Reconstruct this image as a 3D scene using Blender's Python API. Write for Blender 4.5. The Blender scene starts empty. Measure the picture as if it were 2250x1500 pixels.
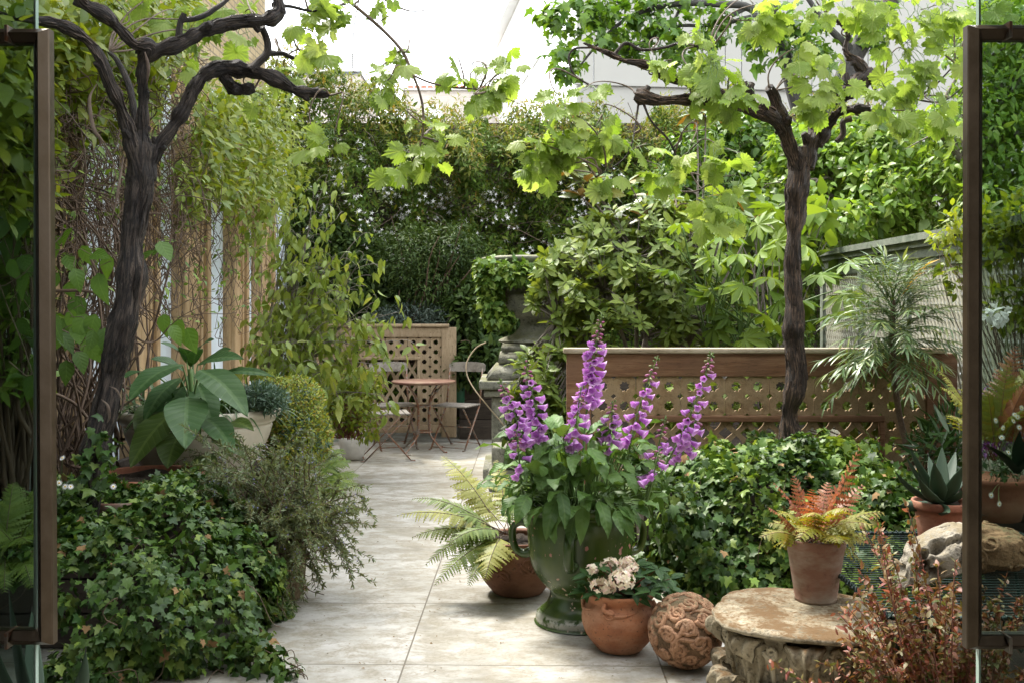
import bpy, bmesh, math, random
import numpy as np
from math import radians as R, sin, cos, pi
from mathutils import Vector, Matrix

rng = np.random.default_rng(11)
random.seed(11)
scene = bpy.context.scene
COL = scene.collection

# ------------------------------------------------------------------ camera, sky, sun, exposure
F, CX, HY, CH = 2250.0, 1125.0, 675.0, 1.5          # focal length in photo pixels, principal column, horizon row, eye height
cam_d = bpy.data.cameras.new('camera'); cam = bpy.data.objects.new('camera', cam_d); COL.objects.link(cam)
cam_d.sensor_width = 36.0; cam_d.lens = 36.0
cam_d.shift_y = -75.0 / 2250.0
cam_d.clip_start = 0.05; cam_d.clip_end = 2000
cam.location = (0, 0, CH); cam.rotation_euler = (R(90), 0, 0)
scene.camera = cam

SUN_DIR = Vector((-0.42, 0.50, 1.05)).normalized()    # towards the sun: high, beyond the garden and a little left
SUN_EL = math.asin(SUN_DIR.z); SUN_AZ = math.atan2(SUN_DIR.x, SUN_DIR.y)
w = bpy.data.worlds.new("World"); scene.world = w; w.use_nodes = True
wn, wl = w.node_tree.nodes, w.node_tree.links
wn.clear()
sky = wn.new('ShaderNodeTexSky'); sky.sky_type = 'NISHITA'; sky.sun_disc = False
sky.sun_elevation = SUN_EL; sky.sun_rotation = SUN_AZ; sky.dust_density = 3.0; sky.ozone_density = 0.6; sky.air_density = 1.0
mixw = wn.new('ShaderNodeMix'); mixw.data_type = 'RGBA'; mixw.inputs[0].default_value = 0.72
mixw.inputs[7].default_value = (10.0, 10.2, 10.4, 1)   # bright white cloud
bg = wn.new('ShaderNodeBackground'); bg.inputs['Strength'].default_value = 0.15
out = wn.new('ShaderNodeOutputWorld')
wl.new(sky.outputs[0], mixw.inputs[6]); wl.new(mixw.outputs[2], bg.inputs['Color']); wl.new(bg.outputs[0], out.inputs['Surface'])

sl = bpy.data.lights.new('sun', 'SUN'); sl.energy = 2.5; sl.angle = R(9); sl.color = (1.0, 0.95, 0.86)
so = bpy.data.objects.new('sun', sl); COL.objects.link(so)
so.rotation_euler = (-SUN_DIR).to_track_quat('-Z', 'Y').to_euler(); so.location = (-6, 8, 14)

scene.view_settings.view_transform = 'Standard'; scene.view_settings.look = 'None'
scene.view_settings.gamma = 1.0; scene.view_settings.exposure = 1.8; scene.view_settings.use_curve_mapping = False
scene.render.engine = 'CYCLES'
cy = scene.cycles
cy.max_bounces = 8; cy.diffuse_bounces = 5; cy.glossy_bounces = 3; cy.transmission_bounces = 4; cy.transparent_max_bounces = 8
cy.caustics_reflective = False; cy.caustics_refractive = False

# ------------------------------------------------------------------ basics
def A(*v): return np.array(v, float)
def P(px, py, D): return A((px - CX) / F * D, D, CH - (py - HY) / F * D)
def unit(v):
    v = np.asarray(v, float); n = np.linalg.norm(v, axis=-1, keepdims=True); return v / np.maximum(n, 1e-9)
def rnd(n, k=3): return rng.normal(size=(n, k))
def lerp(a, b, t): return a + (b - a) * t
_ph = np.random.default_rng(3)
_K = unit(_ph.normal(size=(24, 3))); _PH = _ph.uniform(0, 6.28, 24)
def sn(p, f=1.0, o=0):
    p = np.asarray(p, float); k = np.roll(_K, o, 0)[:10]; ph = np.roll(_PH, o)[:10]
    fr = f * (1 + 0.35 * (np.arange(10) % 4))
    return np.sin(p @ (k * fr[:, None]).T * 6.28 + ph).sum(-1) / 3.2

ORG = {}
def thing(name, label, cat, loc=(0, 0, 0), group=None, kind=None):
    o = bpy.data.objects.new(name, None); o.empty_display_size = 0.1; COL.objects.link(o)
    o.location = tuple(float(v) for v in loc); o['label'] = label; o['category'] = cat
    if group: o['group'] = group
    if kind: o['kind'] = kind
    ORG[o.name] = np.array(loc, float); return o
def tag(o, label=None, cat=None, group=None, kind=None):
    if label: o['label'] = label
    if cat: o['category'] = cat
    if group: o['group'] = group
    if kind: o['kind'] = kind
    return o

class MB:
    def __init__(s): s.V = []; s.F4 = []; s.F3 = []; s.UV = []; s.n = 0
    def add(s, V, F4=None, F3=None, UV=None):
        V = np.asarray(V, float).reshape(-1, 3); b = s.n
        s.V.append(V); s.UV.append(np.zeros((len(V), 2)) if UV is None else np.asarray(UV, float))
        if F4 is not None and len(F4): s.F4.append(np.asarray(F4, np.int64) + b)
        if F3 is not None and len(F3): s.F3.append(np.asarray(F3, np.int64) + b)
        s.n += len(V); return s
    def build(s, name, mat, parent=None, smooth=True, loc=None, loose_origin=True):
        V = np.concatenate(s.V); UV = np.concatenate(s.UV)
        F4 = np.concatenate(s.F4) if s.F4 else np.zeros((0, 4), np.int64)
        F3 = np.concatenate(s.F3) if s.F3 else np.zeros((0, 3), np.int64)
        org = np.zeros(3); off = np.zeros(3)
        if parent is not None: org = ORG.get(parent.name, np.zeros(3))
        if loc is None and parent is None:
            loc = A((V[:, 0].min() + V[:, 0].max()) / 2, (V[:, 1].min() + V[:, 1].max()) / 2, V[:, 2].min())
        if loc is not None: off = np.array(loc, float) - org
        me = bpy.data.meshes.new(name)
        Vl = (V - org - off).astype(np.float32)
        me.vertices.add(len(V)); me.vertices.foreach_set('co', Vl.ravel())
        L = np.concatenate([F4.ravel(), F3.ravel()]).astype(np.int32)
        me.loops.add(len(L)); me.loops.foreach_set('vertex_index', L)
        n4, n3 = len(F4), len(F3); me.polygons.add(n4 + n3)
        st = np.concatenate([np.arange(n4) * 4, n4 * 4 + np.arange(n3) * 3]).astype(np.int32)
        me.polygons.foreach_set('loop_start', st)
        me.polygons.foreach_set('loop_total', np.concatenate([np.full(n4, 4), np.full(n3, 3)]).astype(np.int32))
        me.polygons.foreach_set('use_smooth', np.full(n4 + n3, smooth, bool))
        uv = me.uv_layers.new(name='UVMap'); uv.data.foreach_set('uv', UV[L].astype(np.float32).ravel())
        me.update(calc_edges=True)
        if mat: me.materials.append(mat)
        o = bpy.data.objects.new(name, me); COL.objects.link(o)
        if parent is not None: o.parent = parent
        o.location = tuple(float(v) for v in off)
        ORG[o.name] = org + off
        return o

def smooth_path(pts, k=6):
    pts = np.asarray(pts, float)
    if len(pts) < 3:
        t = np.linspace(0, 1, k + 1)[:, None]; return pts[0] * (1 - t) + pts[-1] * t
    p = np.vstack([2 * pts[0] - pts[1], pts, 2 * pts[-1] - pts[-2]]); outp = []
    for i in range(1, len(p) - 2):
        t = np.linspace(0, 1, k, endpoint=False)[:, None]
        a, b, c, d = p[i - 1], p[i], p[i + 1], p[i + 2]
        outp.append(0.5 * ((2 * b) + (-a + c) * t + (2 * a - 5 * b + 4 * c - d) * t ** 2 + (-a + 3 * b - 3 * c + d) * t ** 3))
    outp.append(pts[-1:]); return np.concatenate(outp)

def tube(mb, pts, rad, n=6, bark=0.0, twist=0.0, cap=True, flat=None, ridges=5):
    pts = np.asarray(pts, float); m = len(pts); rad = np.broadcast_to(np.asarray(rad, float), (m,))
    T = unit(np.gradient(pts, axis=0)); U = np.zeros((m, 3))
    u = np.cross(T[0], [0, 0, 1.0]);
    if np.linalg.norm(u) < 1e-3: u = np.cross(T[0], [1.0, 0, 0])
    u = unit(u)
    for i in range(m):
        u = u - T[i] * (u @ T[i]); nn = np.linalg.norm(u)
        u = u / nn if nn > 1e-6 else unit(np.cross(T[i], [1, 0, 0.3])); U[i] = u
    W = np.cross(T, U)
    th = np.arange(n) / n * 2 * pi
    s = np.concatenate([[0], np.cumsum(np.linalg.norm(np.diff(pts, axis=0), axis=1))])
    rr = rad[:, None] * np.ones((1, n))
    if bark:
        a = th[None, :] + twist * s[:, None]
        rr = rr * (1 + bark * (0.5 * np.sin(ridges * a + 1.3) + 0.35 * np.sin((ridges * 2 + 1) * a + 3 * s[:, None] * 2) + 0.35 * np.sin(3 * a + 9 * s[:, None]) + 0.3 * np.sin(23 * s[:, None] + 2 * a)))
        lump = sn(pts, 3.0)[:, None]; rr = rr * (1 + 0.35 * bark * lump)
    fu, fw = (1, 1) if flat is None else flat
    V = pts[:, None, :] + rr[..., None] * (fu * np.cos(th)[None, :, None] * U[:, None, :] + fw * np.sin(th)[None, :, None] * W[:, None, :])
    i = np.arange(m - 1)[:, None] * n; j = np.arange(n)[None, :]; jn = (j + 1) % n
    F4 = np.stack([i + j, i + jn, i + n + jn, i + n + j], -1).reshape(-1, 4)
    UV = np.stack([np.broadcast_to(np.minimum(th, 2 * pi - th)[None, :] * 0.5, (m, n)), np.broadcast_to(s[:, None], (m, n))], -1).reshape(-1, 2)
    V = V.reshape(-1, 3); F3 = []
    if cap:
        V = np.vstack([V, pts[0], pts[-1]]); UV = np.vstack([UV, [0, 0], [0, s[-1]]])
        for k in range(n):
            F3.append((m * n, (k + 1) % n, k)); F3.append((m * n + 1, (m - 1) * n + k, (m - 1) * n + (k + 1) % n))
    mb.add(V, F4, F3 or None, UV)

def box(mb, x0, x1, y0, y1, z0, z1):
    V = [(x, y, z) for x in (x0, x1) for y in (y0, y1) for z in (z0, z1)]
    mb.add(V, [(0, 1, 3, 2), (4, 6, 7, 5), (0, 4, 5, 1), (2, 3, 7, 6), (0, 2, 6, 4), (1, 5, 7, 3)], None, [(v[0] + v[1], v[2]) for v in V])
def boxb(mb, x0, x1, y0, y1, z0, z1, b=0.006):
    bm = bmesh.new(); bmesh.ops.create_cube(bm, size=1.0)
    for v in bm.verts: v.co = Vector((lerp(x0, x1, v.co.x + .5), lerp(y0, y1, v.co.y + .5), lerp(z0, z1, v.co.z + .5)))
    bmesh.ops.bevel(bm, geom=list(bm.edges), offset=b, segments=2, affect='EDGES', profile=0.6)
    add_bm(mb, bm)
def add_bm(mb, bm, M=None):
    bm.verts.index_update(); V = np.array([v.co[:] for v in bm.verts]); F4 = []; F3 = []
    for f in bm.faces:
        ix = [v.index for v in f.verts]
        if len(ix) == 4: F4.append(ix)
        elif len(ix) == 3: F3.append(ix)
        else:
            for k in range(1, len(ix) - 1): F3.append((ix[0], ix[k], ix[k + 1]))
    mb.add(V, F4, F3, np.stack([V[:, 0] + V[:, 1], V[:, 2]], 1)); bm.free()
def xform(V, rz=0.0, loc=(0, 0, 0), s=1.0):
    c, q = cos(rz), sin(rz); V = np.asarray(V, float) * s
    return V @ np.array([[c, q, 0], [-q, c, 0], [0, 0, 1]]) + np.array(loc)
def lathe(mb, prof, n=48, c=(0, 0, 0), mod=None, sub=1, closed=False):
    prof = smooth_path([(r, 0, z) for r, z in prof], sub)[:, [0, 2]] if sub > 1 else np.array(prof, float)
    m = len(prof); th = np.arange(n) / n * 2 * pi
    r = prof[:, 0][:, None] * np.ones((1, n)); z = prof[:, 1][:, None] * np.ones((1, n))
    if mod: r = r * mod(th[None, :], z)
    V = np.stack([r * np.cos(th), r * np.sin(th), z], -1).reshape(-1, 3) + np.array(c)
    i = np.arange(m - 1)[:, None] * n; j = np.arange(n)[None, :]; jn = (j + 1) % n
    F4 = np.stack([i + j, i + jn, i + n + jn, i + n + j], -1).reshape(-1, 4)
    s = np.concatenate([[0], np.cumsum(np.linalg.norm(np.diff(prof, axis=0), axis=1))])
    UV = np.stack([np.broadcast_to(th[None, :], (m, n)), np.broadcast_to(s[:, None], (m, n))], -1).reshape(-1, 2)
    mb.add(V, F4, None, UV)
def disc(mb, c, r, n=24, bump=0.0):
    th = np.arange(n) / n * 2 * pi; V = [np.array(c)]; F3 = []; F4 = []
    rings = 4
    for k in range(1, rings + 1):
        rr = r * k / rings
        q = np.stack([np.cos(th) * rr, np.sin(th) * rr, np.zeros(n)], 1) + np.array(c)
        if bump: q[:, 2] += bump * rng.normal(size=n)
        V.append(q)
    V = np.vstack(V)
    for j in range(n): F3.append((0, 1 + j, 1 + (j + 1) % n))
    for k in range(rings - 1):
        for j in range(n):
            a = 1 + k * n; F4.append((a + j, a + n + j, a + n + (j + 1) % n, a + (j + 1) % n))
    mb.add(V, F4, F3)

# ------------------------------------------------------------------ leaf templates: x across, y along, z normal
def t_leaf(n=4, w=0.25, fold=0.15, droop=0.25, peak=0.8, tip=1.0):
    V = [(0, 0, 0)]; F4 = []; F3 = []
    for i in range(1, n):
        t = i / n; h = w * sin(pi * t ** peak) ** tip; z = -droop * t * t
        V += [(-h, t - .02, z + fold * h), (0, t, z), (h, t - .02, z + fold * h)]
    V.append((0, 1, -droop)); L = len(V) - 1
    F3 += [(0, 2, 1), (0, 3, 2)]
    for i in range(n - 2):
        a = 1 + 3 * i; F4 += [(a, a + 1, a + 4, a + 3), (a + 1, a + 2, a + 5, a + 4)]
    a = L - 3; F3 += [(a, a + 1, L), (a + 1, a + 2, L)]
    return np.array(V, float), np.array(F4).reshape(-1, 4), np.array(F3)
def t_dia(w=0.25, fold=0.08, droop=0.15):
    return np.array([(0, 0, 0), (-w, .42, fold), (0, 1, -droop), (w, .42, fold), (0, .5, -droop * .2)], float), np.zeros((0, 4), int), np.array([(0, 4, 1), (1, 4, 2), (0, 3, 4), (3, 2, 4)])
def t_lobed(half, c, cup=0.15, fold=0.1, wav=0.0):
    half = np.array(half, float); left = half[::-1].copy(); left[:, 0] *= -1
    o = np.vstack([half, left]); keep = [0]
    for i in range(1, len(o)):
        if np.linalg.norm(o[i] - o[keep[-1]]) > 1e-6: keep.append(i)
    o = o[keep]; V = np.vstack([[c], o]); d = np.linalg.norm(V - np.array(c), axis=1)
    z = -cup * d ** 2 * 2 + fold * np.abs(V[:, 0]) + wav * np.cos(np.arange(len(V)) * 2.1) * d
    n = len(o); F3 = [(0, 1 + i, 1 + (i + 1) % n) for i in range(n)]
    return np.column_stack([V, z]), np.zeros((0, 4), int), np.array(F3)
IVY = [t_lobed([(0, .04), (.16, -.1), (.42, .02), (.30, .24), (.50, .46), (.24, .56), (.12, .8), (0, 1)], (0, .28), c, f) for c, f in ((.16, .12), (.28, .02), (.05, .22))]
def polar_half(keys, step, tooth, cy):
    an = np.arange(0, 180.1, step); r = np.interp(an, [k[0] for k in keys], [k[1] for k in keys])
    r = r * (1 + tooth * np.where(np.arange(len(an)) % 2 == 0, 1, -1))
    a = np.radians(an); x = r * np.sin(a); y = cy + r * np.cos(a)
    h = np.column_stack([x, y])[::-1]; h[0, 0] = 0; h[-1, 0] = 0
    return h
VINE = [t_lobed(polar_half([(0, .58), (22, .48), (34, .41), (56, .55), (78, .46), (92, .42), (118, .5), (150, .45), (168, .33), (180, .13)], 7.5, .075, .42), (0, .40), c, f, wv) for c, f, wv in ((.25, .05, .10), (.45, -.1, .06), (.1, .25, .14), (.6, .1, .1))]
MAPLE = [t_lobed([(0, .1), (.2, .0), (.38, .12), (.30, .3), (.58, .5), (.36, .52), (.2, .62), (.14, .82), (0, 1.05)], (0, .3), c, f) for c, f in ((.15, .1), (.4, .0))]
def fatsia_t(nl=8, cup=.3):
    h = []
    angs = np.linspace(155, 0, 5)
    for i, a in enumerate(angs):
        L = .40 + .16 * cos(R(a) / 2)
        for da, rr in ((-17, .5), (-13, .78), (0, 1.0), (13, .78), (17, .5)):
            q = a - da
            if 0 <= q <= 178: h.append((L * rr * sin(R(q)), .25 + L * rr * cos(R(q))))
        if i < 4: h.append((.13 * sin(R(a - 20)), .25 + .13 * cos(R(a - 20))))
    h[0] = (0.03, .2); h[-1] = (0, h[-1][1])
    return t_lobed([(0, .2)] + h, (0, .25), cup, .04, .05)
FATSIA = [fatsia_t(cup=.25), fatsia_t(cup=.5)]
ELL = [t_leaf(4, .22, .2, d) for d in (.1, .3, .5)]
ELLW = [t_leaf(5, .33, .15, d, .75) for d in (.1, .3, .5)]
OBO = [t_leaf(4, .20, .2, d, 1.5) for d in (-.05, .15, .35)]
NAR = [t_leaf(4, .07, .2, d, .8) for d in (.05, .2, .4)]
DIA = [t_dia(.27, .06, .1), t_dia(.2, .12, .25)]
DIAN = [t_dia(.12, .04, .1), t_dia(.15, .06, .3)]
NEED = [t_dia(.08, .0, .1)]
def t_pinna(teeth=7, w=.16, droop=.12):
    V = [(0, 0, 0)]; F3 = []
    for i in range(teeth):
        t0 = i / teeth; t1 = (i + .75) / teeth; hw = w * (1 - (t0) ** 1.6) * (0.75 + .25 * min(1, i)); h0 = hw * .32
        V += [(-h0, t0, -droop * t0 ** 2), (-hw, t1, -droop * t1 ** 2 - .02), (h0, t0, -droop * t0 ** 2), (hw, t1, -droop * t1 ** 2 - .02), (0, (i + 1) / teeth, -droop * ((i + 1) / teeth) ** 2)]
        b = 1 + 5 * i; m0 = 0 if i == 0 else b - 1
        F3 += [(m0, b + 4, b), (b, b + 4, b + 1), (m0, b + 2, b + 4), (b + 2, b + 3, b + 4)]
    return np.array(V, float), np.zeros((0, 4), int), np.array(F3)
PIN = [t_pinna(7, .19, .1), t_pinna(6, .21, .3)]
PINW = [t_pinna(5, .27, .1), t_pinna(5, .30, .35)]
PINS = [t_pinna(4, .2, .15)]

def scatter(mb, tms, pos, axis, nrm, size, sx=None):
    pos = np.atleast_2d(np.asarray(pos, float)); N = len(pos)
    if N == 0: return
    axis = np.broadcast_to(np.asarray(axis, float), (N, 3)); nrm = np.broadcast_to(np.asarray(nrm, float), (N, 3))
    size = np.broadcast_to(np.asarray(size, float), (N,))
    Y = unit(axis); Z = nrm - (nrm * Y).sum(1, keepdims=True) * Y
    bad = np.linalg.norm(Z, axis=1) < 1e-3; Z = np.where(bad[:, None], np.cross(Y, [0.3, 1, .2]), Z); Z = unit(Z); X = np.cross(Y, Z)
    which = rng.integers(0, len(tms), N)
    for k, (tv, t4, t3) in enumerate(tms):
        s = which == k; m = s.sum()
        if not m: continue
        q = size[s][:, None, None]
        wx = (1.0 if sx is None else sx)
        V = pos[s][:, None, :] + q * (wx * tv[None, :, 0:1] * X[s][:, None, :] + tv[None, :, 1:2] * Y[s][:, None, :] + tv[None, :, 2:3] * Z[s][:, None, :])
        nv = len(tv); off = (np.arange(m) * nv)[:, None, None]
        F4 = (t4[None] + off).reshape(-1, 4) if len(t4) else None
        F3 = (t3[None] + off).reshape(-1, 3) if len(t3) else None
        mb.add(V.reshape(-1, 3), F4, F3, np.tile(tv[:, :2], (m, 1)))
def foliage(mb, tms, pos, outv, size, droop=.4, jit=.6, up=1.0, outk=.6, svar=.25):
    N = len(pos); axis = unit(outv) * outk + np.array([0, 0, -droop]) + rnd(N) * jit
    nrm = np.array([0, 0, up]) + unit(outv) * .7 + rnd(N) * .45
    scatter(mb, tms, pos, axis, nrm, size * np.clip(1 + svar * rng.normal(size=N), .45, 1.7))
def ell(n, c, r, shell=.5, up_bias=0.0):
    d = unit(rnd(n)); d[:, 2] += up_bias; d = unit(d)
    k = 1 - shell * rng.random(n) ** 1.5
    return np.array(c) + d * np.array(r) * k[:, None], d
def superell(n, c, r, p=2.6, shell=.1, zmin=0.0):
    d = unit(rnd(n * 2)); d[:, 2] = np.abs(d[:, 2]); s = (np.abs(d) ** p).sum(1) ** (-1 / p)
    q = d * s[:, None]; g = unit(np.sign(q) * np.abs(q) ** (p - 1) / np.array(r))
    k = 1 - shell * rng.random(len(q)); pos = np.array(c) + q * np.array(r) * k[:, None]
    ok = pos[:, 2] > zmin; return pos[ok][:n], g[ok][:n]
def strap(mb, base, d, length, width, arch=0.6, n=8, fold=.3, tipk=1.0):
    d = unit(d); pts = [np.array(base, float)]; v = d.copy()
    for i in range(n):
        v = unit(v + np.array([0, 0, -arch / n])); pts.append(pts[-1] + v * length / n)
    pts = np.array(pts); T = unit(np.gradient(pts, axis=0)); S = unit(np.cross(T, [0, 0, 1.0]) + 1e-6); Nn = np.cross(S, T)
    t = np.linspace(0, 1, n + 1); h = width * .5 * np.minimum(1, (t * 6 + .5)) * np.clip((1 - t) * 2.2 * tipk, 0.02, 1)
    L = pts - S * h[:, None] + Nn * (fold * h)[:, None]; Rr = pts + S * h[:, None] + Nn * (fold * h)[:, None]
    V = np.stack([L, pts, Rr], 1).reshape(-1, 3); F4 = []
    for i in range(n):
        a = 3 * i; F4 += [(a, a + 1, a + 4, a + 3), (a + 1, a + 2, a + 5, a + 4)]
    UV = np.stack([np.tile([-.2, 0, .2], n + 1), np.repeat(t, 3)], 1)
    mb.add(V, F4, None, UV)
def big_leaf(mb, base, tip, up, width, arch=.15, nl=14, nw=8, fold=.18, wav=.03, peak=.8, ripple=0.0):
    base = np.array(base, float); tip = np.array(tip, float); L = np.linalg.norm(tip - base); ax = (tip - base) / L
    up = np.array(up, float); up = unit(up - (up @ ax) * ax); S = np.cross(ax, up)
    t = np.linspace(0, 1, nl + 1); u = np.linspace(-1, 1, nw + 1)
    h = width * .5 * np.maximum(np.sin(pi * np.clip(t, 0, 1) ** peak), 0) ** .8
    ctr = base + ax * (t * L)[:, None] + up * (arch * L * np.sin(pi * t * .9))[:, None]
    X = u[None, :] * h[:, None]
    z = fold * np.abs(X) + wav * L * np.sin(t[:, None] * 14 + u[None, :] * 2) * np.abs(u)[None, :] * .5
    if ripple: z = z + ripple * np.sin((t[:, None] - np.abs(u)[None, :] * .18) * 2 * pi * 9) * np.abs(u[None, :]) ** .5 * (1 - np.abs(u[None, :]) ** 4)
    V = ctr[:, None, :] + X[..., None] * S + z[..., None] * up
    i = np.arange(nl)[:, None] * (nw + 1); j = np.arange(nw)[None, :]
    F4 = np.stack([i + j, i + j + 1, i + nw + 2 + j, i + nw + 1 + j], -1).reshape(-1, 4)
    UV = np.stack([X / L, np.broadcast_to(t[:, None], X.shape)], -1).reshape(-1, 2)
    mb.add(V.reshape(-1, 3), F4, None, UV)
def bez(a, b, c, n=14):
    t = np.linspace(0, 1, n)[:, None]; return (1 - t) ** 2 * np.array(a) + 2 * t * (1 - t) * np.array(b) + t ** 2 * np.array(c)
def frond(lm, sm, base, mid, tip, width, pairs=18, tms=PIN, bare=.15, lean=.35, nup=(0, 0, 1), stem=.003):
    pts = bez(base, mid, tip, 20); tube(sm, pts, np.linspace(stem, stem * .35, 20), 4)
    T = unit(np.gradient(pts, axis=0)); k = np.linspace(bare, .985, pairs); idx = k * 19
    pp = np.stack([np.interp(idx, np.arange(20), pts[:, i]) for i in range(3)], 1)
    tt = unit(np.stack([np.interp(idx, np.arange(20), T[:, i]) for i in range(3)], 1))
    N0 = np.array(nup, float); S = unit(np.cross(tt, N0)); Nn = np.cross(S, tt)
    q = (k - bare) / (1 - bare); ln = width * .5 * np.minimum(1, .55 + q * 2.2) * (1 - q ** 1.7) + .012
    for sgn in (-1, 1):
        ax = sgn * S + tt * (lean + .35 * q[:, None]) + rnd(pairs) * .07 - Nn * .12
        scatter(lm, tms, pp, ax, Nn + rnd(pairs) * .12, ln * (1 + .08 * rng.normal(size=pairs)))
# ------------------------------------------------------------------ materials (procedural)
class NT:
    def __init__(s, name):
        s.m = bpy.data.materials.new(name); s.m.use_nodes = True; s.t = s.m.node_tree; s.n = s.t.nodes; s.n.clear()
        s.out = s.new('ShaderNodeOutputMaterial')
    def new(s, ty, **k):
        nd = s.n.new(ty)
        for a, b in k.items():
            if a in nd.inputs: s.set(nd.inputs[a], b)
            else: setattr(nd, a, b)
        return nd
    def set(s, sock, v):
        if isinstance(v, bpy.types.NodeSocket): s.t.links.new(v, sock)
        else:
            if sock.type == 'RGBA' and len(v) == 3: v = (*v, 1)
            sock.default_value = v
    def coords(s, kind='Object', scale=(1, 1, 1)):
        tc = s.new('ShaderNodeTexCoord'); mp = s.new('ShaderNodeMapping'); s.set(mp.inputs['Vector'], tc.outputs[kind]); mp.inputs['Scale'].default_value = scale
        return mp.outputs[0]
    def noise(s, vec, scale, detail=5, rough=.6, dist=0.0):
        nd = s.new('ShaderNodeTexNoise'); s.set(nd.inputs['Vector'], vec); nd.inputs['Scale'].default_value = scale
        nd.inputs['Detail'].default_value = detail; nd.inputs['Roughness'].default_value = rough; nd.inputs['Distortion'].default_value = dist
        return nd.outputs[0]
    def voro(s, vec, scale, feature='F1', rand=1.0):
        nd = s.new('ShaderNodeTexVoronoi'); nd.feature = feature; s.set(nd.inputs['Vector'], vec); nd.inputs['Scale'].default_value = scale; nd.inputs['Randomness'].default_value = rand
        return nd.outputs[0]
    def ramp(s, fac, stops, interp='LINEAR'):
        nd = s.new('ShaderNodeValToRGB'); s.set(nd.inputs[0], fac); cr = nd.color_ramp; cr.interpolation = interp
        while len(cr.elements) < len(stops): cr.elements.new(0.5)
        for e, (p, c) in zip(cr.elements, stops):
            e.position = p; e.color = (*c, 1) if not isinstance(c, (int, float)) else (c, c, c, 1)
        return nd.outputs[0]
    def math(s, op, a, b=None, c=None, clamp=False):
        nd = s.new('ShaderNodeMath'); nd.operation = op; nd.use_clamp = clamp; s.set(nd.inputs[0], a)
        if b is not None: s.set(nd.inputs[1], b)
        if c is not None: s.set(nd.inputs[2], c)
        return nd.outputs[0]
    def mix(s, fac, a, b, blend='MIX'):
        nd = s.new('ShaderNodeMix'); nd.data_type = 'RGBA'; nd.blend_type = blend; s.set(nd.inputs[0], fac); s.set(nd.inputs[6], a); s.set(nd.inputs[7], b); return nd.outputs[2]
    def bump(s, h, strength=.3, dist=.01):
        nd = s.new('ShaderNodeBump'); nd.inputs['Strength'].default_value = strength; nd.inputs['Distance'].default_value = dist; s.set(nd.inputs['Height'], h); return nd.outputs[0]
    def bsdf(s, color, rough=.6, normal=None, spec=.5, metal=0.0, **k):
        b = s.new('ShaderNodeBsdfPrincipled'); s.set(b.inputs['Base Color'], color); s.set(b.inputs['Roughness'], rough)
        b.inputs['Specular IOR Level'].default_value = spec; s.set(b.inputs['Metallic'], metal)
        if normal is not None: s.set(b.inputs['Normal'], normal)
        for a, v in k.items(): s.set(b.inputs[a.replace('_', ' ')], v)
        return b.outputs[0]
    def done(s, sh): s.t.links.new(sh, s.out.inputs['Surface']); return s.m

def leaf_mat(name, cols, rough=.42, trans=.35, vein=0.0, spec=.45, tcol=(1.5, 1.35, .6), low=.35, veincol=None, back=None, nside=7.0):
    m = NT(name); g = m.new('ShaderNodeNewGeometry')
    k = len(cols); c = m.ramp(g.outputs['Random Per Island'], [(i / max(1, k - 1), cc) for i, cc in enumerate(cols)])
    nz = m.noise(m.coords('Object'), 2.2, 3, .6)
    c = m.mix(m.math('MULTIPLY', m.ramp(nz, [(.35, 0.0), (.7, 1.0)]), low), c, m.mix(1.0, c, (1.35, 1.2, .8), 'MULTIPLY'))
    nrm = None
    if vein:
        uv = m.new('ShaderNodeUVMap'); sp = m.new('ShaderNodeSeparateXYZ'); m.set(sp.inputs[0], uv.outputs[0])
        ax = m.math('ABSOLUTE', sp.outputs[0])
        mid = m.math('LESS_THAN', ax, .018)
        sv = m.math('FRACT', m.math('MULTIPLY', m.math('SUBTRACT', sp.outputs[1], m.math('MULTIPLY', ax, .9)), nside))
        side = m.math('LESS_THAN', m.math('ABSOLUTE', m.math('SUBTRACT', sv, .5)), .07)
        v = m.math('MAXIMUM', mid, m.math('MULTIPLY', side, .55))
        c = m.mix(m.math('MULTIPLY', v, vein), c, veincol or (.28, .36, .12))
        tri = m.math('ABSOLUTE', m.math('SUBTRACT', sv, .5))
        nrm = m.bump(tri, .3, .008)
    if back: c = m.mix(g.outputs['Backfacing'], c, back)
    p = m.bsdf(c, rough, nrm, spec)
    tr = m.new('ShaderNodeBsdfTranslucent'); m.set(tr.inputs['Color'], m.mix(1.0, c, tcol, 'MULTIPLY'))
    mx = m.new('ShaderNodeMixShader'); mx.inputs[0].default_value = trans
    m.t.links.new(p, mx.inputs[1]); m.t.links.new(tr.outputs[0], mx.inputs[2])
    return m.done(mx.outputs[0])

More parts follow.
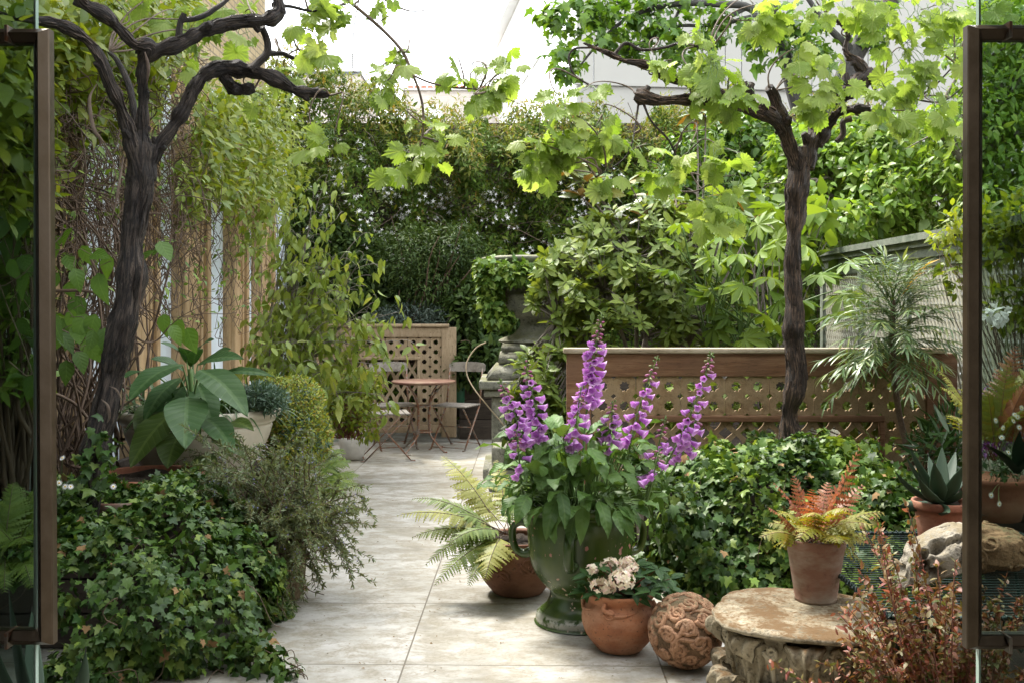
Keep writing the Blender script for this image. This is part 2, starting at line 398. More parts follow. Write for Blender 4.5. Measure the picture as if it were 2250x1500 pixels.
def bark_mat(name, c1, c2, c3, sx=9, sy=5, bump=.9):
    m = NT(name); uv = m.new('ShaderNodeUVMap'); mp = m.new('ShaderNodeMapping'); m.set(mp.inputs[0], uv.outputs[0]); mp.inputs['Scale'].default_value = (sx, sy, 1)
    n1 = m.noise(mp.outputs[0], 3.2, 8, .70, 1.1); n2 = m.noise(m.coords('Object'), 7, 4, .6); n3 = m.noise(m.coords('Object', (1, 1, .4)), 60, 3, .6)
    c = m.ramp(n1, [(.30, c1), (.48, c2), (.64, c3)]); c = m.mix(m.ramp(n2, [(.5, 0.0), (.68, .65)]), c, c1)
    h = m.math('ADD', m.math('MULTIPLY', n1, 1.6), m.math('MULTIPLY', n3, .25))
    return m.done(m.bsdf(c, m.ramp(n1, [(.3, .45), (.7, .8)]), m.bump(h, bump, .02), .35))
def wood_mat(name, cols, scale=(14, 14, 1.6), rough=.75, wear=None, bump=.5):
    m = NT(name); v = m.coords('Object', scale); n1 = m.noise(v, 2.2, 8, .65, .6); n2 = m.noise(m.coords('Object'), 3.5, 5, .65); n3 = m.noise(v, 14, 3, .6)
    c = m.ramp(n1, [(.28, cols[0]), (.5, cols[1]), (.72, cols[2])])
    c = m.mix(m.ramp(n2, [(.42, 0.0), (.62, .8)]), c, wear or cols[2]); c = m.mix(m.ramp(n3, [(.60, 0.0), (.68, .6)]), c, tuple(x * .35 for x in cols[0]))
    return m.done(m.bsdf(c, rough, m.bump(m.math('ADD', n1, m.math('MULTIPLY', n3, .4)), bump, .006), .3))
def stone_mat(name, base, dark, moss=None, scale=6, mossz=None, bump=.7, rough=.9, light=None):
    m = NT(name); v = m.coords('Object'); n1 = m.noise(v, scale, 8, .7); n2 = m.noise(v, scale * 7, 5, .7); n3 = m.noise(v, scale * .7, 4, .6); vo = m.voro(v, scale * 14)
    c = m.ramp(n1, [(.32, dark), (.55, base), (.75, light or tuple(min(1, x * 1.35) for x in base))])
    c = m.mix(m.ramp(n2, [(.36, .75), (.48, 0.0)]), c, tuple(x * .35 for x in dark))
    if moss:
        g = m.new('ShaderNodeNewGeometry'); s = m.new('ShaderNodeSeparateXYZ'); m.set(s.inputs[0], g.outputs['Normal'])
        f = m.math('MULTIPLY', m.ramp(s.outputs[2], [(.45, 0.06), (.9, 1.0)]), m.ramp(m.math('ADD', m.math('MULTIPLY', n3, .6), m.math('MULTIPLY', n2, .4)), [(.45, 0.0), (.53, .95)]))
        c = m.mix(f, c, moss)
    h = m.math('ADD', n1, m.math('ADD', m.math('MULTIPLY', n2, .5), m.math('MULTIPLY', vo, .2)))
    return m.done(m.bsdf(c, rough, m.bump(h, bump, .012), .25))
def terracotta(name, base, dark, bloom, scale=7, spots=.5, rough=.8):
    m = NT(name); v = m.coords('Object'); n1 = m.noise(v, scale, 6, .65); n2 = m.noise(v, scale * 9, 4, .7); n3 = m.noise(m.coords('Object', (1, 1, 2.5)), scale * .55, 5, .7)
    c = m.ramp(n1, [(.3, dark), (.55, base), (.8, tuple(min(1, x * 1.25) for x in base))])
    c = m.mix(m.ramp(n3, [(.42, 0.0), (.60, .85)]), c, bloom); c = m.mix(m.math('MULTIPLY', m.ramp(n2, [(.30, 1.0), (.42, 0.0)]), spots), c, (.03, .025, .02))
    return m.done(m.bsdf(c, rough, m.bump(m.math('ADD', n1, m.math('MULTIPLY', n2, .5)), .35, .008), .3))
def metal_mat(name, c1, c2, rough=.45, metal=.9, scale=12, thr=(.45, .6)):
    m = NT(name); v = m.coords('Object'); n = m.noise(v, scale, 6, .7); n2 = m.noise(v, scale * 8, 3, .6); f = m.ramp(n, [(thr[0], 0.0), (thr[1], 1.0)])
    return m.done(m.bsdf(m.mix(f, c1, c2), m.math('ADD', m.math('MULTIPLY', n2, .25), rough - .1), m.bump(n2, .15, .002), .4, m.math('MULTIPLY', m.math('SUBTRACT', 1.0, m.math('MULTIPLY', f, .6)), metal)))
def plain(name, c, rough=.6, spec=.4, var=.15, scale=8, bump=.15, **k):
    m = NT(name); v = m.coords('Object'); n = m.noise(v, scale, 6, .65)
    return m.done(m.bsdf(m.ramp(n, [(.3, tuple(x * (1 - var) for x in c)), (.7, tuple(min(1, x * (1 + var)) for x in c))]), rough, m.bump(n, bump, .006), spec, **k))

M = {}
# foliage
M['vine'] = leaf_mat('vine_leaf', [(.14, .225, .03), (.21, .30, .06), (.27, .36, .10), (.165, .25, .04), (.33, .40, .15)], .5, .5, .35, .35, (1.35, 1.4, .6), veincol=(.40, .44, .14))
M['ivy'] = leaf_mat('ivy_leaf', [(.020, .052, .012), (.036, .085, .015), (.065, .125, .02), (.025, .06, .014), (.14, .20, .04)], .46, .2, 0, .3)
M['ivy_bright'] = leaf_mat('ivy_leaf_bright', [(.045, .10, .018), (.075, .15, .023), (.12, .20, .03), (.19, .27, .05), (.055, .12, .02)], .46, .25, 0, .3)
M['jasmine'] = leaf_mat('jasmine_leaf', [(.038, .075, .012), (.062, .115, .017), (.10, .165, .025), (.048, .092, .014), (.16, .18, .035)], .6, .3, 0, .15)
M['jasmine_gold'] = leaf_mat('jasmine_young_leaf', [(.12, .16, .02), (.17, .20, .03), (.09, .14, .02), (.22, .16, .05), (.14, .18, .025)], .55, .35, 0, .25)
M['ceanothus'] = leaf_mat('dark_shrub_leaf', [(.022, .045, .012), (.038, .07, .015), (.06, .095, .02)], .55, .2, 0, .2)
M['silver'] = leaf_mat('grey_shrub_leaf', [(.05, .08, .065), (.08, .11, .09), (.035, .06, .05)], .5, .15)
M['climber'] = leaf_mat('climber_leaf', [(.12, .18, .015), (.20, .25, .025), (.08, .14, .012), (.26, .29, .04)], .45, .45)
M['pendulous'] = leaf_mat('drooping_leaf', [(.10, .16, .025), (.15, .215, .035), (.20, .265, .05), (.12, .175, .028), (.26, .30, .07)], .4, .36, .25, .4)
M['heart'] = leaf_mat('heart_leaf', [(.06, .13, .018), (.09, .18, .025), (.045, .10, .015)], .42, .38, .28, .4, veincol=(.14, .24, .05), nside=6)
M['bigleaf'] = leaf_mat('broad_leaf', [(.025, .066, .022), (.036, .085, .026), (.03, .075, .016)], .5, .2, .5, .25, (1.3, 1.4, .6), veincol=(.10, .17, .06), nside=9)
M['bigleaf_low'] = leaf_mat('broad_leaf_lower', [(.06, .10, .014), (.045, .085, .018)], .42, .3, .5, .4, veincol=(.14, .2, .05), nside=9)
M['strap'] = leaf_mat('strap_leaf', [(.025, .065, .02), (.04, .09, .025), (.06, .12, .03)], .35, .2)
M['euphorbia'] = leaf_mat('euphorbia_bract', [(.22, .29, .035), (.15, .23, .04), (.31, .34, .05), (.28, .20, .05)], .5, .35)
M['sedum'] = leaf_mat('blue_green_leaf', [(.05, .10, .07), (.075, .13, .09)], .5, .2)
M['rosemary'] = leaf_mat('rosemary_needle', [(.11, .15, .075), (.16, .20, .12), (.12, .16, .065), (.19, .19, .10)], .55, .25, 0, .3)
M['rhodo'] = leaf_mat('rosette_leaf', [(.075, .125, .02), (.12, .18, .03), (.17, .225, .04), (.10, .15, .025)], .45, .3, .2, .3)
M['fatsia'] = leaf_mat('palmate_leaf', [(.08, .15, .018), (.12, .20, .025), (.15, .23, .035), (.07, .12, .018)], .5, .38, 0, .25)
M['magnolia'] = leaf_mat('magnolia_leaf', [(.10, .17, .05), (.14, .20, .07), (.22, .17, .03)], .3, .2, .4, .6, back=(.20, .11, .02))
M['maple'] = leaf_mat('maple_leaf', [(.04, .10, .012), (.075, .16, .018), (.12, .22, .02), (.03, .07, .015)], .45, .4)
M['bright'] = leaf_mat('sunny_leaf', [(.09, .18, .02), (.13, .24, .03), (.19, .31, .045), (.07, .14, .02), (.26, .36, .075)], .42, .42)
M['mahonia'] = leaf_mat('mahonia_leaf', [(.065, .115, .05), (.09, .155, .065), (.12, .185, .075), (.19, .23, .08)], .35, .22)
M['mahonia_old'] = leaf_mat('mahonia_old_leaf', [(.45, .22, .02), (.50, .33, .03)], .5, .3)
M['foxleaf'] = leaf_mat('foxglove_leaf', [(.06, .13, .028), (.09, .175, .038), (.045, .10, .025), (.11, .20, .045)], .5, .25, .3, .3, veincol=(.13, .2, .06), nside=7)
M['fern'] = leaf_mat('fern_pinna', [(.10, .165, .025), (.15, .21, .03), (.08, .135, .02)], .5, .35)
M['fern_yellow'] = leaf_mat('fern_pinna_yellow', [(.24, .27, .055), (.30, .30, .07), (.19, .24, .05)], .5, .4)
M['fern_gold'] = leaf_mat('autumn_fern_gold', [(.20, .20, .02), (.16, .19, .025), (.26, .20, .025)], .5, .35)
M['fern_red'] = leaf_mat('autumn_fern_red', [(.25, .075, .032), (.27, .115, .038), (.22, .06, .04)], .5, .35, tcol=(1.4, 1.0, .8))
M['abelia'] = leaf_mat('russet_leaf', [(.19, .045, .03), (.10, .12, .022), (.24, .075, .045), (.075, .115, .02), (.30, .085, .085), (.14, .15, .035), (.21, .06, .03)], .5, .32, tcol=(1.3, 1.0, .7))
M['agave'] = leaf_mat('agave_leaf', [(.022, .044, .026), (.028, .052, .030)], .55, .0, 0, .25)
M['dead'] = plain('dry_leaf', (.20, .12, .05), .9)
M['yellowed'] = leaf_mat('yellowed_leaf', [(.42, .30, .03), (.35, .17, .03)], .5, .35)
M['white_petal'] = leaf_mat('white_petal', [(.8, .8, .78), (.85, .84, .82)], .5, .3, tcol=(1, 1, 1), low=0)
M['blue_petal'] = leaf_mat('blue_petal', [(.22, .22, .5), (.3, .3, .6)], .5, .3, tcol=(1, 1, 1), low=0)
M['purple_petal'] = leaf_mat('purple_petal', [(.30, .05, .33), (.2, .05, .3)], .5, .3, tcol=(1, 1, 1), low=0)
M['cream_petal'] = leaf_mat('cream_petal', [(.82, .74, .55), (.85, .80, .65), (.80, .58, .52), (.84, .78, .56)], .5, .3, tcol=(1, 1, .9), low=0)
M['yellow_eye'] = plain('flower_eye', (.7, .45, .03))
M['bud'] = leaf_mat('foxglove_bud', [(.42, .10, .25), (.40, .16, .28), (.24, .26, .10)], .5, .3, tcol=(1.1, 1, 1), low=0)
M['sepal'] = leaf_mat('sepal', [(.08, .14, .035), (.11, .17, .045)], .5, .25)
def bell_mat():
    m = NT('foxglove_bell'); g = m.new('ShaderNodeNewGeometry'); v = m.coords('Object')
    outc = m.ramp(m.noise(v, 30, 3), [(.3, (.40, .13, .50)), (.7, (.53, .24, .61))]); sz_ = m.new('ShaderNodeSeparateXYZ'); m.set(sz_.inputs[0], v); outc = m.mix(m.ramp(m.math('MULTIPLY', sz_.outputs[2], 18.0), [(.80, 0.0), (.98, .65)]), outc, (.78, .62, .82))
    oi = m.new('ShaderNodeObjectInfo'); outc = m.mix(m.ramp(oi.outputs['Random'], [(.35, 0.0), (1.0, .6)]), outc, (.58, .30, .60))
    sp = m.ramp(m.voro(v, 260), [(.16, 1.0), (.24, 0.0)])
    inc = m.mix(sp, (.72, .52, .76), (.20, .02, .16))
    c = m.mix(g.outputs['Backfacing'], outc, inc); p = m.bsdf(c, .5, None, .3)
    tr = m.new('ShaderNodeBsdfTranslucent'); m.set(tr.inputs['Color'], (.55, .16, .62)); mx = m.new('ShaderNodeMixShader'); mx.inputs[0].default_value = .32
    m.t.links.new(p, mx.inputs[1]); m.t.links.new(tr.outputs[0], mx.inputs[2]); return m.done(mx.outputs[0])
M['bell'] = bell_mat()
# stems and wood
M['vinebark'] = bark_mat('vine_bark', (.006, .005, .005), (.026, .019, .016), (.15, .115, .09), 3.2, 3.4, 1.2)
M['vinebark_r'] = bark_mat('vine_bark_warm', (.007, .005, .004), (.036, .023, .016), (.20, .13, .085), 3.2, 3.4, 1.2)
M['twig'] = bark_mat('twig_bark', (.05, .035, .025), (.12, .085, .06), (.24, .18, .13), 3, 8, .5)
M['twig_grey'] = bark_mat('grey_twig', (.07, .06, .05), (.16, .135, .11), (.27, .24, .2), 3, 8, .5)
M['darkbark'] = bark_mat('dark_bark', (.012, .012, .010), (.03, .028, .024), (.07, .065, .055), 4, 4, .6)
M['brownstem'] = bark_mat('brown_stem', (.05, .03, .02), (.11, .07, .045), (.19, .13, .085), 3, 9, .5)
M['greenstem'] = plain('green_stem', (.10, .17, .05), .5)
M['redstem'] = plain('red_stem', (.16, .06, .04), .55)
M['strip'] = wood_mat('bark_strip', [(.05, .033, .025), (.10, .07, .052), (.17, .13, .10)], (30, 30, 3))
M['panelwood'] = wood_mat('weathered_oak', [(.12, .072, .036), (.23, .148, .078), (.31, .22, .128)], (9, 9, 9), .8, (.28, .205, .125))
M['railwood'] = wood_mat('red_brown_rail', [(.08, .036, .019), (.16, .078, .040), (.27, .16, .09)], (1.3, 14, 16), .75, (.15, .08, .045))
M['capwood'] = wood_mat('bleached_rail_cap', [(.16, .12, .08), (.30, .24, .17), (.42, .35, .27)], (1.2, 14, 14), .85)
M['palewood'] = wood_mat('pale_oak', [(.17, .12, .07), (.30, .225, .14), (.38, .30, .20)], (10, 10, 2), .85, (.26, .195, .12))
M['greywood'] = wood_mat('grey_slats', [(.10, .085, .07), (.21, .185, .155), (.30, .275, .235)], (3, 12, 12), .85)
M['plank'] = wood_mat('dark_plank', [(.016, .012, .009), (.04, .03, .022), (.07, .055, .042)], (1.4, 10, 14), .8)
M['pilaster'] = wood_mat('stripped_pine', [(.22, .14, .07), (.40, .27, .14), (.52, .38, .22)], (12, 12, 1.5), .75, (.42, .30, .17))
M['render_white'] = plain('pale_render', (.60, .66, .70), .85, .2, .06)
M['trelliswood'] = wood_mat('grey_green_paint', [(.06, .075, .055), (.14, .165, .125), (.24, .26, .205)], (4, 4, 4), .8, (.19, .205, .165))
M['lattice'] = wood_mat('bleached_lattice', [(.18, .17, .13), (.31, .30, .235), (.42, .41, .33)], (8, 8, 8), .85)
# pots and stone
M['terracotta'] = terracotta('terracotta_orange', (.36, .145, .07), (.22, .085, .045), (.42, .22, .13), 8, 1.0)
M['terra_dark'] = terracotta('terracotta_dark', (.17, .075, .045), (.095, .045, .03), (.22, .11, .07), 7, .6)
M['terra_bloom'] = terracotta('terracotta_limed', (.25, .135, .095), (.16, .08, .055), (.34, .29, .235), 4, .3)
M['terra_plain'] = terracotta('terracotta_brown', (.27, .105, .06), (.18, .065, .04), (.34, .18, .12), 6, .4)
M['terra_ball'] = stone_mat('carved_terracotta', (.44, .245, .145), (.22, .12, .07), (.13, .105, .055), 9, rough=.85, light=(.55, .36, .24))
M['cream'] = plain('cream_glaze', (.55, .50, .40), .5, .4, .10, 5)
M['ceramic'] = plain('grey_ceramic', (.48, .46, .42), .45, .5, .2, 9)
M['capital'] = stone_mat('mossy_limestone', (.31, .27, .19), (.13, .105, .065), (.105, .060, .024), 7, light=(.46, .42, .33))
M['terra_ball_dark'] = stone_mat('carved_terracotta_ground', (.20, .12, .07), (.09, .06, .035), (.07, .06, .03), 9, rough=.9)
M['limestone'] = stone_mat('pitted_limestone', (.30, .275, .225), (.17, .15, .115), (.17, .14, .085), 8, light=(.40, .37, .31))
M['urnstone'] = stone_mat('grey_urn_stone', (.30, .295, .25), (.15, .15, .12), (.17, .17, .09), 5, light=(.46, .46, .41))
M['basket'] = stone_mat('rough_stone_pot', (.25, .19, .12), (.12, .09, .05), None, 18)
M['soil'] = stone_mat('soil', (.045, .032, .022), (.02, .014, .01), None, 25, bump=1.0)
def glaze():
    m = NT('green_glaze'); v = m.coords('Object'); s = m.new('ShaderNodeSeparateXYZ'); m.set(s.inputs[0], v); z = s.outputs[2]
    n = m.noise(m.coords('Object', (1, 1, .35)), 6, 5, .6); c = m.ramp(n, [(.25, (.016, .036, .012)), (.5, (.040, .072, .012)), (.75, (.080, .11, .018))])
    n2 = m.noise(m.coords('Object', (1.25, 1.25, 1)), 26, 3, .5, .2); n4 = m.noise(v, 2.6, 2, .5)
    patch = m.math('ADD', m.math('MULTIPLY', n2, .7), m.math('MULTIPLY', n4, .42))
    band = m.ramp(z, [(.10, .0), (.2, .06), (.28, .03), (.36, .045), (.45, -.0), (.6, 0.0)])
    chip = m.ramp(m.math('ADD', patch, band), [(.685, 0.0), (.697, 1.0)])
    cc = m.ramp(z, [(.2, (.48, .36, .27)), (.4, (.40, .17, .14))])
    c2 = m.mix(chip, c, cc)
    base = m.math('MULTIPLY', m.ramp(z, [(.012, 0.0), (.022, 1.0), (.05, 1.0), (.062, 0.0)]), m.ramp(n2, [(.38, 0.0), (.5, .9)])); c2 = m.mix(base, c2, (.33, .33, .28))
    h = m.math('SUBTRACT', m.math('MULTIPLY', n, .3), chip)
    return m.done(m.bsdf(c2, m.mix(chip, (.27, .27, .27), (.8, .8, .8)), m.bump(h, .25, .006), .5))
M['glaze'] = glaze()
# metal, glass
M['bronze'] = metal_mat('aged_bronze', (.045, .031, .017), (.075, .050, .027), .38, .85, 7, (.35, .7))
M['rust'] = metal_mat('rusty_iron', (.22, .20, .17), (.20, .085, .04), .6, .5, 22, (.42, .56))
M['rust_top'] = metal_mat('rusty_table_top', (.13, .06, .04), (.17, .105, .06), .6, .25, 6)
M['wire'] = plain('green_wire', (.004, .022, .017), .35, .5)
M['can'] = plain('green_can', (.02, .10, .05), .4)
def glass(name, tint, edge=False):
    m = NT(name)
    if edge: return m.done(m.bsdf((.30, .42, .36), .1, None, .6))
    t = m.new('ShaderNodeBsdfTransparent'); m.set(t.inputs[0], tint); g = m.new('ShaderNodeBsdfGlossy'); g.inputs['Roughness'].default_value = .0
    f = m.new('ShaderNodeFresnel'); f.inputs[0].default_value = 1.45; mx = m.new('ShaderNodeMixShader')
    m.t.links.new(m.math('ADD', f.outputs[0], .03), mx.inputs[0]); m.t.links.new(t.outputs[0], mx.inputs[1]); m.t.links.new(g.outputs[0], mx.inputs[2]); return m.done(mx.outputs[0])
M['glass'] = glass('door_glass', (.62, .69, .65)); M['glass_edge'] = glass('glass_edge', None, True)
M['win_dark'] = plain('window_glass', (.05, .06, .06), .15, .6)
# buildings, ground
M['white_wall'] = plain('white_cladding', (.80, .81, .80), .6, .3, .03, 1)
M['panel_wall'] = plain('pale_grey_cladding', (.30, .295, .27), .6, .3, .04, .6)
M['house'] = plain('house_render', (.45, .44, .42), .8)
def brick(name, c1, c2, mortar, swap=True):
    m = NT(name); tc = m.new('ShaderNodeTexCoord'); s = m.new('ShaderNodeSeparateXYZ'); m.set(s.inputs[0], tc.outputs['Object']); cb = m.new('ShaderNodeCombineXYZ')
    m.set(cb.inputs[0], m.math('ADD', s.outputs[0], s.outputs[1])); m.set(cb.inputs[1], s.outputs[2])
    b = m.new('ShaderNodeTexBrick'); m.set(b.inputs['Vector'], cb.outputs[0]); b.inputs['Scale'].default_value = 1.0; b.inputs['Brick Width'].default_value = .225; b.inputs['Row Height'].default_value = .075; b.inputs['Mortar Size'].default_value = .009
    m.set(b.inputs['Color1'], c1); m.set(b.inputs['Color2'], c2); m.set(b.inputs['Mortar'], mortar)
    n = m.noise(tc.outputs['Object'], 5, 6, .7); n2 = m.noise(tc.outputs['Object'], 60, 3, .7)
    c = m.mix(m.ramp(n, [(.35, .0), (.7, .5)]), b.outputs[0], tuple(x * .6 for x in c1)); c = m.mix(m.ramp(n2, [(.3, .6), (.42, 0.0)]), c, tuple(x * .3 for x in c1))
    return m.done(m.bsdf(c, .9, m.bump(m.math('SUBTRACT', n2, b.outputs['Fac']), .4, .008), .2))
M['brick'] = brick('yellow_stock_brick', (.31, .235, .13), (.40, .31, .18), (.17, .145, .10))
M['brick_far'] = brick('far_brick', (.52, .46, .40), (.58, .52, .46), (.56, .53, .49))
M['tile_roof'] = plain('roof_tiles', (.40, .16, .10), .8)
def paving():
    m = NT('porcelain_paving'); tc = m.new('ShaderNodeTexCoord'); mp = m.new('ShaderNodeMapping'); m.set(mp.inputs[0], tc.outputs['Object']); mp.inputs['Rotation'].default_value = (0, 0, R(1.0))
    s = m.new('ShaderNodeSeparateXYZ'); m.set(s.inputs[0], mp.outputs[0])
    def joint(co, off, size, wd):
        f = m.math('FRACT', m.math('DIVIDE', m.math('SUBTRACT', co, off), size)); d = m.math('MINIMUM', f, m.math('SUBTRACT', 1.0, f)); return m.math('LESS_THAN', d, wd / size)
    j = m.math('MAXIMUM', joint(s.outputs[0], -.528, 1.077, .0036), joint(s.outputs[1], 4.295, .893, .0036))
    ix = m.math('FLOOR', m.math('DIVIDE', m.math('SUBTRACT', s.outputs[0], -.528), 1.077)); iy = m.math('FLOOR', m.math('DIVIDE', m.math('SUBTRACT', s.outputs[1], 4.295), .893))
    off = m.new('ShaderNodeCombineXYZ'); m.set(off.inputs[0], m.math('MULTIPLY', ix, 7.3)); m.set(off.inputs[1], m.math('MULTIPLY', iy, 3.1)); m.set(off.inputs[2], m.math('MULTIPLY', m.math('ADD', ix, iy), 5.7))
    va = m.new('ShaderNodeVectorMath'); m.set(va.inputs[0], mp.outputs[0]); m.set(va.inputs[1], off.outputs[0])
    st = m.new('ShaderNodeMapping'); m.set(st.inputs[0], va.outputs[0]); st.inputs['Scale'].default_value = (1.0, 1.5, 1)
    n1 = m.noise(st.outputs[0], 2.2, 9, .68, .3); n2 = m.noise(st.outputs[0], 8, 7, .72, .4); n3 = m.noise(tc.outputs['Object'], 1.0, 4, .6); n4 = m.noise(tc.outputs['Object'], 140, 2, .5); n5 = m.noise(mp.outputs[0], 55, 4, .7)
    c = m.ramp(n1, [(.32, (.20, .18, .14)), (.47, (.35, .335, .29)), (.60, (.47, .455, .42))])
    c = m.mix(m.ramp(n2, [(.40, .75), (.55, 0.0)]), c, (.255, .225, .165)); c = m.mix(m.ramp(n3, [(.5, 0.0), (.72, .5)]), c, (.21, .185, .13))
    c = m.mix(m.math('MULTIPLY', m.ramp(n5, [(.42, .5), (.52, 0.0)]), m.ramp(n2, [(.4, 1.0), (.6, .1)])), c, (.18, .155, .11))
    c = m.mix(m.ramp(n4, [(.22, .9), (.27, 0.0)]), c, (.10, .08, .05))
    c = m.mix(j, c, (.12, .10, .07)); h = m.math('SUBTRACT', m.math('MULTIPLY', n2, .3), j)
    return m.done(m.bsdf(c, m.ramp(n1, [(.3, .62), (.7, .45)]), m.bump(h, .25, .006), .35))
M['paving'] = paving()
M['hedge_shade'] = brick('hedge_shade_brick', (.05, .04, .03), (.07, .05, .035), (.06, .055, .045))  # brick kept dark to stand in for shade in the hedge gaps
M['ground'] = stone_mat('earth', (.08, .07, .045), (.05, .04, .03), None, 2)
# ------------------------------------------------------------------ setting: ground, paving, house, walls, buildings
def blobs(n, L, shell=.6):
    wts = np.array([b[2] * b[3] * (b[6] if len(b) > 6 else 1) for b in L], float); k = rng.choice(len(L), n, p=wts / wts.sum()); Ps = []; Os = []
    for i, b in enumerate(L):
        m = int((k == i).sum())
        if not m: continue
        D = b[4]; p, o = ell(m, P(b[0], b[1], D), (b[2] * D / F, b[5], b[3] * D / F), shell); Ps.append(p); Os.append(o)
    return np.concatenate(Ps), np.concatenate(Os)
def ribbon_path(L, k=6):   # (px, py, D, width_px) -> points, radii
    pts = np.array([P(a, b, d) for a, b, d, _ in L]); r = np.array([wd * .5 * d / F for _, _, d, wd in L])
    q = smooth_path(pts, k); rr = np.interp(np.linspace(0, 1, len(q)), np.linspace(0, 1, len(r)), r); return q, rr
def twig_curve(a, b, sag=.0, wob=.03, n=8):
    t = np.linspace(0, 1, n)[:, None]; p = np.array(a) * (1 - t) + np.array(b) * t; p[:, 2] += sag * np.sin(pi * t[:, 0])
    wv = rnd(3)[:, :] * wob
    return p + np.sin(pi * t * 1.0) * wv[0] + np.sin(2 * pi * t) * wv[1] * .6

g = MB(); box(g, -120, 120, -60, 240, -.5, -.004); o = g.build('ground', M['ground'], smooth=False); tag(o, kind='structure')
g = MB(); box(g, -2.74, 2.94, 1.62, 13.2, -.1, 0.0); o = g.build('terrace', M['paving'], smooth=False, loc=(0, 0, 0)); tag(o, kind='structure')
# the house the picture is taken from: floor, ceiling and garden front with a wide opening
g = MB()
box(g, -9, 9, -5, 1.6, -.1, .001); o = g.build('floor', M['panel_wall'], smooth=False); tag(o, kind='structure')
g = MB(); box(g, -9, 9, -5, 1.6, 2.95, 3.2); o = g.build('ceiling', M['house'], smooth=False); tag(o, kind='structure')
g = MB(); box(g, -9, -1.75, 1.6, 1.85, 0, 4.8); box(g, 1.75, 9, 1.6, 1.85, 0, 4.8); box(g, -1.75, 1.75, 1.6, 1.85, 2.9, 4.8); box(g, -9, 9, -5.3, -5, 0, 4.8); box(g, -9.2, -9, -5.3, 1.85, 0, 4.8); box(g, 9, 9.2, -5.3, 1.85, 0, 4.8); box(g, -9.2, 9.2, -5.3, 1.85, 4.8, 5.0)
o = g.build('wall', M['house'], smooth=False); tag(o, kind='structure')

# left garden wall with stripped pine pilasters
t = thing('garden_wall', 'tall pale wall with carved stripped pine pilasters along the left side', 'wall', (-2.85, 7.8, 0))
g = MB(); box(g, -2.95, -2.75, 2.6, 12.5, 0, 3.5); g.build('panel', M['render_white'], t, False)
for (a, b) in ((4.75, 5.1), (5.9, 6.34), (7.17, 7.70), (8.26, 9.0), (9.74, 10.3), (10.8, 11.45)):
    g = MB(); wd = b - a
    boxb(g, -2.76, -2.68, a, b, 0.02, 3.46, .01)
    for f0, f1 in ((.02, .16), (.84, .98)): boxb(g, -2.70, -2.635, a + wd * f0, a + wd * f1, 0.03, 3.44, .012)
    for f0, f1 in ((.24, .33), (.67, .76)): boxb(g, -2.70, -2.655, a + wd * f0, a + wd * f1, 0.03, 3.44, .01)
    for z in (0.55, 1.25, 1.95, 2.65):
        boxb(g, -2.70, -2.66, a + wd * .36, a + wd * .64, z, z + .5, .012)
    g.build('pilaster', M['pilaster'], t)
# neighbour's brick house above it
t = thing('brick_house', 'yellow stock brick side wall rising above the left climbers', 'house', (-5.5, 7.5, 0))
g = MB(); box(g, -8, -3.0, 2.0, 12.45, 0, 6.2); g.build('wall', M['brick'], t, False)
g = MB(); box(g, -8.1, -2.9, 1.95, 12.55, 6.2, 6.4); g.build('coping', M['house'], t, False)

# hidden backing added behind the jasmine to block light between the leaves
g = MB(); box(g, -3.4, 5.5, 13.75, 13.95, 0, 3.97); o = g.build('hedge_light_blocker', M['hedge_shade'], smooth=False)
tag(o, 'dark brick backing added to block light behind the white flowering jasmine hedge', 'wall')

# right trellis wall
t = thing('trellis_wall', 'grey green painted timber wall with diagonal lattice panels at right', 'wall', (2.95, 8, 0))
X = 2.95; ZT = 2.0
g = MB(); box(g, X - .10, X + .10, 3.4, 9.75, ZT - .03, ZT + .02); g.build('coping', M['trelliswood'], t, False)
g = MB(); box(g, X - .07, X + .07, 3.4, 9.73, ZT - .075, ZT - .032); box(g, X - .045, X + .045, 3.4, 9.71, ZT - .15, ZT - .077); g.build('cornice', M['trelliswood'], t, False)
ys = [3.45, 4.6, 5.55, 6.5, 7.6, 8.6, 9.65]
for y in ys:
    g = MB(); boxb(g, X - .035, X + .035, y - .045, y + .045, 0, ZT - .152, .006); g.build('post', M['trelliswood'], t)
for a, b in zip(ys[:-1], ys[1:]):
    g = MB()
    for z in (.28, 1.0, ZT - .21):
        pass
    boxb(g, X - .03, X + .03, a + .047, b - .047, ZT - .215, ZT - .155, .005); g.build('rail', M['trelliswood'], t); g = MB(); boxb(g, X - .03, X + .03, a + .047, b - .047, .2, .28, .005); g.build('rail', M['trelliswood'], t)
    g = MB(); y0, y1, z0, z1 = a + .047, b - .047, .28, ZT - .217; Hh = z1 - z0
    for sg, xo in ((1, -.012), (-1, .0)):
        k0 = y0 - Hh * .55; step = .058
        for kk in np.arange(k0, y1 + Hh * .55, step):
            ya, yb = (kk, kk + sg * Hh * .5); za, zb = z0, z1
            tt = []
            for q in np.linspace(0, 1, 60):
                yq = ya + (yb - ya) * q
                if y0 <= yq <= y1: tt.append(q)
            if len(tt) < 2: continue
            q0, q1 = tt[0], tt[-1]; pa = (ya + (yb - ya) * q0, z0 + Hh * q0); pb = (ya + (yb - ya) * q1, z0 + Hh * q1); hw = .012
            V = [(X + xo, pa[0] - hw, pa[1]), (X + xo, pa[0] + hw, pa[1]), (X + xo, pb[0] + hw, pb[1]), (X + xo, pb[0] - hw, pb[1])]; V += [(v[0] + .009, v[1], v[2]) for v in V]
            g.add(V, [(0, 3, 2, 1), (4, 5, 6, 7), (0, 1, 5, 4), (2, 3, 7, 6), (1, 2, 6, 5), (3, 0, 4, 7)])
    g.build('lattice', M['lattice'], t, False)

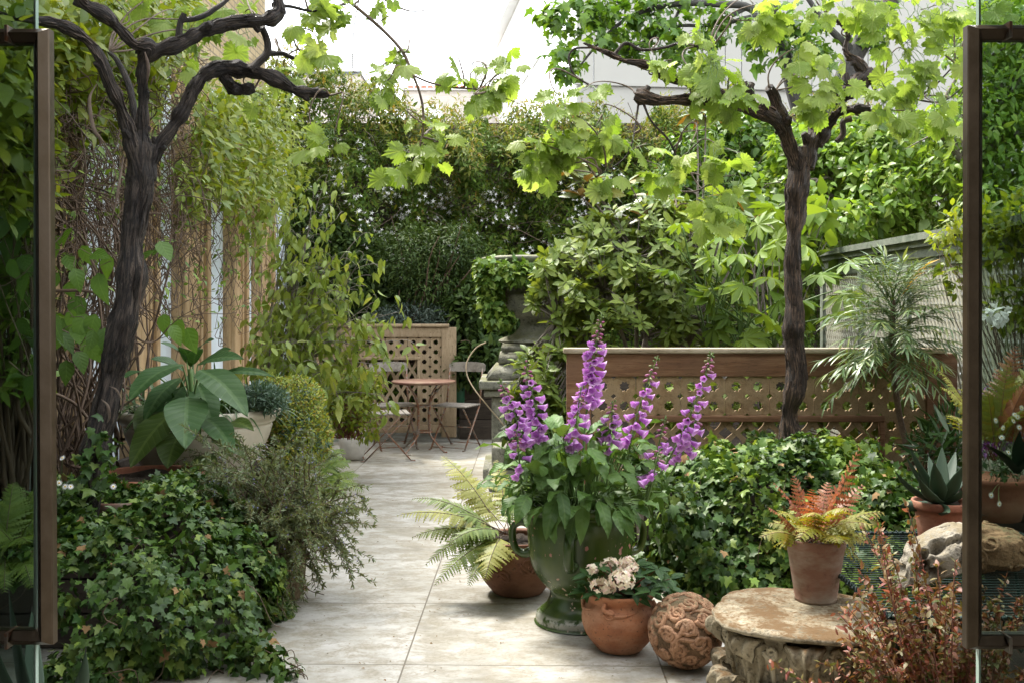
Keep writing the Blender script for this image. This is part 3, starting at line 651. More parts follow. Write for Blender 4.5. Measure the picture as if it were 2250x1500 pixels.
# far white office block (rotated a little)
rot = -R(7.4)
def ob(u0, u1, v0, v1, z0, z1, mb):      # u across the front, v back along the side, origin at the near corner
    mbx = MB(); box(mbx, u0, u1, v0, v1, z0, z1); V = mbx.V[0]; mb.add(xform(V, -rot, (1.37, 22, 0)), mbx.F4[0])
t = thing('office_building', 'white clad office block with grey panel front beyond the hedge', 'building', (1.37, 22, 0))
g = MB(); ob(0, 26, 0.02, 20, 0, 10.75, g); g.build('wall', M['white_wall'], t, False)
g = MB()
for i in range(7):
    for (z0, z1) in ((.1, 3.2), (3.24, 6.25), (6.33, 9.0), (9.04, 10.7)):
        ob(.03 + i * 3.3, .03 + i * 3.3 + .34, -.03, .018, z0, z1, g); ob(.40 + i * 3.3, 3.30 + i * 3.3, -.03, .018, z0, z1, g)
g.build('cladding', M['panel_wall'], t, False)
g = MB(); ob(-.05, 23, -.10, -.032, 6.26, 6.32, g); g.build('ledge', M['panel_wall'], t, False)
g = MB(); ob(-.3, 26.2, -.2, 20.2, 10.76, 10.95, g); g.build('parapet', M['white_wall'], t, False)
for k, v in enumerate((1.9, 5.0, 7.0, 8.8, 10.6, 12.6, 14.6)):
    for zz in (8.15, 5.2):
        g = MB(); ob(-.05, .016, v - .1, v + 1.25, zz - .1, zz + 1.15, g); f = g.build('window', M['white_wall'], t, False)
        g = MB(); ob(-.06, -.051, v, v + 1.15, zz, zz + 1.05, g); g.build('pane', M['win_dark'], f, False)
# far low brick terrace with a tiled ridge, and a roof deck with railing
t = thing('terraced_house', 'low distant brick house with red ridge tiles above the hedge', 'house', P(980, 330, 36))
x0, zt = P(890, 200, 36)[0], P(0, 200, 36)[2]
g = MB(); box(g, x0, x0 + 3.6, 36, 42, 0, zt); g.build('wall', M['brick_far'], t, False)
g = MB(); box(g, x0 - .1, x0 + 3.7, 35.9, 42.1, zt, zt + .08); g.build('parapet', M['house'], t, False)
g = MB()
for i in range(15): box(g, x0 + .1 + i * .23, x0 + .28 + i * .23, 35.95, 36.4, zt + .09, zt + .17)
g.build('ridge_tile', M['tile_roof'], t, False)
g = MB(); box(g, x0 + .6, x0 + 1.3, 35.96, 36.0, zt - 1.6, zt - .5); g.build('window', M['white_wall'], t, False)
t = thing('roof_terrace', 'distant roof terrace with slatted white railing left of the sky', 'building', P(730, 300, 30))
a, b = P(655, 165, 30), P(792, 165, 30)
g = MB(); box(g, a[0], b[0], 30, 34, 0, a[2]); g.build('wall', M['brick_far'], t, False)
g = MB(); box(g, a[0] - .05, b[0] + .05, 29.95, 34, a[2], a[2] + .10); g.build('coping', M['win_dark'], t, False)
g = MB()
for i in range(9): box(g, a[0], b[0] - .15, 30.0, 30.03, a[2] + .14 + i * .055, a[2] + .165 + i * .055)
for q in np.linspace(0, 1, 5): box(g, lerp(a[0], b[0] - .19, q), lerp(a[0], b[0] - .19, q) + .04, 30.04, 30.07, a[2] + .1, a[2] + .65)
g.build('railing', M['white_wall'], t, False)

# raised beds
def planter(name, label, x0, x1, y0, y1, zt, rows):
    t = thing(name, label, 'planter', ((x0 + x1) / 2, (y0 + y1) / 2, 0)); hh = (zt - .01) / rows
    for i in range(rows):
        for (a0, a1, b0, b1) in ((x0, x1, y0, y0 + .05), (x0, x0 + .05, y0 + .052, y1), (x1 - .05, x1, y0 + .052, y1)):
            g = MB(); boxb(g, a0, a1, b0, b1, .004 + i * hh, (i + 1) * hh - .003, .004); g.build('plank', M['plank'], t)
    g = MB(); box(g, x0 + .05, x1 - .05, y0 + .05, y1, 0, zt - .05); g.build('soil', M['soil'], t, False)
planter('timber_planter', 'dark plank planter under the ivy at lower left', -2.70, -1.45, 4.5, 7.25, .47, 3)
planter('timber_planter', 'dark timber planter holding the ivy and vine at right', .72, 2.88, 5.6, 6.62, .50, 3)
planter('timber_planter', 'low dark timber planter wall behind the right bistro chair', -.60, 2.86, 11.65, 13.6, .70, 3)

# ------------------------------------------------------------------ hedge and trees behind
def hedge_pts(n, xr, ztop, Y, amp=.3, zr=0.0, thick=.35):
    x = rng.uniform(xr[0], xr[1], n); zt = ztop(x); z = zr + (zt - zr) * rng.random(n) ** .62
    p = np.stack([x, np.full(n, Y), z], 1); d = amp * sn(p, .8) + amp * .6 * sn(p, 2.1, 5)
    d = d - thick * rng.random(n) ** 1.3 * -1; top = np.clip((z - (zt - .5)) / .5, 0, 1) ** 2
    p[:, 1] = Y + d * -1 + top * .35 + .0; p[:, 2] += .12 * sn(p, 1.5, 9)
    outv = np.stack([.35 * sn(p, 1.7, 2), -np.ones(n) * (1 - .6 * top), .25 + top], 1); return p, outv, z, zt
t = thing('jasmine_hedge', 'tall dense jasmine hedge dotted with white star flowers across the back', 'hedge', (0, 13.4, 0))
zt = lambda x: 3.98 + .12 * np.sin(x * 3.1) + .10 * np.sin(x * 7) + .75 * np.clip((-1.3 - x) / 1.2, 0, 1) - .0 * x
p, ov, z, ztp = hedge_pts(100000, (-3.3, 4.6), zt, 13.15)
g = MB(); foliage(g, DIAN + [ELL[1]], p, ov, .075, .45, .6, .8); g.build('foliage', M['jasmine'], t)
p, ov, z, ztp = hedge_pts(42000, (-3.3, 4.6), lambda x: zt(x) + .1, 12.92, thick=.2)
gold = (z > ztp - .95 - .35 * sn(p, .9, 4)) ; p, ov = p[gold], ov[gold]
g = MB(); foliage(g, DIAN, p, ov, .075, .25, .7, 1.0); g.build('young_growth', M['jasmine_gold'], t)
# wisps sticking up from the top
g = MB(); gt = MB()
for i in range(120):
    x = rng.uniform(-3.2, 4.2); a = A(x, 13.0 + rng.uniform(-.1, .4), zt(np.array([x]))[0] - .15); b = a + A(rng.normal() * .18, rng.normal() * .1, rng.uniform(.1, .34))
    q = twig_curve(a, b, 0, .04, 7); tube(gt, q, .003, 3, cap=False); pp = np.repeat(q[2:], 3, 0) + rnd(15) * .015
    foliage(g, DIAN, pp, rnd(15) + A(0, 0, .3), .055, .1, .7, .8)
g.build('wisp_leaves', M['jasmine_gold'], t); gt.build('wisp_stems', M['brownstem'], t)
g = MB()
for i in range(90):
    x = rng.uniform(-2.2, 2.5); zz = rng.uniform(2.2, 3.8); a = A(x, 12.9 + rng.uniform(-.15, .1), zz); tube(g, twig_curve(a, a + A(rng.normal() * .4, -.05, rng.normal() * .25), 0, .08, 8), .004, 3, cap=False)
g.build('stems', M['twig'], t)
STAR = t_lobed([(0, -.06)] + [(rr * sin(R(a)), rr * cos(R(a))) for a, rr in ((180, .08), (144, .5), (108, .12), (72, .5), (36, .12), (0, .5))], (0, 0), -.1, 0)
n = 3400; p, ov, z, ztp = hedge_pts(n, (-3.2, 3.4), lambda x: 3.75 + 0 * x, 12.78, thick=.12)
cl = sn(p, 1.3, 7) + .6 * sn(p, 4, 1); band = (z > 1.75) & (cl > .05) & (z < 3.1 + .6 * (p[:, 0] < -1.8)); p, ov = p[band], ov[band]
p = np.concatenate([p + rnd(len(p)) * .05 for _ in range(2)]); g = MB(); scatter(g, [STAR], p, rnd(len(p)), A(0, -1, .3) + rnd(len(p)) * .4, rng.uniform(.045, .085, len(p))); o = g.build('flowers', M['white_petal'], t); o['kind'] = 'stuff'

# dark shrubs in front of the hedge
def shrub(name, label, cat, base, L, n, tms, size, mat, droop=.3, jit=.6, stems=8, smat='brownstem', shell=.6, srad=.012, up=1.0, outk=.6, extra=None, rise=.3, group=None):
    t = thing(name, label, cat, base, group)
    p, ov = blobs(n, L, shell); g = MB(); foliage(g, tms, p, ov, size, droop, jit, up, outk); g.build('foliage', M[mat], t)
    g = MB(); base = np.array(base, float)
    for b in L:
        tip = P(b[0], b[1], b[4])
        for k in range(stems):
            e = tip + rnd(1)[0] * A(b[2] * b[4] / F, b[5], b[3] * b[4] / F) * .55; s0 = base + A(rng.normal() * .08, rng.normal() * .08, 0)
            md = lerp(s0, e, .5) + A(rng.normal() * .1, rng.normal() * .1, rise * abs(rng.normal()) * .5)
            q = bez(s0, md, e, 12) + np.sin(np.linspace(0, 9, 12))[:, None] * rnd(1) * .012; tube(g, q, np.linspace(srad, srad * .25, 12), 5, cap=False)
    g.build('stems', M[smat], t)
    return t
shrub('ceanothus_bush', 'dark fine leaved bush with bare branches below the jasmine', 'bush', P(900, 800, 12.2), [(900, 560, 85, 75, 12.0, .45), (990, 540, 75, 55, 12.0, .4), (950, 630, 95, 60, 12.0, .4), (1040, 590, 50, 60, 12.1, .35)], 9000, DIAN, .06, 'ceanothus', stems=7, srad=.02)
shrub('camellia_bush', 'glossy dark evergreen bush between rear screen and stone urn', 'bush', P(1060, 850, 11.9), [(1040, 690, 70, 75, 11.8, .4), (1075, 770, 60, 60, 11.7, .4), (1000, 760, 40, 70, 11.9, .3), (1110, 680, 50, 80, 11.9, .4), (1030, 800, 60, 50, 11.6, .3)], 4200, ELL, .10, 'ceanothus', stems=4)
shrub('camellia_bush', 'dark shadowed evergreen filling the corner behind the rear screen', 'bush', P(760, 860, 12.4), [(760, 640, 90, 90, 12.3, .4), (860, 650, 70, 60, 12.4, .3), (700, 560, 90, 90, 12.6, .3), (640, 480, 60, 110, 12.6, .3), (800, 560, 70, 60, 12.6, .3)], 6500, ELL, .09, 'ceanothus', stems=3)
shrub('lavender_bush', 'low grey green bush along the top of the rear screen', 'bush', P(900, 790, 11.75), [(905, 695, 85, 30, 11.75, .2), (960, 705, 45, 25, 11.7, .2), (850, 705, 50, 22, 11.75, .2)], 4200, NEED + DIAN, .045, 'silver', .0, .7, stems=6, srad=.005)

# maple tree in front of the office block
t = thing('maple_tree', 'maple tree with dark limbs in front of the pale office block', 'tree', A(4.4, 15.2, 0))
g = MB()
limbs = [[(1820, 900, 15.2, 66), (1815, 500, 15.2, 58), (1830, 260, 15.2, 50), (1880, 120, 15.1, 42), (1965, -10, 15, 36), (2010, -90, 15, 30)],
         [(1815, 420, 15.2, 44), (1760, 260, 15.3, 34), (1725, 120, 15.2, 30), (1700, 20, 15.2, 26), (1690, -60, 15.2, 22)],
         [(1720, 90, 15.2, 22), (1650, 20, 15, 18), (1580, 10, 14.9, 16), (1500, 8, 14.8, 14), (1400, 30, 14.8, 10), (1330, 80, 14.8, 7), (1270, 150, 14.8, 4)],
         [(1640, 18, 15, 12), (1560, 55, 14.9, 9), (1480, 60, 14.8, 7), (1380, 110, 14.8, 4)], [(1690, 30, 15, 12), (1620, 45, 14.9, 9), (1570, 70, 14.9, 6), (1520, 120, 14.9, 3)],
         [(1500, 8, 14.8, 8), (1470, 60, 14.8, 6), (1420, 90, 14.8, 4), (1370, 100, 14.8, 3)], [(1880, 120, 15.1, 20), (1820, 60, 15, 14), (1770, -10, 15, 10)]]
for L in limbs: q, r = ribbon_path(L, 5); tube(g, q, r, 8, .06)
g.build('trunk', M['darkbark'], t)
LL = [(1220, 45, 50, 35, 14.8, .4), (1290, 30, 60, 35, 14.8, .4), (1330, 80, 55, 40, 14.8, .4), (1240, 110, 45, 35, 14.8, .35), (1390, 40, 60, 40, 14.8, .4), (1400, 110, 60, 30, 14.8, .3), (1460, 60, 55, 45, 14.8, .4), (1490, 110, 40, 50, 14.8, .3), (1300, 0, 90, 30, 14.8, .4), (1450, 0, 90, 25, 14.8, .4), (1570, 30, 50, 40, 14.9, .4), (1200, 25, 30, 20, 14.8, .3), (1255, 150, 35, 30, 14.8, .3), (1230, 165, 30, 18, 14.8, .2), (1560, 80, 40, 30, 14.9, .3), (1650, 70, 50, 40, 15, .3), (1750, 60, 60, 50, 15, .3), (1920, 60, 60, 60, 15, .3), (1680, 100, 60, 45, 15, .3), (1790, 110, 50, 40, 15, .3)]
p, ov = blobs(1250, LL, .9); g = MB(); foliage(g, MAPLE, p, ov, .155, .5, .7, .8); g.build('crown', M['maple'], t)

# bright leafy trees beyond the trellis wall
def tree(name, label, L, n, size, tms, mat, base, rad=.07, smat='twig_grey', droop=.35, cat='tree', tip=None):
    t = thing(name, label, cat, base); g = MB(); c = np.mean([P(b[0], b[1], b[4]) for b in L], 0)
    tp = A(base[0], base[1], c[2] - .5); tube(g, twig_curve(base, tp, 0, .08, 10), np.linspace(rad, rad * .7, 10), 8, .05)
    for b in L:
        for k in range(3):
            e = P(b[0], b[1], b[4]) + rnd(1)[0] * A(b[2] * b[4] / F, b[5], b[3] * b[4] / F) * .5; tube(g, twig_curve(tp, e, .15, .12, 10), np.linspace(rad * .5, .005, 10), 5, cap=False)
    g.build('trunk', M[smat], t)
    p, ov = blobs(n, L, .55); k = sn(p, 1.2, 3) > -.75; p, ov = p[k], ov[k]
    g = MB(); foliage(g, tms, p, ov, size, droop, .6, 1.0); g.build('crown', M[mat], t); return t
tree('laburnum_tree', 'bright green laburnum tree spreading over the trellis wall, hanging seed pods', [(1850, 380, 130, 90, 11, .7), (1980, 330, 130, 90, 10.8, .8), (1950, 430, 130, 80, 10.5, .7), (1800, 460, 90, 70, 10.8, .6), (1900, 480, 130, 50, 10.3, .6), (2060, 440, 90, 90, 10.2, .7), (1760, 330, 70, 60, 11.2, .5), (1700, 420, 60, 60, 11.5, .5), (1880, 300, 90, 50, 11, .6)], 11500, .095, ELLW + ELL, 'bright', A(3.9, 10.9, 0))
t = tree('lime_tree', 'sunlit pale leafy tree at far right behind the glass door', [(2130, 300, 90, 130, 9.6, .7), (2200, 200, 90, 120, 9.6, .7), (2220, 350, 80, 110, 9.4, .7), (2180, 80, 110, 90, 9.6, .7), (2280, 130, 90, 110, 9.6, .6), (2290, 300, 80, 110, 9.6, .6), (2210, 430, 90, 50, 9.2, .5)], 8200, .085, ELL, 'bright', A(4.3, 9.6, 0))
tree('hazel_bush', 'light leafy bush between the maple trunk and the jasmine hedge', [(1560, 330, 110, 60, 12.3, .4), (1660, 300, 100, 70, 12.2, .4), (1620, 400, 100, 60, 12, .4), (1700, 480, 80, 70, 11.6, .4), (1480, 420, 90, 60, 12.2, .3), (1590, 480, 90, 60, 11.8, .3)], 6500, .085, ELL + ELLW, 'maple', A(2.6, 12.0, 0), .04, cat='bush')
g = MB(); pods = bpy.data.objects
for i in range(26):
    px, py = rng.uniform(1840, 2080), rng.uniform(320, 470); a = P(px, py, 10.0); L = rng.uniform(.12, .3)
    q = np.stack([a + A(rng.normal() * .015, 0, -L * s) for s in np.linspace(0, 1, 6)]); pp = np.repeat(q, 6, 0) + rnd(36) * .016; scatter(g, [DIA[0]], pp, rnd(36) * .6 + A(0, 0, -1), rnd(36), .032)
g.build('seed_pods', leaf_mat('pale_pod', [(.30, .36, .12), (.36, .42, .18)], .5, .3), bpy.data.objects['laburnum_tree'])
# ------------------------------------------------------------------ carved wooden screens
def star_cell(mb, cx, cz, w, h, Y, th, cham=.14, rs=.25):
    n = 16; an = np.arange(n) / n * 2 * pi + pi / 16 * 0
    sq = []
    e = .5 - cham; m_ = (.5 + e) / 2
    for x, z in ((.5, 0), (.5, e), (m_, m_), (e, .5), (0, .5), (-e, .5), (-m_, m_), (-.5, e), (-.5, 0), (-.5, -e), (-m_, -m_), (-e, -.5), (0, -.5), (e, -.5), (m_, -m_), (.5, -e)): sq.append((cx + x * w, cz + z * h))
    st = [(cx + cos(a) * rs * min(w, h) * (1.12 if i % 2 else .84), cz + sin(a) * rs * min(w, h) * (1.12 if i % 2 else .84)) for i, a in enumerate(an)]
    V = [(x, Y, z) for x, z in sq] + [(x, Y, z) for x, z in st] + [(x, Y + th, z) for x, z in sq] + [(x, Y + th, z) for x, z in st]; F4 = []
    for i in range(n):
        j = (i + 1) % n
        F4 += [(i, n + i, n + j, j), (2 * n + i, 2 * n + j, 3 * n + j, 3 * n + i), (n + i, 3 * n + i, 3 * n + j, n + j), (i, j, 2 * n + j, 2 * n + i)]
    mb.add(V, F4, None, [(v[0], v[2]) for v in V])
def carved_screen(name, label, x0, x1, z0, z1, Y, cw, ch, stile, rail, mats, capo=.02, inner_gap=2, foot=.0, stile_r=None):
    fw, rw, cwd, sw = mats; t = thing(name, label, 'screen', ((x0 + x1) / 2, Y, z0)); stile_r = stile_r or stile
    g = MB(); boxb(g, x0 - capo, x1 - .12 * 0 + capo - (.10 if stile_r > stile else 0), Y - .05, Y + .06, z1 - .034, z1, .008); g.build('rail_cap', M[cwd], t)
    g = MB(); boxb(g, x0 + stile + .002, x1 - stile_r - .002, Y - .022, Y + .022, z1 - .036 - rail, z1 - .036, .004); g.build('rail', M[rw], t); g = MB(); boxb(g, x0 + stile + .002, x1 - stile_r - .002, Y - .022, Y + .022, z0 + foot, z0 + foot + rail * .8, .004); g.build('rail', M[rw], t)
    for a, b in ((x0, x0 + stile), (x1 - stile_r, x1)):
        g = MB(); boxb(g, a, b, Y - .026, Y + .026, z0, z1 - .036, .004); g.build('stile', M[sw], t)
    xa, xb, za, zb = x0 + stile + .003, x1 - stile_r - .003, z0 + foot + rail * .8 + .002, z1 - .038 - rail
    nc = max(4, int(round((xb - xa) / cw))); cw = (xb - xa) / nc; nr = max(5, int(round((zb - za) / ch))); ch = (zb - za) / nr
    g = MB(); gap = .0016
    for i in range(nc):
        for j in range(nr):
            inside = (2 <= i < nc - 2) and (j < nr - 2) and (j >= 2)
            if inside: continue
            xs = xa + cw * (i + .5) + (gap if i % 2 == 0 else -gap); star_cell(g, xs, za + ch * (j + .5), cw - gap * 1.2, ch, Y - .006 + rng.normal() * .0007, .02)
    g.build('fretwork', M[fw], t, False)
    ix0, ix1, iz0, iz1 = xa + cw * 2, xb - cw * 2, za + ch * 2, zb - ch * 2; m = cw * .26
    g = MB(); boxb(g, ix0 - m * .5, ix1 + m * .5, Y - .035, Y - .004, iz1 - m, iz1 + .004, .006); boxb(g, ix0 - m * .5, ix1 + m * .5, Y - .035, Y - .004, iz0, iz0 + m, .006)
    boxb(g, ix0 - m * .5, ix0 + m * .5, Y - .034, Y - .004, iz0 + m + .001, iz1 - m - .001, .006); boxb(g, ix1 - m * .5, ix1 + m * .5, Y - .034, Y - .004, iz0 + m + .001, iz1 - m - .001, .006); g.build('moulding', M[rw], t)
    g = MB(); n = max(3, int(round((ix1 - ix0) / (cw * 1.0)))); pw = (ix1 - ix0 - m) / n; zz = np.linspace(iz0 + m * .9, iz1 - m * .9, 28)
    for k in range(n):
        for sg in (1, -1):
            q = (zz - zz[0]) / (zz[-1] - zz[0]); xo = ix0 + m * .5 + pw * (k + .5) + sg * pw * .46 * np.cos(q * pi * 2.0)
            wd = pw * .17; V = []; F4 = []
            for i, (xx, z) in enumerate(zip(xo, zz)): V += [(xx - wd, Y + .002 * sg, z), (xx + wd, Y + .002 * sg, z), (xx + wd, Y + .012 + .002 * sg, z), (xx - wd, Y + .012 + .002 * sg, z)]
            for i in range(27):
                a = 4 * i
                for c in range(4): F4.append((a + c, a + (c + 1) % 4, a + 4 + (c + 1) % 4, a + 4 + c))
            g.add(V, F4, None, [(v[0], v[2]) for v in V])
    g.build('lancet_tracery', M[fw], t, False)
    return t
YS = 6.75
carved_screen('carved_screen', 'wide carved wooden screen with star fretwork behind the right vine trunk', .36, 2.925, .02, CH - (764 - HY) / F * YS, YS, .1515, .13, .16, .15, ('panelwood', 'railwood', 'capwood', 'railwood'), stile_r=.20)
YR = 11.4
carved_screen('carved_screen', 'bleached carved wooden screen behind the bistro table', -2.46, -.62, .06, CH - (712 - HY) / F * YR, YR, .1216, .106, .05, .11, ('palewood', 'palewood', 'palewood', 'palewood'), stile_r=.165, foot=.05)

# ------------------------------------------------------------------ bistro set
def bar(mb, a, b, w=.009, t=.005): tube(mb, [a, lerp(np.array(a, float), np.array(b, float), .5), b], [w, w, w], 6, flat=(1, t / w))
def make_chair(label):
    t = thing('bistro_chair', label, 'chair', (0, 0, 0), 'folding bistro chairs')
    for sy in (-.195, .195):
        g = MB(); bar(g, (-.17, sy, .45), (.22, sy, .008), .011, .006); bar(g, (-.25, sy, .84), (-.17, sy, .45), .011, .006); bar(g, (.22, sy, .008), (.26, sy, .008), .010, .005); g.build('back_leg', M['rust'], t)
        g = MB(); q = sy * .88; bar(g, (.20, q, .44), (-.23, q, .008), .011, .006); bar(g, (-.23, q, .008), (-.27, q, .008), .010, .005); g.build('front_leg', M['rust'], t)
    for pa, pb in (((-.235, -.17, .03), (-.235, .17, .03)), ((.205, -.195, .03), (.205, .195, .03)), ((.02, -.195, .23), (.02, .195, .23))): g = MB(); bar(g, pa, pb, .007); g.build('stretcher', M['rust'], t)
    g = MB()
    for i in range(7): boxb(g, -.17 + i * .056, -.17 + i * .056 + .046, -.205, .205, .452, .468, .004)
    g.build('seat', M['greywood'], t)
    g = MB(); n = 14
    for k in range(n):
        pass
    ys = np.linspace(-.215, .215, n); xb = -.262 - .025 * (1 - (ys / .215) ** 2); top = .905 - .012 * (ys / .215) ** 2 - .015 * (np.abs(ys) > .2); bot = .80 + .012 * (np.abs(ys) > .2)
    V = []; F4 = []
    for y, x, a, b in zip(ys, xb, top, bot): V += [(x, y, b), (x - .008, y, a), (x - .024, y, a), (x - .016, y, b)]
    for i in range(n - 1):
        for c in range(4): F4.append((4 * i + c, 4 * i + (c + 1) % 4, 4 * i + 4 + (c + 1) % 4, 4 * i + 4 + c))
    F4 += [(0, 1, 2, 3), (4 * n - 1, 4 * n - 2, 4 * n - 3, 4 * n - 4)]; g.add(V, F4, None, [(v[1], v[2]) for v in V]); g.build('backrest', M['greywood'], t, False)
    return t
def dup(root, loc, rz, label=None, scale=None):
    r = root.copy(); COL.objects.link(r); r.location = tuple(loc); r.rotation_euler = (0, 0, rz)
    if label: r['label'] = label
    for ch in list(root.children):
        c = ch.copy(); COL.objects.link(c); c.parent = r
        for gg in ch.children: d = gg.copy(); COL.objects.link(d); d.parent = c
    return r
ch0 = make_chair('grey slatted folding chair on the right of the rusty bistro table'); ch0.location = (P(1003, 0, 10.95)[0], 10.95, .0); ch0.rotation_euler = (0, 0, R(248))
dup(ch0, (P(868, 0, 11.05)[0], 10.98, 0), R(-70), 'folding chair directly behind the left edge of the bistro table')
dup(ch0, (P(850, 0, 10.15)[0], 10.15, 0), R(12), 'folding chair nearest the camera, its seat below the drooping leaves')
tc = A(P(931, 0, 10.75)[0], 10.75, 0)
t = thing('bistro_table', 'round rusty metal bistro table on crossed iron legs', 'table', tc)
g = MB(); lathe(g, [(.001, .735), (.33, .735), (.337, .730), (.337, .712), (.330, .708), (.30, .722), (.001, .722)], 48, tc); g.build('table_top', M['rust_top'], t)
for k in range(4):
    a = R(45 + 90 * k + 10); c, s = cos(a), sin(a); g = MB()
    pts = [tc + A(c * .27, s * .27, .72), tc + A(c * .13, s * .13, .58), tc + A(c * .085, s * .085, .45), tc + A(c * .085, s * .085, .22), tc + A(c * .12, s * .12, .14), tc + A(c * .27, s * .27, .01), tc + A(c * .31, s * .31, .008)]
    tube(g, smooth_path(pts, 5), .010, 6); g.build('leg', M['rust'], t)
for z in (.47, .2): g = MB(); tube(g, [tc + A(cos(q) * .09, sin(q) * .09, z) for q in np.linspace(0, 2 * pi, 20)], .009, 6, cap=False); g.build('stretcher', M['rust'], t)

# green can with pink handle, white ceramic pot, cane
c = A(P(1008, 0, 11.7)[0], 11.7, .42)
t = thing('watering_can', 'green watering can with pale pink handle beside the rear screen', 'watering can', c)
g = MB(); lathe(g, [(.001, 0), (.085, 0), (.085, .24), (.075, .26), (.07, .245), (.001, .24)], 28, c); g.build('body', M['can'], t)
g = MB(); tube(g, smooth_path([c + A(.08, -.02, .23), c + A(.15, -.03, .20), c + A(.14, -.03, .09), c + A(.085, -.02, .05)], 6), .012, 8); g.build('handle', plain('pink_plastic', (.55, .25, .2), .5), t)
c = A(P(772, 0, 10.0)[0], 10.1, 0)
t = thing('ceramic_pot', 'pale grey glazed pot on the paving left of the bistro chairs', 'pot', c)
g = MB(); lathe(g, [(.001, .004), (.085, .004), (.115, .06), (.135, .14), (.14, .21), (.128, .26), (.135, .28), (.12, .28), (.115, .24), (.001, .235)], 36, c, sub=2); g.build('body', M['ceramic'], t)
g = MB(); pts = [P(*q) for q in ((1068, 752, 9.3), (1045, 765, 9.3), (1026, 795, 9.25), (1027, 825, 9.2), (1045, 858, 9.1), (1075, 895, 9.0), (1110, 940, 8.9), (1120, 990, 8.8))]
tube(g, smooth_path(pts, 6), .006, 5); o = g.build('dry_cane', plain('pale_cane', (.42, .33, .22), .6)); tag(o, 'thin pale curved cane arching beside the purple foxgloves', 'cane')

# ------------------------------------------------------------------ stone urn on pedestal
c = A(P(1174, 0, 9.4)[0], 9.4, 0); pz = lambda y: CH - (y - HY) / F * 9.4
t = thing('stone_urn', 'weathered grey stone urn trailing ivy on a stepped pedestal', 'urn', c)
g = MB(); kk = 9.4 / F
lathe(g, [(.001, pz(752)), (72 * kk, pz(752)), (74 * kk, pz(744)), (48 * kk, pz(735)), (34 * kk, pz(720)), (30 * kk, pz(706)), (36 * kk, pz(700)), (66 * kk, pz(696)), (86 * kk, pz(682)), (94 * kk, pz(664)), (95 * kk, pz(650)), (86 * kk, pz(640)), (82 * kk, pz(625)), (88 * kk, pz(600)), (108 * kk, pz(582)), (116 * kk, pz(574)), (116 * kk, pz(568)), (100 * kk, pz(566)), (90 * kk, pz(576)), (.001, pz(578))], 48, c, sub=3); g.build('bowl', M['urnstone'], t)
g = MB()
for z0, z1, h0, h1 in ((752, 770, 70, 74), (770, 796, 75, 80), (796, 826, 82, 106)):
    bmh = bmesh.new(); bmesh.ops.create_cube(bmh, size=1)
    for v in bmh.verts:
        up = v.co.z > 0; h = (h0 if up else h1) * kk; v.co = Vector((c[0] + np.sign(v.co.x) * h, c[1] + np.sign(v.co.y) * h, pz(z0) - .002 if up else pz(z1) + .001))
    bmesh.ops.bevel(bmh, geom=list(bmh.edges), offset=.015, segments=3, affect='EDGES'); add_bm(g, bmh)
for z0, z1, h in ((828, 846, 118), (848, 862, 108), (864, 1010, 92), (1012, 1040, 110)): boxb(g, c[0] - h * kk, c[0] + h * kk, c[1] - h * kk, c[1] + h * kk, max(0.002, pz(z1)), pz(z0), .015)
g.build('pedestal', M['urnstone'], t)
c2 = A(P(1098, 0, 8.55)[0], 8.55, 0)
g = MB(); boxb(g, c2[0] - .09, c2[0] + .35, c2[1] - .2, c2[1] + .2, 0.003, .17, .012); boxb(g, c2[0] - .06, c2[0] + .3, c2[1] - .17, c2[1] + .17, .172, .36, .02); o = g.build('stone_block', M['urnstone']); tag(o, 'small grey stone block on the paving behind the yellow fern', 'stone block')
t = thing('trailing_ivy', 'pale green ivy spilling over the rim of the stone urn', 'ivy', c + A(0, 0, pz(578)))
p, ov = blobs(2000, [(1090, 580, 50, 16, 9.1, .25), (1150, 572, 60, 10, 9.2, .3), (1080, 620, 32, 42, 9.0, .12), (1085, 680, 26, 40, 9.0, .1), (1110, 700, 22, 24, 9.0, .1), (1060, 590, 22, 22, 9.1, .1), (1200, 570, 60, 8, 9.3, .3), (1075, 655, 24, 30, 9.0, .1), (1140, 600, 60, 26, 8.9, .08), (1200, 590, 60, 18, 8.9, .08)], .9)
g = MB(); foliage(g, IVY, p, ov, .062, .7, .5, .6); g.build('foliage', M['ivy_bright'], t)
g = MB()
for i in range(26): a = P(rng.uniform(1060, 1120), 572, 9.1); b = P(rng.uniform(1060, 1115), rng.uniform(620, 715), 9.02); tube(g, twig_curve(a, b, .03, .03, 9), .003, 4, cap=False)
g.build('stems', M['brownstem'], t)

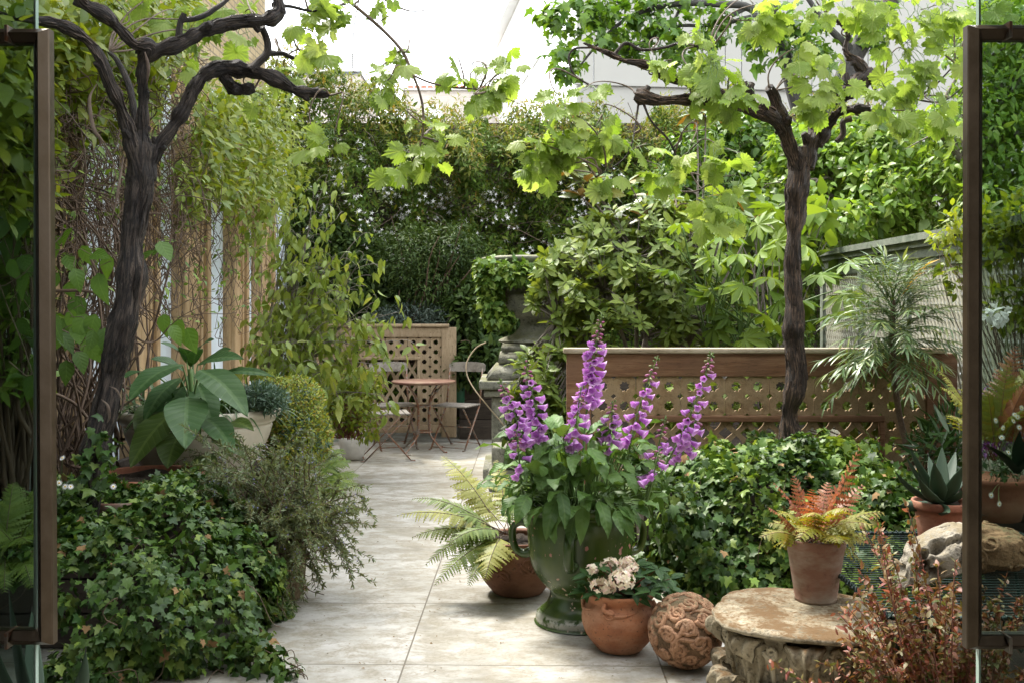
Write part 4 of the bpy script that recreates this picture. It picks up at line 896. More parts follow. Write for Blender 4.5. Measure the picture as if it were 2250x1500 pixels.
# ------------------------------------------------------------------ rosette shrub, fatsia, magnolia
def rosettes(lm, n, L, per, size, mats, tms, tilt=.45):
    p, ov = blobs(n, L, .9)
    for k in range(n):
        axis = unit(ov[k] * .5 + A(0, -.25, .8) + rnd(1)[0] * .35); u = unit(np.cross(axis, [1, .2, .1])); v = np.cross(axis, u); m = rng.integers(per - 2, per + 3); th = np.arange(m) * 2.4 + rng.uniform(0, 6)
        d = np.cos(th)[:, None] * u + np.sin(th)[:, None] * v + axis * (rng.uniform(.05, .75, m))[:, None]
        pp = np.repeat(p[k:k + 1], m, 0) - axis * (np.arange(m) * .006)[:, None]
        scatter(lm, tms, pp, d, axis + rnd(m) * .2, size * rng.uniform(.65, 1.15, m))
    return p
RL = [(1330, 600, 95, 75, 8.2, .35), (1400, 520, 110, 75, 8.4, .4), (1275, 640, 70, 70, 8.1, .3), (1340, 700, 90, 60, 8.1, .35), (1235, 700, 50, 60, 8.2, .25), (1215, 600, 50, 55, 8.2, .2), (1440, 640, 80, 80, 8.3, .35), (1310, 500, 60, 50, 8.4, .3), (1240, 560, 45, 30, 8.2, .2), (1190, 830, 40, 60, 8.0, .2), (1220, 900, 40, 60, 8.0, .2), (1470, 470, 60, 60, 8.5, .3), (1230, 770, 45, 45, 8.1, .2), (1200, 770, 30, 30, 8.2, .15), (1480, 720, 60, 50, 8.4, .3), (1500, 560, 70, 70, 8.5, .3), (1560, 640, 80, 80, 8.6, .3), (1600, 730, 80, 45, 8.6, .3), (1540, 480, 70, 60, 8.7, .3), (1660, 740, 60, 40, 8.6, .2), (1185, 650, 32, 45, 8.3, .12), (1150, 805, 30, 40, 8.2, .12), (1140, 880, 30, 40, 8.1, .12)]
t = thing('pittosporum_bush', 'large glossy bush of leaf rosettes on bare branching stems, beside the stone urn', 'bush', P(1440, 850, 8.4))
g = MB(); tipp = rosettes(g, 600, RL, 10, .115, None, OBO); g.build('foliage', M['rhodo'], t)
g = MB(); b0 = P(1400, 900, 8.4); b1 = P(1490, 880, 8.4)
hubs = [P(1420, 740, 8.3), P(1290, 740, 8.2), P(1450, 640, 8.35), P(1330, 640, 8.2), P(1230, 700, 8.15), P(1400, 560, 8.4), P(1480, 560, 8.5), P(1500, 700, 8.4)]
for hb in hubs:
    s0 = b0 if rng.random() < .5 else b1; tube(g, bez(s0, lerp(s0, hb, .5) + rnd(1)[0] * .08, hb, 12), np.linspace(.022, .012, 12), 6, .08)
for q in tipp: hb = hubs[int(np.argmin([np.linalg.norm(q - h) for h in hubs]))]; tube(g, bez(hb, lerp(hb, q, .5) + rnd(1)[0] * .06 - A(0, 0, .04), q, 8), np.linspace(.008, .003, 8), 4, cap=False)
g.build('stems', M['twig_grey'], t)
shrub('shade_bush', 'dark leafy undergrowth between the carved screen and the trellis wall', 'bush', P(1960, 1000, 7.5), [(1880, 880, 60, 70, 7.4, .15), (1960, 890, 60, 70, 7.3, .15), (2030, 900, 45, 70, 7.2, .15), (1800, 870, 50, 60, 7.5, .15), (1650, 880, 80, 60, 7.5, .15), (1480, 880, 100, 60, 7.5, .15)], 1500, ELL, .09, 'rhodo', .4, .6, stems=4, srad=.006)
t = thing('fatsia', 'large leaved fatsia with glossy palmate leaves behind the carved screen', 'shrub', P(1640, 860, 8.0))
g = MB(); gs = MB(); fp = [(1660, 690, .40), (1560, 600, .3), (1620, 560, .3), (1530, 560, .26), (1690, 610, .3), (1590, 520, .28), (1690, 540, .3), (1570, 670, .3), (1520, 650, .24), (1640, 620, .28), (1700, 660, .28), (1830, 640, .34), (1810, 700, .3), (1790, 600, .28), (1550, 720, .28), (1620, 740, .28), (1470, 600, .22), (1500, 500, .22), (1700, 470, .3), (1770, 540, .3), (1850, 580, .26), (1600, 470, .24), (1720, 720, .3), (1650, 500, .26), (1480, 530, .2), (1580, 560, .28), (1545, 530, .24), (1760, 660, .26), (1690, 740, .26), (1590, 630, .25), (1630, 580, .25), (1560, 640, .22), (1660, 560, .27), (1610, 700, .25)]
hub = [P(1630, 780, 8.1), P(1700, 770, 8.2), P(1560, 780, 8.2)]
for i, (px, py, sz) in enumerate(fp):
    q = P(px, py, 7.75 + rng.uniform(-.15, .4)); h = hub[i % 3]; dirv = unit(q - h) * .5 + A(rng.normal() * .5, -.6, -.35 + rng.normal() * .3)
    scatter(g, FATSIA, q[None], dirv, A(rng.normal() * .45, -.95 + rng.normal() * .3, .8), sz * 1.1); tube(gs, bez(h, lerp(h, q, .6) + A(0, .1, .08), q, 10), np.linspace(.009, .005, 10), 5)
g.build('foliage', M['fatsia'], t); gs.build('stems', M['greenstem'], t)
shrub('fig_bush', 'light green broad leaved branches between fatsia and vine trunk', 'bush', P(1690, 800, 9.0), [(1690, 470, 60, 45, 9, .2), (1640, 440, 50, 40, 9, .2), (1800, 460, 40, 40, 9.2, .2), (1740, 560, 50, 60, 9.2, .2), (1800, 570, 50, 40, 9.0, .2), (1600, 560, 60, 60, 9.3, .3), (1700, 680, 70, 70, 9.3, .3), (1560, 700, 70, 60, 9.3, .3)], 420, ELLW, .17, 'fatsia', .5, .6, stems=4, smat='twig_grey', rise=.1)
t = thing('magnolia', 'magnolia branch tips with brown backed leaves under the right vine', 'shrub', P(1530, 880, 9.0))
g = MB(); gs = MB()
for (px, py) in ((1240, 370), (1290, 400), (1530, 250), (1255, 360), (1330, 420), (1550, 245), (1600, 430), (1660, 480), (1275, 430), (1380, 400), (1420, 430), (1420, 480), (1470, 440), (1350, 470)):
    q = P(px, py, 8.6); m = 7; th = np.arange(m) * 2.4; d = np.stack([np.cos(th), np.sin(th) * .6 - .3, rng.uniform(-.6, .5, m)], 1); scatter(g, [ELL[0], ELL[1]], np.repeat(q[None], m, 0), d, A(0, -.4, 1) + rnd(m) * .4, rng.uniform(.15, .24, m)); tube(gs, bez(P(1500, 780, 8.8), P((px + 1520) / 2 + 20, (py + 700) / 2, 8.7), q, 14), np.linspace(.016, .006, 14), 5)
g.build('foliage', M['magnolia'], t); gs.build('stems', M['twig_grey'], t)

shrub('evergreen_bush', 'dark glossy evergreen at the foot of the stone urn pedestal', 'bush', P(1180, 1030, 8.3), [(1150, 890, 40, 60, 8.4, .15), (1200, 930, 55, 80, 8.3, .2), (1140, 970, 32, 45, 8.1, .12), (1230, 860, 40, 50, 8.3, .15)], 620, ELL, .10, 'ceanothus', .5, .6, stems=5, srad=.006)
# ------------------------------------------------------------------ left climbers
t = thing('climbing_stems', 'tangled mass of bare brown climber stems over the upper left wall', 'climber', (-2.6, 6.6, .4))
g = MB()
def wallp(px, py, off=.1):
    Xw = -2.68 + off; D = Xw * F / (px - CX); return A(Xw, D, CH - (py - HY) / F * D)
for i in range(950):
    px = rng.uniform(60, 440); py = rng.uniform(130, 640) if rng.random() < .8 else rng.uniform(60, 720)
    if py > 470 and rng.random() < .55: continue
    a = wallp(px, py, rng.uniform(.02, .42)); L = rng.uniform(.15, .55); ang = rng.uniform(0, 6.28); b = a + A(rng.normal() * .12, cos(ang) * L, sin(ang) * L - .1)
    tube(g, twig_curve(a, b, -.06 * rng.random(), .10, 9), rng.uniform(.0016, .0042), 3, cap=False)
for i in range(60):
    px = rng.uniform(100, 330); a = wallp(px, rng.uniform(850, 1080), rng.uniform(.05, .25)); b = wallp(px + rng.normal() * 40, rng.uniform(250, 520), rng.uniform(.05, .3))
    tube(g, twig_curve(a, b, 0, .14, 16), rng.uniform(.003, .008), 4, cap=False)
for i in range(40):
    a = wallp(rng.uniform(120, 210), rng.uniform(960, 1090), rng.uniform(.05, .3)); b = wallp(rng.uniform(110, 230), rng.uniform(700, 860), rng.uniform(.05, .3)); tube(g, twig_curve(a, b, 0, .12, 14), rng.uniform(.004, .009), 4, cap=False)
for i in range(170):
    px = rng.uniform(330, 620); a = wallp(px, rng.uniform(450, 760), rng.uniform(.03, .2)); L = rng.uniform(.2, .8); ang = rng.uniform(.6, 2.5); tube(g, twig_curve(a, a + A(0, cos(ang) * L, sin(ang) * L), 0, .08, 9), rng.uniform(.002, .004), 3, cap=False)
g.build('stems', M['brownstem'], t)
def wall_leaves(name, label, regs, n, tms, size, mat, droop=.4):
    g = MB(); k = rng.choice(len(regs), n, p=np.array([r[2] * r[3] for r in regs]) / sum(r[2] * r[3] for r in regs)); pts = []
    for i in k:
        r = regs[i]; a = rng.uniform(0, 6.28); q = rng.random() ** .5; px = min(r[0] + r[2] * q * cos(a), 735); py = r[1] + r[3] * q * sin(a); pts.append(wallp(px, py, rng.uniform(.05, r[4])))
    p = np.array(pts); p = p + rnd(n) * .05; keep = (sn(p, 1.6, 6) > -.7) & (p[:, 0] > -2.66); p = p[keep]
    foliage(g, tms, p, np.tile(A(.8, -.5, .2), (len(p), 1)), size, droop, .6, 1.0); return g
t = thing('akebia_climber', 'yellow green leafy climber covering the left wall and spilling over its top', 'climber', (-2.4, 8.5, .4))
g = wall_leaves('', '', [(520, 320, 90, 130, .5), (600, 260, 60, 90, .4), (470, 250, 60, 80, .5), (560, 420, 80, 70, .4), (450, 400, 60, 70, .4), (620, 380, 50, 90, .4), (560, 520, 40, 30, .3), (560, 250, 60, 60, .4), (660, 330, 40, 60, .3)], 6000, ELL + [OBO[1]], .085, 'climber'); g.build('foliage', M['climber'], t)
g = wall_leaves('', '', [(250, 30, 200, 60, .6), (150, 120, 80, 60, .5), (330, 110, 90, 50, .5), (240, 200, 120, 90, .3), (40, 120, 80, 130, .5), (40, 330, 70, 150, .4)], 6200, ELLW + OBO, .085, 'climber'); g.build('upper_foliage', M['climber'], t)
g = wall_leaves('', '', [(300, 300, 160, 160, .4), (200, 500, 90, 160, .35), (380, 380, 80, 120, .4), (420, 560, 100, 80, .3), (520, 620, 80, 90, .3), (400, 680, 80, 60, .2)], 1000, ELL, .055, 'climber'); g.build('sparse_foliage', M['bright'], t)
# drooping shrub
t = thing('drooping_shrub', 'arching shrub with drooping pointed leaves in front of the left wall', 'shrub', A(-2.1, 8.6, .45))
g = MB(); gs = MB(); b0 = A(-2.1, 8.6, .45)
tips = [(860, 690, 8.1), (830, 660, 8.1), (870, 750, 7.9), (720, 385, 8.6), (690, 420, 8.6), (800, 560, 8.4), (790, 520, 8.5), (740, 480, 8.6), (640, 500, 8.8), (600, 430, 8.9), (700, 580, 8.3), (760, 640, 8.1), (640, 640, 8.3), (600, 700, 8.0), (700, 720, 7.9), (780, 760, 7.8), (560, 780, 7.8), (640, 800, 7.6), (720, 810, 7.7), (820, 800, 7.8), (840, 870, 7.8), (680, 660, 8.1), (620, 580, 8.5), (590, 760, 7.8), (750, 700, 7.9), (660, 750, 7.8), (800, 700, 7.9), (690, 520, 8.5), (740, 560, 8.3), (770, 600, 8.2), (610, 660, 8.1), (650, 560, 8.4), (730, 640, 8.1), (700, 800, 7.7), (640, 450, 8.8)]
for px, py, D in tips:
    e = P(px, py, D); md = lerp(b0, e, .55) + A(rng.normal() * .1, 0, .28 + .1 * rng.normal()); q = bez(b0, md, e, 22); tube(gs, q, np.linspace(.011, .002, 22), 4, cap=False)
    for kk in range(9, 22):
        for s in range(2):
            o0 = q[kk]; d = unit(A(rng.normal() * .6, rng.normal() * .5, -.1 + rng.normal() * .35)) * rng.uniform(.05, .22); q2 = bez(o0, o0 + d * .6 + A(0, 0, .03), o0 + d - A(0, 0, .02), 5)
            if s == 0: tube(gs, q2, .002, 3, cap=False)
            m = 2; foliage(g, ELL, np.repeat(q2[-1:], m, 0) + rnd(m) * .02, d + rnd(m) * .2, .092, .95, .45, .6)
g.build('foliage', M['pendulous'], t); gs.build('stems', M['twig_grey'], t)
shrub('berberis_bush', 'small russet tinged twiggy bush left of the bistro chairs', 'bush', P(770, 960, 9.0), [(760, 890, 60, 60, 9.0, .3), (720, 850, 60, 50, 9, .3), (800, 920, 40, 50, 9.0, .25), (700, 920, 50, 50, 8.8, .25), (800, 840, 50, 40, 9, .25)], 2600, ELL, .05, 'climber', .3, .7, stems=12, smat='redstem', srad=.006)
# broad heart leaved climber near the left door
t = thing('heart_leaved_climber', 'climber with big heart shaped leaves just right of the left door', 'climber', A(-2.35, 5.0, .5))
g = MB(); gs = MB()
hl = [(160, 500), (140, 520), (180, 540), (145, 560), (200, 560), (165, 590), (130, 600), (215, 600), (150, 620), (190, 690), (160, 680), (140, 700), (175, 710), (150, 740), (185, 745), (125, 760), (170, 770), (205, 725), (130, 730), (210, 690), (155, 715), (245, 700), (255, 745), (230, 720), (145, 790), (120, 690), (170, 650), (240, 560), (130, 540), (350, 530), (340, 550), (375, 715), (390, 700), (360, 690), (410, 720), (370, 530), (90, 560), (70, 500), (50, 560), (30, 520), (60, 640), (25, 620), (70, 720), (40, 700), (20, 760), (60, 600), (35, 660), (75, 780), (50, 470), (15, 480), (20, 570), (55, 740), (80, 820)]
for px, py in hl:
    q = P(px, py, 4.95 + rng.uniform(-.15, .25)); scatter(g, ELLW, q[None], A(rng.normal() * .5, -.4, -.75 + rng.normal() * .3), A(rng.normal() * .4, -.6, .7), rng.uniform(.10, .15)); tube(gs, twig_curve(q + A(rng.normal() * .1, .05, .06), q, 0, .02, 5), .002, 3)
for L in ([(120, 640, 5, 8), (190, 640, 5, 7), (240, 660, 5, 6), (300, 740, 5, 5), (340, 750, 5.1, 4), (375, 715, 5.1, 3)], [(200, 570, 5, 6), (230, 640, 5, 7), (235, 700, 5, 6)], [(100, 1000, 5.1, 12), (40, 900, 5.1, 10), (60, 800, 5.1, 8), (70, 640, 5, 6), (50, 500, 5, 5)]): q, r = ribbon_path(L, 6); tube(gs, q, r, 5)
g.build('foliage', M['heart'], t); gs.build('stems', M['brownstem'], t)
# ------------------------------------------------------------------ the two old vines
t_pts = {}
def vine(name, label, limbs, base, mat, n=18):
    t = thing(name, label, 'vine', base); LP = []
    for i, (nm, L) in enumerate(limbs):
        q, r = ribbon_path(L, 9); r = r * .77; th = r.max() > .03
        if th:
            q = q + np.stack([sn(q, 1.6, 1), sn(q, 1.6, 4), sn(q, 1.6, 8)], 1) * (r[:, None] * (.2 if nm == 'trunk' else .5)); r = r * (1 + .16 * sn(q, 3.3, 2) + (.08 if nm == 'trunk' else .17) * sn(q, 8.5, 6))
        g = MB(); tube(g, q, r, 32 if th else 8, .12 if th else .10, rng.uniform(2.5, 5), True, ridges=7)
        if th:   # shaggy bark shreds standing off the surface
            m = int(len(q) * 1.5); k = rng.integers(2, max(3, len(q) - 9), m)
            for j in k:
                T = unit(q[j + 1] - q[j]); u = unit(np.cross(T, rnd(1)[0])); e_ = min(len(q) - 2, j + rng.integers(3, 7)); pts = q[j:e_ + 1] + u * (r[j:e_ + 1] * np.linspace(.93, 1.02, e_ + 1 - j))[:, None]; sp_ = smooth_path(pts, 2); tube(g, sp_, np.linspace(.0065, .0015, len(sp_)) * rng.uniform(.7, 1.5), 5, flat=(1.4, .5))
        if th and nm == 'branch':   # pruned spurs and knots
            for j in rng.integers(6, len(q) - 4, 5):
                T = unit(q[j + 1] - q[j]); u = unit(np.cross(T, rnd(1)[0]) + A(0, -.2, .5)); Ls = r[j] * rng.uniform(1.3, 2.1); tube(g, smooth_path([q[j], q[j] + u * Ls * .6, q[j] + u * Ls + T * .01], 4), np.linspace(r[j] * .75, r[j] * rng.uniform(.3, .5), 9), 12, .18, 6, True)
        LP.append(q); g.build(nm, M[mat], t)
    t_pts[t.name] = np.concatenate(LP); return t
VL = [('trunk', [(196, 1190, 4.84, 64), (203, 1120, 4.84, 62), (214, 1000, 4.84, 72), (238, 860, 4.85, 70), (268, 730, 4.85, 66), (288, 610, 4.85, 66), (297, 500, 4.86, 68), (304, 420, 4.86, 74), (310, 350, 4.86, 72), (312, 315, 4.86, 56)]),
      ('branch', [(300, 395, 4.86, 44), (285, 320, 4.8, 38), (270, 265, 4.75, 34), (245, 200, 4.68, 34), (215, 125, 4.6, 34), (170, 78, 4.55, 34), (120, 52, 4.5, 30), (60, 42, 4.45, 22), (0, 34, 4.4, 18), (-60, 30, 4.4, 14)]),
      ('branch', [(310, 360, 4.86, 50), (312, 270, 4.85, 36), (313, 190, 4.84, 34), (318, 130, 4.82, 34), (332, 100, 4.8, 44), (300, 100, 4.75, 38), (262, 72, 4.7, 32), (225, 45, 4.65, 38), (185, 15, 4.6, 34), (165, -40, 4.55, 30)]),
      ('branch', [(318, 125, 4.83, 34), (350, 108, 4.83, 38), (400, 92, 4.85, 34), (450, 66, 4.88, 36), (520, 46, 4.92, 36), (580, 42, 4.96, 42), (606, 20, 5.0, 36), (600, -30, 5.0, 26)]),
      ('branch', [(325, 400, 4.86, 52), (352, 330, 4.9, 44), (375, 290, 4.92, 38), (398, 245, 4.95, 38), (425, 195, 5.0, 36), (465, 162, 5.05, 36), (520, 152, 5.1, 38), (570, 162, 5.12, 38), (610, 185, 5.14, 36), (650, 205, 5.16, 28), (695, 205, 5.18, 26), (724, 210, 5.2, 18)]),
      ('branch', [(495, 170, 5.1, 30), (520, 195, 5.1, 36), (560, 195, 5.12, 24)]),
      ('branch', [(548, 155, 5.1, 26), (565, 140, 5.12, 24), (588, 115, 5.15, 22), (585, 85, 5.15, 20), (575, 60, 5.1, 20)]),
      ('branch', [(588, 118, 5.15, 18), (620, 118, 5.2, 14), (645, 128, 5.2, 12), (672, 128, 5.25, 8)]),
      ('branch', [(392, 95, 4.86, 24), (395, 55, 4.86, 18), (405, 30, 4.86, 16)]), ('branch', [(395, 45, 4.86, 18), (440, 38, 4.9, 16), (480, 15, 4.95, 14), (510, -10, 5, 12)]),
      ('branch', [(300, 275, 4.95, 20), (285, 195, 5.0, 20), (262, 140, 5.05, 16), (240, 115, 5.1, 12)]), ('branch', [(600, 12, 5, 16), (640, 15, 5.1, 10), (690, 25, 5.2, 7), (760, 10, 5.3, 5)])]
vl = vine('grape_vine', 'gnarled dark old vine trunk at left with cut spreading limbs', VL, P(203, 1150, 4.84), 'vinebark')
VR = [('trunk', [(1748, 1030, 6.2, 66), (1745, 980, 6.2, 58), (1742, 900, 6.2, 56), (1750, 840, 6.2, 56), (1747, 770, 6.2, 54), (1740, 700, 6.2, 54), (1744, 600, 6.2, 54), (1745, 500, 6.2, 54), (1747, 440, 6.2, 60), (1754, 385, 6.2, 64), (1760, 345, 6.2, 62), (1762, 325, 6.2, 48)]),
      ('branch', [(1752, 370, 6.2, 46), (1738, 310, 6.15, 38), (1722, 260, 6.1, 36), (1705, 215, 6.05, 34), (1690, 196, 6.0, 30)]),
      ('branch', [(1742, 345, 6.2, 30), (1722, 290, 6.1, 30), (1690, 255, 6.0, 32), (1650, 240, 5.95, 42), (1610, 238, 5.9, 46), (1560, 222, 5.9, 32), (1510, 222, 5.88, 28), (1450, 218, 5.85, 26), (1410, 210, 5.85, 34), (1394, 206, 5.85, 26)]),
      ('branch', [(1650, 232, 5.95, 30), (1580, 205, 6.0, 26), (1520, 180, 6.0, 28), (1460, 168, 6.0, 28), (1420, 150, 6.0, 24), (1375, 138, 6.0, 20), (1345, 122, 6.0, 14), (1310, 108, 6.0, 9), (1282, 95, 6.0, 6)]),
      ('branch', [(1302, 105, 6.0, 6), (1262, 108, 6.0, 6), (1250, 130, 6.0, 6), (1262, 165, 6.0, 6), (1300, 190, 6.0, 5)]),
      ('branch', [(1350, 120, 6, 10), (1375, 95, 6, 9), (1410, 110, 6, 9), (1460, 105, 6, 8), (1500, 95, 6, 8), (1560, 110, 6, 6)]),
      ('branch', [(1768, 365, 6.2, 44), (1778, 300, 6.22, 38), (1790, 255, 6.25, 34), (1812, 215, 6.3, 38), (1850, 195, 6.35, 46), (1890, 178, 6.4, 50), (1912, 165, 6.4, 30)]),
      ('branch', [(1895, 170, 6.4, 34), (1880, 140, 6.4, 24), (1858, 115, 6.4, 18), (1865, 80, 6.4, 14), (1850, 55, 6.4, 10), (1820, 35, 6.4, 7)]),
      ('branch', [(1786, 315, 6.22, 34), (1815, 280, 6.2, 28), (1845, 252, 6.15, 26), (1880, 244, 6.1, 26), (1908, 240, 6.1, 22)]),
      ('branch', [(1870, 262, 6.1, 18), (1852, 268, 6.1, 18), (1852, 295, 6.1, 18), (1838, 312, 6.1, 16)]),
      ('branch', [(1650, 225, 5.95, 30), (1650, 200, 5.9, 24), (1655, 185, 5.9, 22)]), ('branch', [(1416, 205, 5.85, 20), (1425, 190, 5.85, 16)]),
      ('branch', [(1912, 172, 6.4, 10), (1920, 195, 6.35, 9), (1930, 205, 6.35, 7)]),
      ('branch', [(1404, 222, 5.85, 7), (1398, 260, 5.8, 6), (1390, 310, 5.7, 5), (1370, 350, 5.7, 4), (1310, 390, 5.6, 4)]), ('branch', [(1412, 222, 5.85, 8), (1430, 265, 5.8, 6), (1470, 310, 5.8, 6), (1488, 360, 5.8, 5), (1482, 420, 5.8, 4)]),
      ('branch', [(1900, 160, 6.4, 10), (1980, 215, 6.3, 7), (2040, 200, 6.2, 6), (2100, 140, 6.1, 4)]), ('branch', [(1960, 205, 6.3, 7), (2060, 225, 6.2, 5), (2120, 190, 6.1, 4)])]
vr = vine('grape_vine', 'old vine with reddish brown trunk and knotted limbs at right', VR, P(1745, 1005, 6.2), 'vinebark_r')
def vine_leaves(parent, cl, dens=1.08, name='foliage', size=.132):
    g = MB(); gs = MB()
    for (px, py, rad, n, D) in cl:
        c = P(px, py, D); rr = rad * D / F; tp = c + A(0, .05, rr * .6); lp = t_pts[parent.name]; dd_ = np.linalg.norm(lp - tp, axis=1); j_ = int(dd_.argmin())
        if .05 < dd_[j_] < .9: gt = MB(); tube(gt, smooth_path(twig_curve(lp[j_], tp, .06, .05, 6), 3), np.linspace(.0055, .0025, 16), 5, .1); gt.build('shoot', M['twig'], parent)
        for k in range(int(n * dens)):
            d = unit(rnd(1)[0]) * rr * rng.random() ** .6 * A(1, .9, .9); q = c + d; lean = unit(d + 1e-6)
            ax = lean * .45 + A(rng.normal() * .35, -.15 + rng.normal() * .35, -.55 + rng.normal() * .3); nr = A(rng.normal() * .4, -.55 + rng.normal() * .4, .65 + rng.normal() * .35)
            scatter(g, VINE, q[None], ax, nr, size * rng.uniform(.55, 1.2)); tube(gs, twig_curve(tp + rnd(1)[0] * rr * .2, q, .01, .01, 4), .0018, 3, cap=False)
    g.build(name, M['vine'], parent); o = gs.build('leaf_stalks', M['greenstem'], parent); o['kind'] = 'stuff'
S = 5.6
vine_leaves(vr, [(1240, 270, 50, 9, S), (1190, 340, 42, 9, S), (1175, 375, 30, 6, S), (1285, 330, 55, 11, S), (1330, 270, 45, 8, S), (1235, 225, 32, 5, S), (1290, 205, 30, 4, S), (1400, 335, 45, 7, S), (1450, 385, 40, 7, S), (1340, 380, 40, 6, S), (1540, 90, 42, 9, 5.9), (1570, 160, 55, 13, 5.8), (1620, 205, 45, 9, 5.75), (1535, 205, 35, 6, 5.8), (1530, 150, 35, 6, 5.9), (1600, 240, 30, 4, 5.7), (1660, 30, 45, 7, 6), (1720, 25, 45, 8, 6), (1790, 20, 45, 8, 6), (1850, 10, 40, 6, 6), (1680, 60, 35, 5, 6), (1755, 130, 45, 9, 5.9), (1820, 170, 48, 10, 5.9), (1775, 205, 38, 7, 5.9), (1800, 120, 40, 6, 5.95), (1795, 238, 25, 3, 5.9), (1950, 70, 50, 10, 6), (2030, 50, 55, 11, 6), (2085, 120, 50, 10, 5.9), (1990, 140, 60, 13, 6), (1945, 205, 45, 7, 6), (2050, 220, 50, 10, 5.9), (2095, 260, 40, 7, 5.9), (1950, 250, 45, 8, 5.9), (2010, 265, 40, 6, 5.9), (2085, 30, 50, 9, 5.9), (2180, 40, 50, 8, 5.8), (2020, 180, 50, 8, 5.95), (1990, 20, 45, 7, 6), (1920, 20, 40, 5, 6), (1560, 430, 45, 8, 5.5), (1590, 350, 42, 7, 5.5), (1555, 480, 30, 5, 5.5), (1605, 465, 35, 5, 5.5), (1520, 340, 40, 5, 5.5), (1570, 300, 30, 3, 5.6), (1620, 400, 30, 4, 5.5), (1440, 130, 25, 3, 5.9), (1470, 150, 20, 2, 5.9), (1240, 320, 45, 7, S), (1310, 300, 40, 6, S), (1160, 310, 25, 3, S)])
shoots = [[(756, -5, 5.3, 9), (800, 30, 5.3, 8), (850, 75, 5.3, 8), (885, 115, 5.3, 8), (905, 160, 5.3, 7), (922, 205, 5.3, 6), (930, 250, 5.3, 6), (926, 310, 5.3, 5), (905, 355, 5.3, 4)], [(905, 165, 5.3, 5), (945, 182, 5.3, 5), (990, 192, 5.3, 4), (1030, 195, 5.3, 4), (1075, 200, 5.3, 3)], [(845, 0, 5.35, 5), (880, 18, 5.35, 4), (905, 25, 5.35, 3), (935, 22, 5.35, 2.5), (955, 5, 5.35, 1.5)], [(828, 52, 5.3, 3), (862, 30, 5.3, 2)], [(1108, 215, 5.3, 2), (1150, 232, 5.3, 1.5)], [(790, -5, 5.4, 3), (778, 60, 5.4, 2.5), (775, 150, 5.4, 2.5), (785, 160, 5.4, 2)]]
for L in shoots: q, r = ribbon_path(L, 6); t_pts[vl.name] = np.vstack([t_pts[vl.name], q]); g = MB(); tube(g, q, r, 7, .12); g.build('shoot', M['twig'], vl)
vine_leaves(vl, [(1060, 170, 42, 9, 5.3), (1110, 150, 32, 6, 5.3), (1045, 195, 34, 6, 5.3), (1125, 180, 25, 4, 5.3), (1080, 205, 30, 4, 5.3), (1015, 165, 25, 4, 5.3), (930, 275, 32, 5, 5.3), (940, 335, 46, 10, 5.3), (890, 350, 38, 7, 5.3), (980, 325, 28, 4, 5.3), (870, 375, 22, 3, 5.3), (895, 118, 24, 4, 5.3), (830, 165, 45, 7, 5.2), (845, 200, 42, 6, 5.2), (730, 315, 38, 6, 5.0), (712, 330, 25, 3, 5.0), (705, 60, 42, 7, 5.2), (745, 40, 35, 5, 5.2), (655, 50, 26, 4, 5.2), (700, 115, 24, 3, 5.2), (845, -5, 30, 4, 5.3), (770, 10, 25, 3, 5.2), (720, 5, 35, 5, 5.2), (600, 160, 30, 4, 5.4), (630, 170, 30, 4, 5.4), (575, 220, 25, 3, 5.3), (430, 60, 55, 8, 5.6), (380, 45, 45, 6, 5.6), (520, 80, 40, 5, 5.6), (470, 20, 45, 6, 5.6), (310, 20, 45, 5, 5.5), (240, 10, 40, 4, 5.4), (540, 0, 40, 4, 5.5), (430, 120, 40, 5, 5.7), (390, 140, 25, 3, 5.6)], .85)
# loose strips of peeled bark on the left vine
for L, wd in (([(212, 185, 4.6), (197, 215, 4.58), (200, 260, 4.58), (208, 290, 4.57), (222, 310, 4.57), (212, 330, 4.57)], .022), ([(272, 340, 4.75), (262, 400, 4.72), (255, 440, 4.72), (246, 480, 4.7)], .016), ([(316, 560, 4.75), (308, 640, 4.74), (306, 670, 4.74), (318, 684, 4.73)], .014), ([(240, 848, 4.76), (255, 855, 4.72), (268, 880, 4.72)], .014), ([(222, 876, 4.76), (236, 890, 4.7), (240, 915, 4.7), (236, 928, 4.71)], .018), ([(318, 115, 4.74), (326, 150, 4.72), (322, 185, 4.74)], .02)):
    q = smooth_path([P(*a) for a in L], 6); s = wd * np.sin(np.linspace(.25, pi - .1, len(q))) ; g = MB(); S_ = A(.9, -.3, .15); V = np.concatenate([np.stack([q - S_ * s[:, None] * .5, q + S_ * s[:, None] * .5, q + S_ * s[:, None] * .5 + A(0, .003, 0), q - S_ * s[:, None] * .5 + A(0, .003, 0)], 1).reshape(-1, 3)]); F4 = []
    for i in range(len(q) - 1):
        for c in range(4): F4.append((4 * i + c, 4 * i + (c + 1) % 4, 4 * i + 4 + (c + 1) % 4, 4 * i + 4 + c))
    g.add(V, F4, None, [(v[0], v[2]) for v in V]); g.build('bark_strip', M['strip'], vl)

# ------------------------------------------------------------------ left planting
c = A(P(432, 0, 6.45)[0], 6.5, .42)
t = thing('cream_planter', 'large cream glazed planter with rolled rim at left', 'planter', c)
g = MB(); lathe(g, [(.001, .003), (.27, .003), (.30, .03), (.37, .13), (.43, .25), (.455, .33), (.45, .345), (.47, .36), (.475, .375), (.50, .40), (.505, .425), (.49, .445), (.46, .44), (.44, .41), (.001, .40)], 72, c, sub=3, mod=lambda th, z: 1 + (z > .39) * .012 * np.sin(th * 14)); g.build('body', M['cream'], t)
g = MB(); disc(g, c + A(0, 0, .415), .45, 32, .008); g.build('soil', M['soil'], t)
t = thing('broad_leaved_plant', 'dark green plant with very large veined leaves rising from the cream planter', 'plant', P(425, 930, 6.0))
g = MB(); st0 = P(425, 960, 6.15); tube(g, smooth_path([st0, P(422, 880, 6.1), P(418, 810, 6.1)], 6), .014, 8)
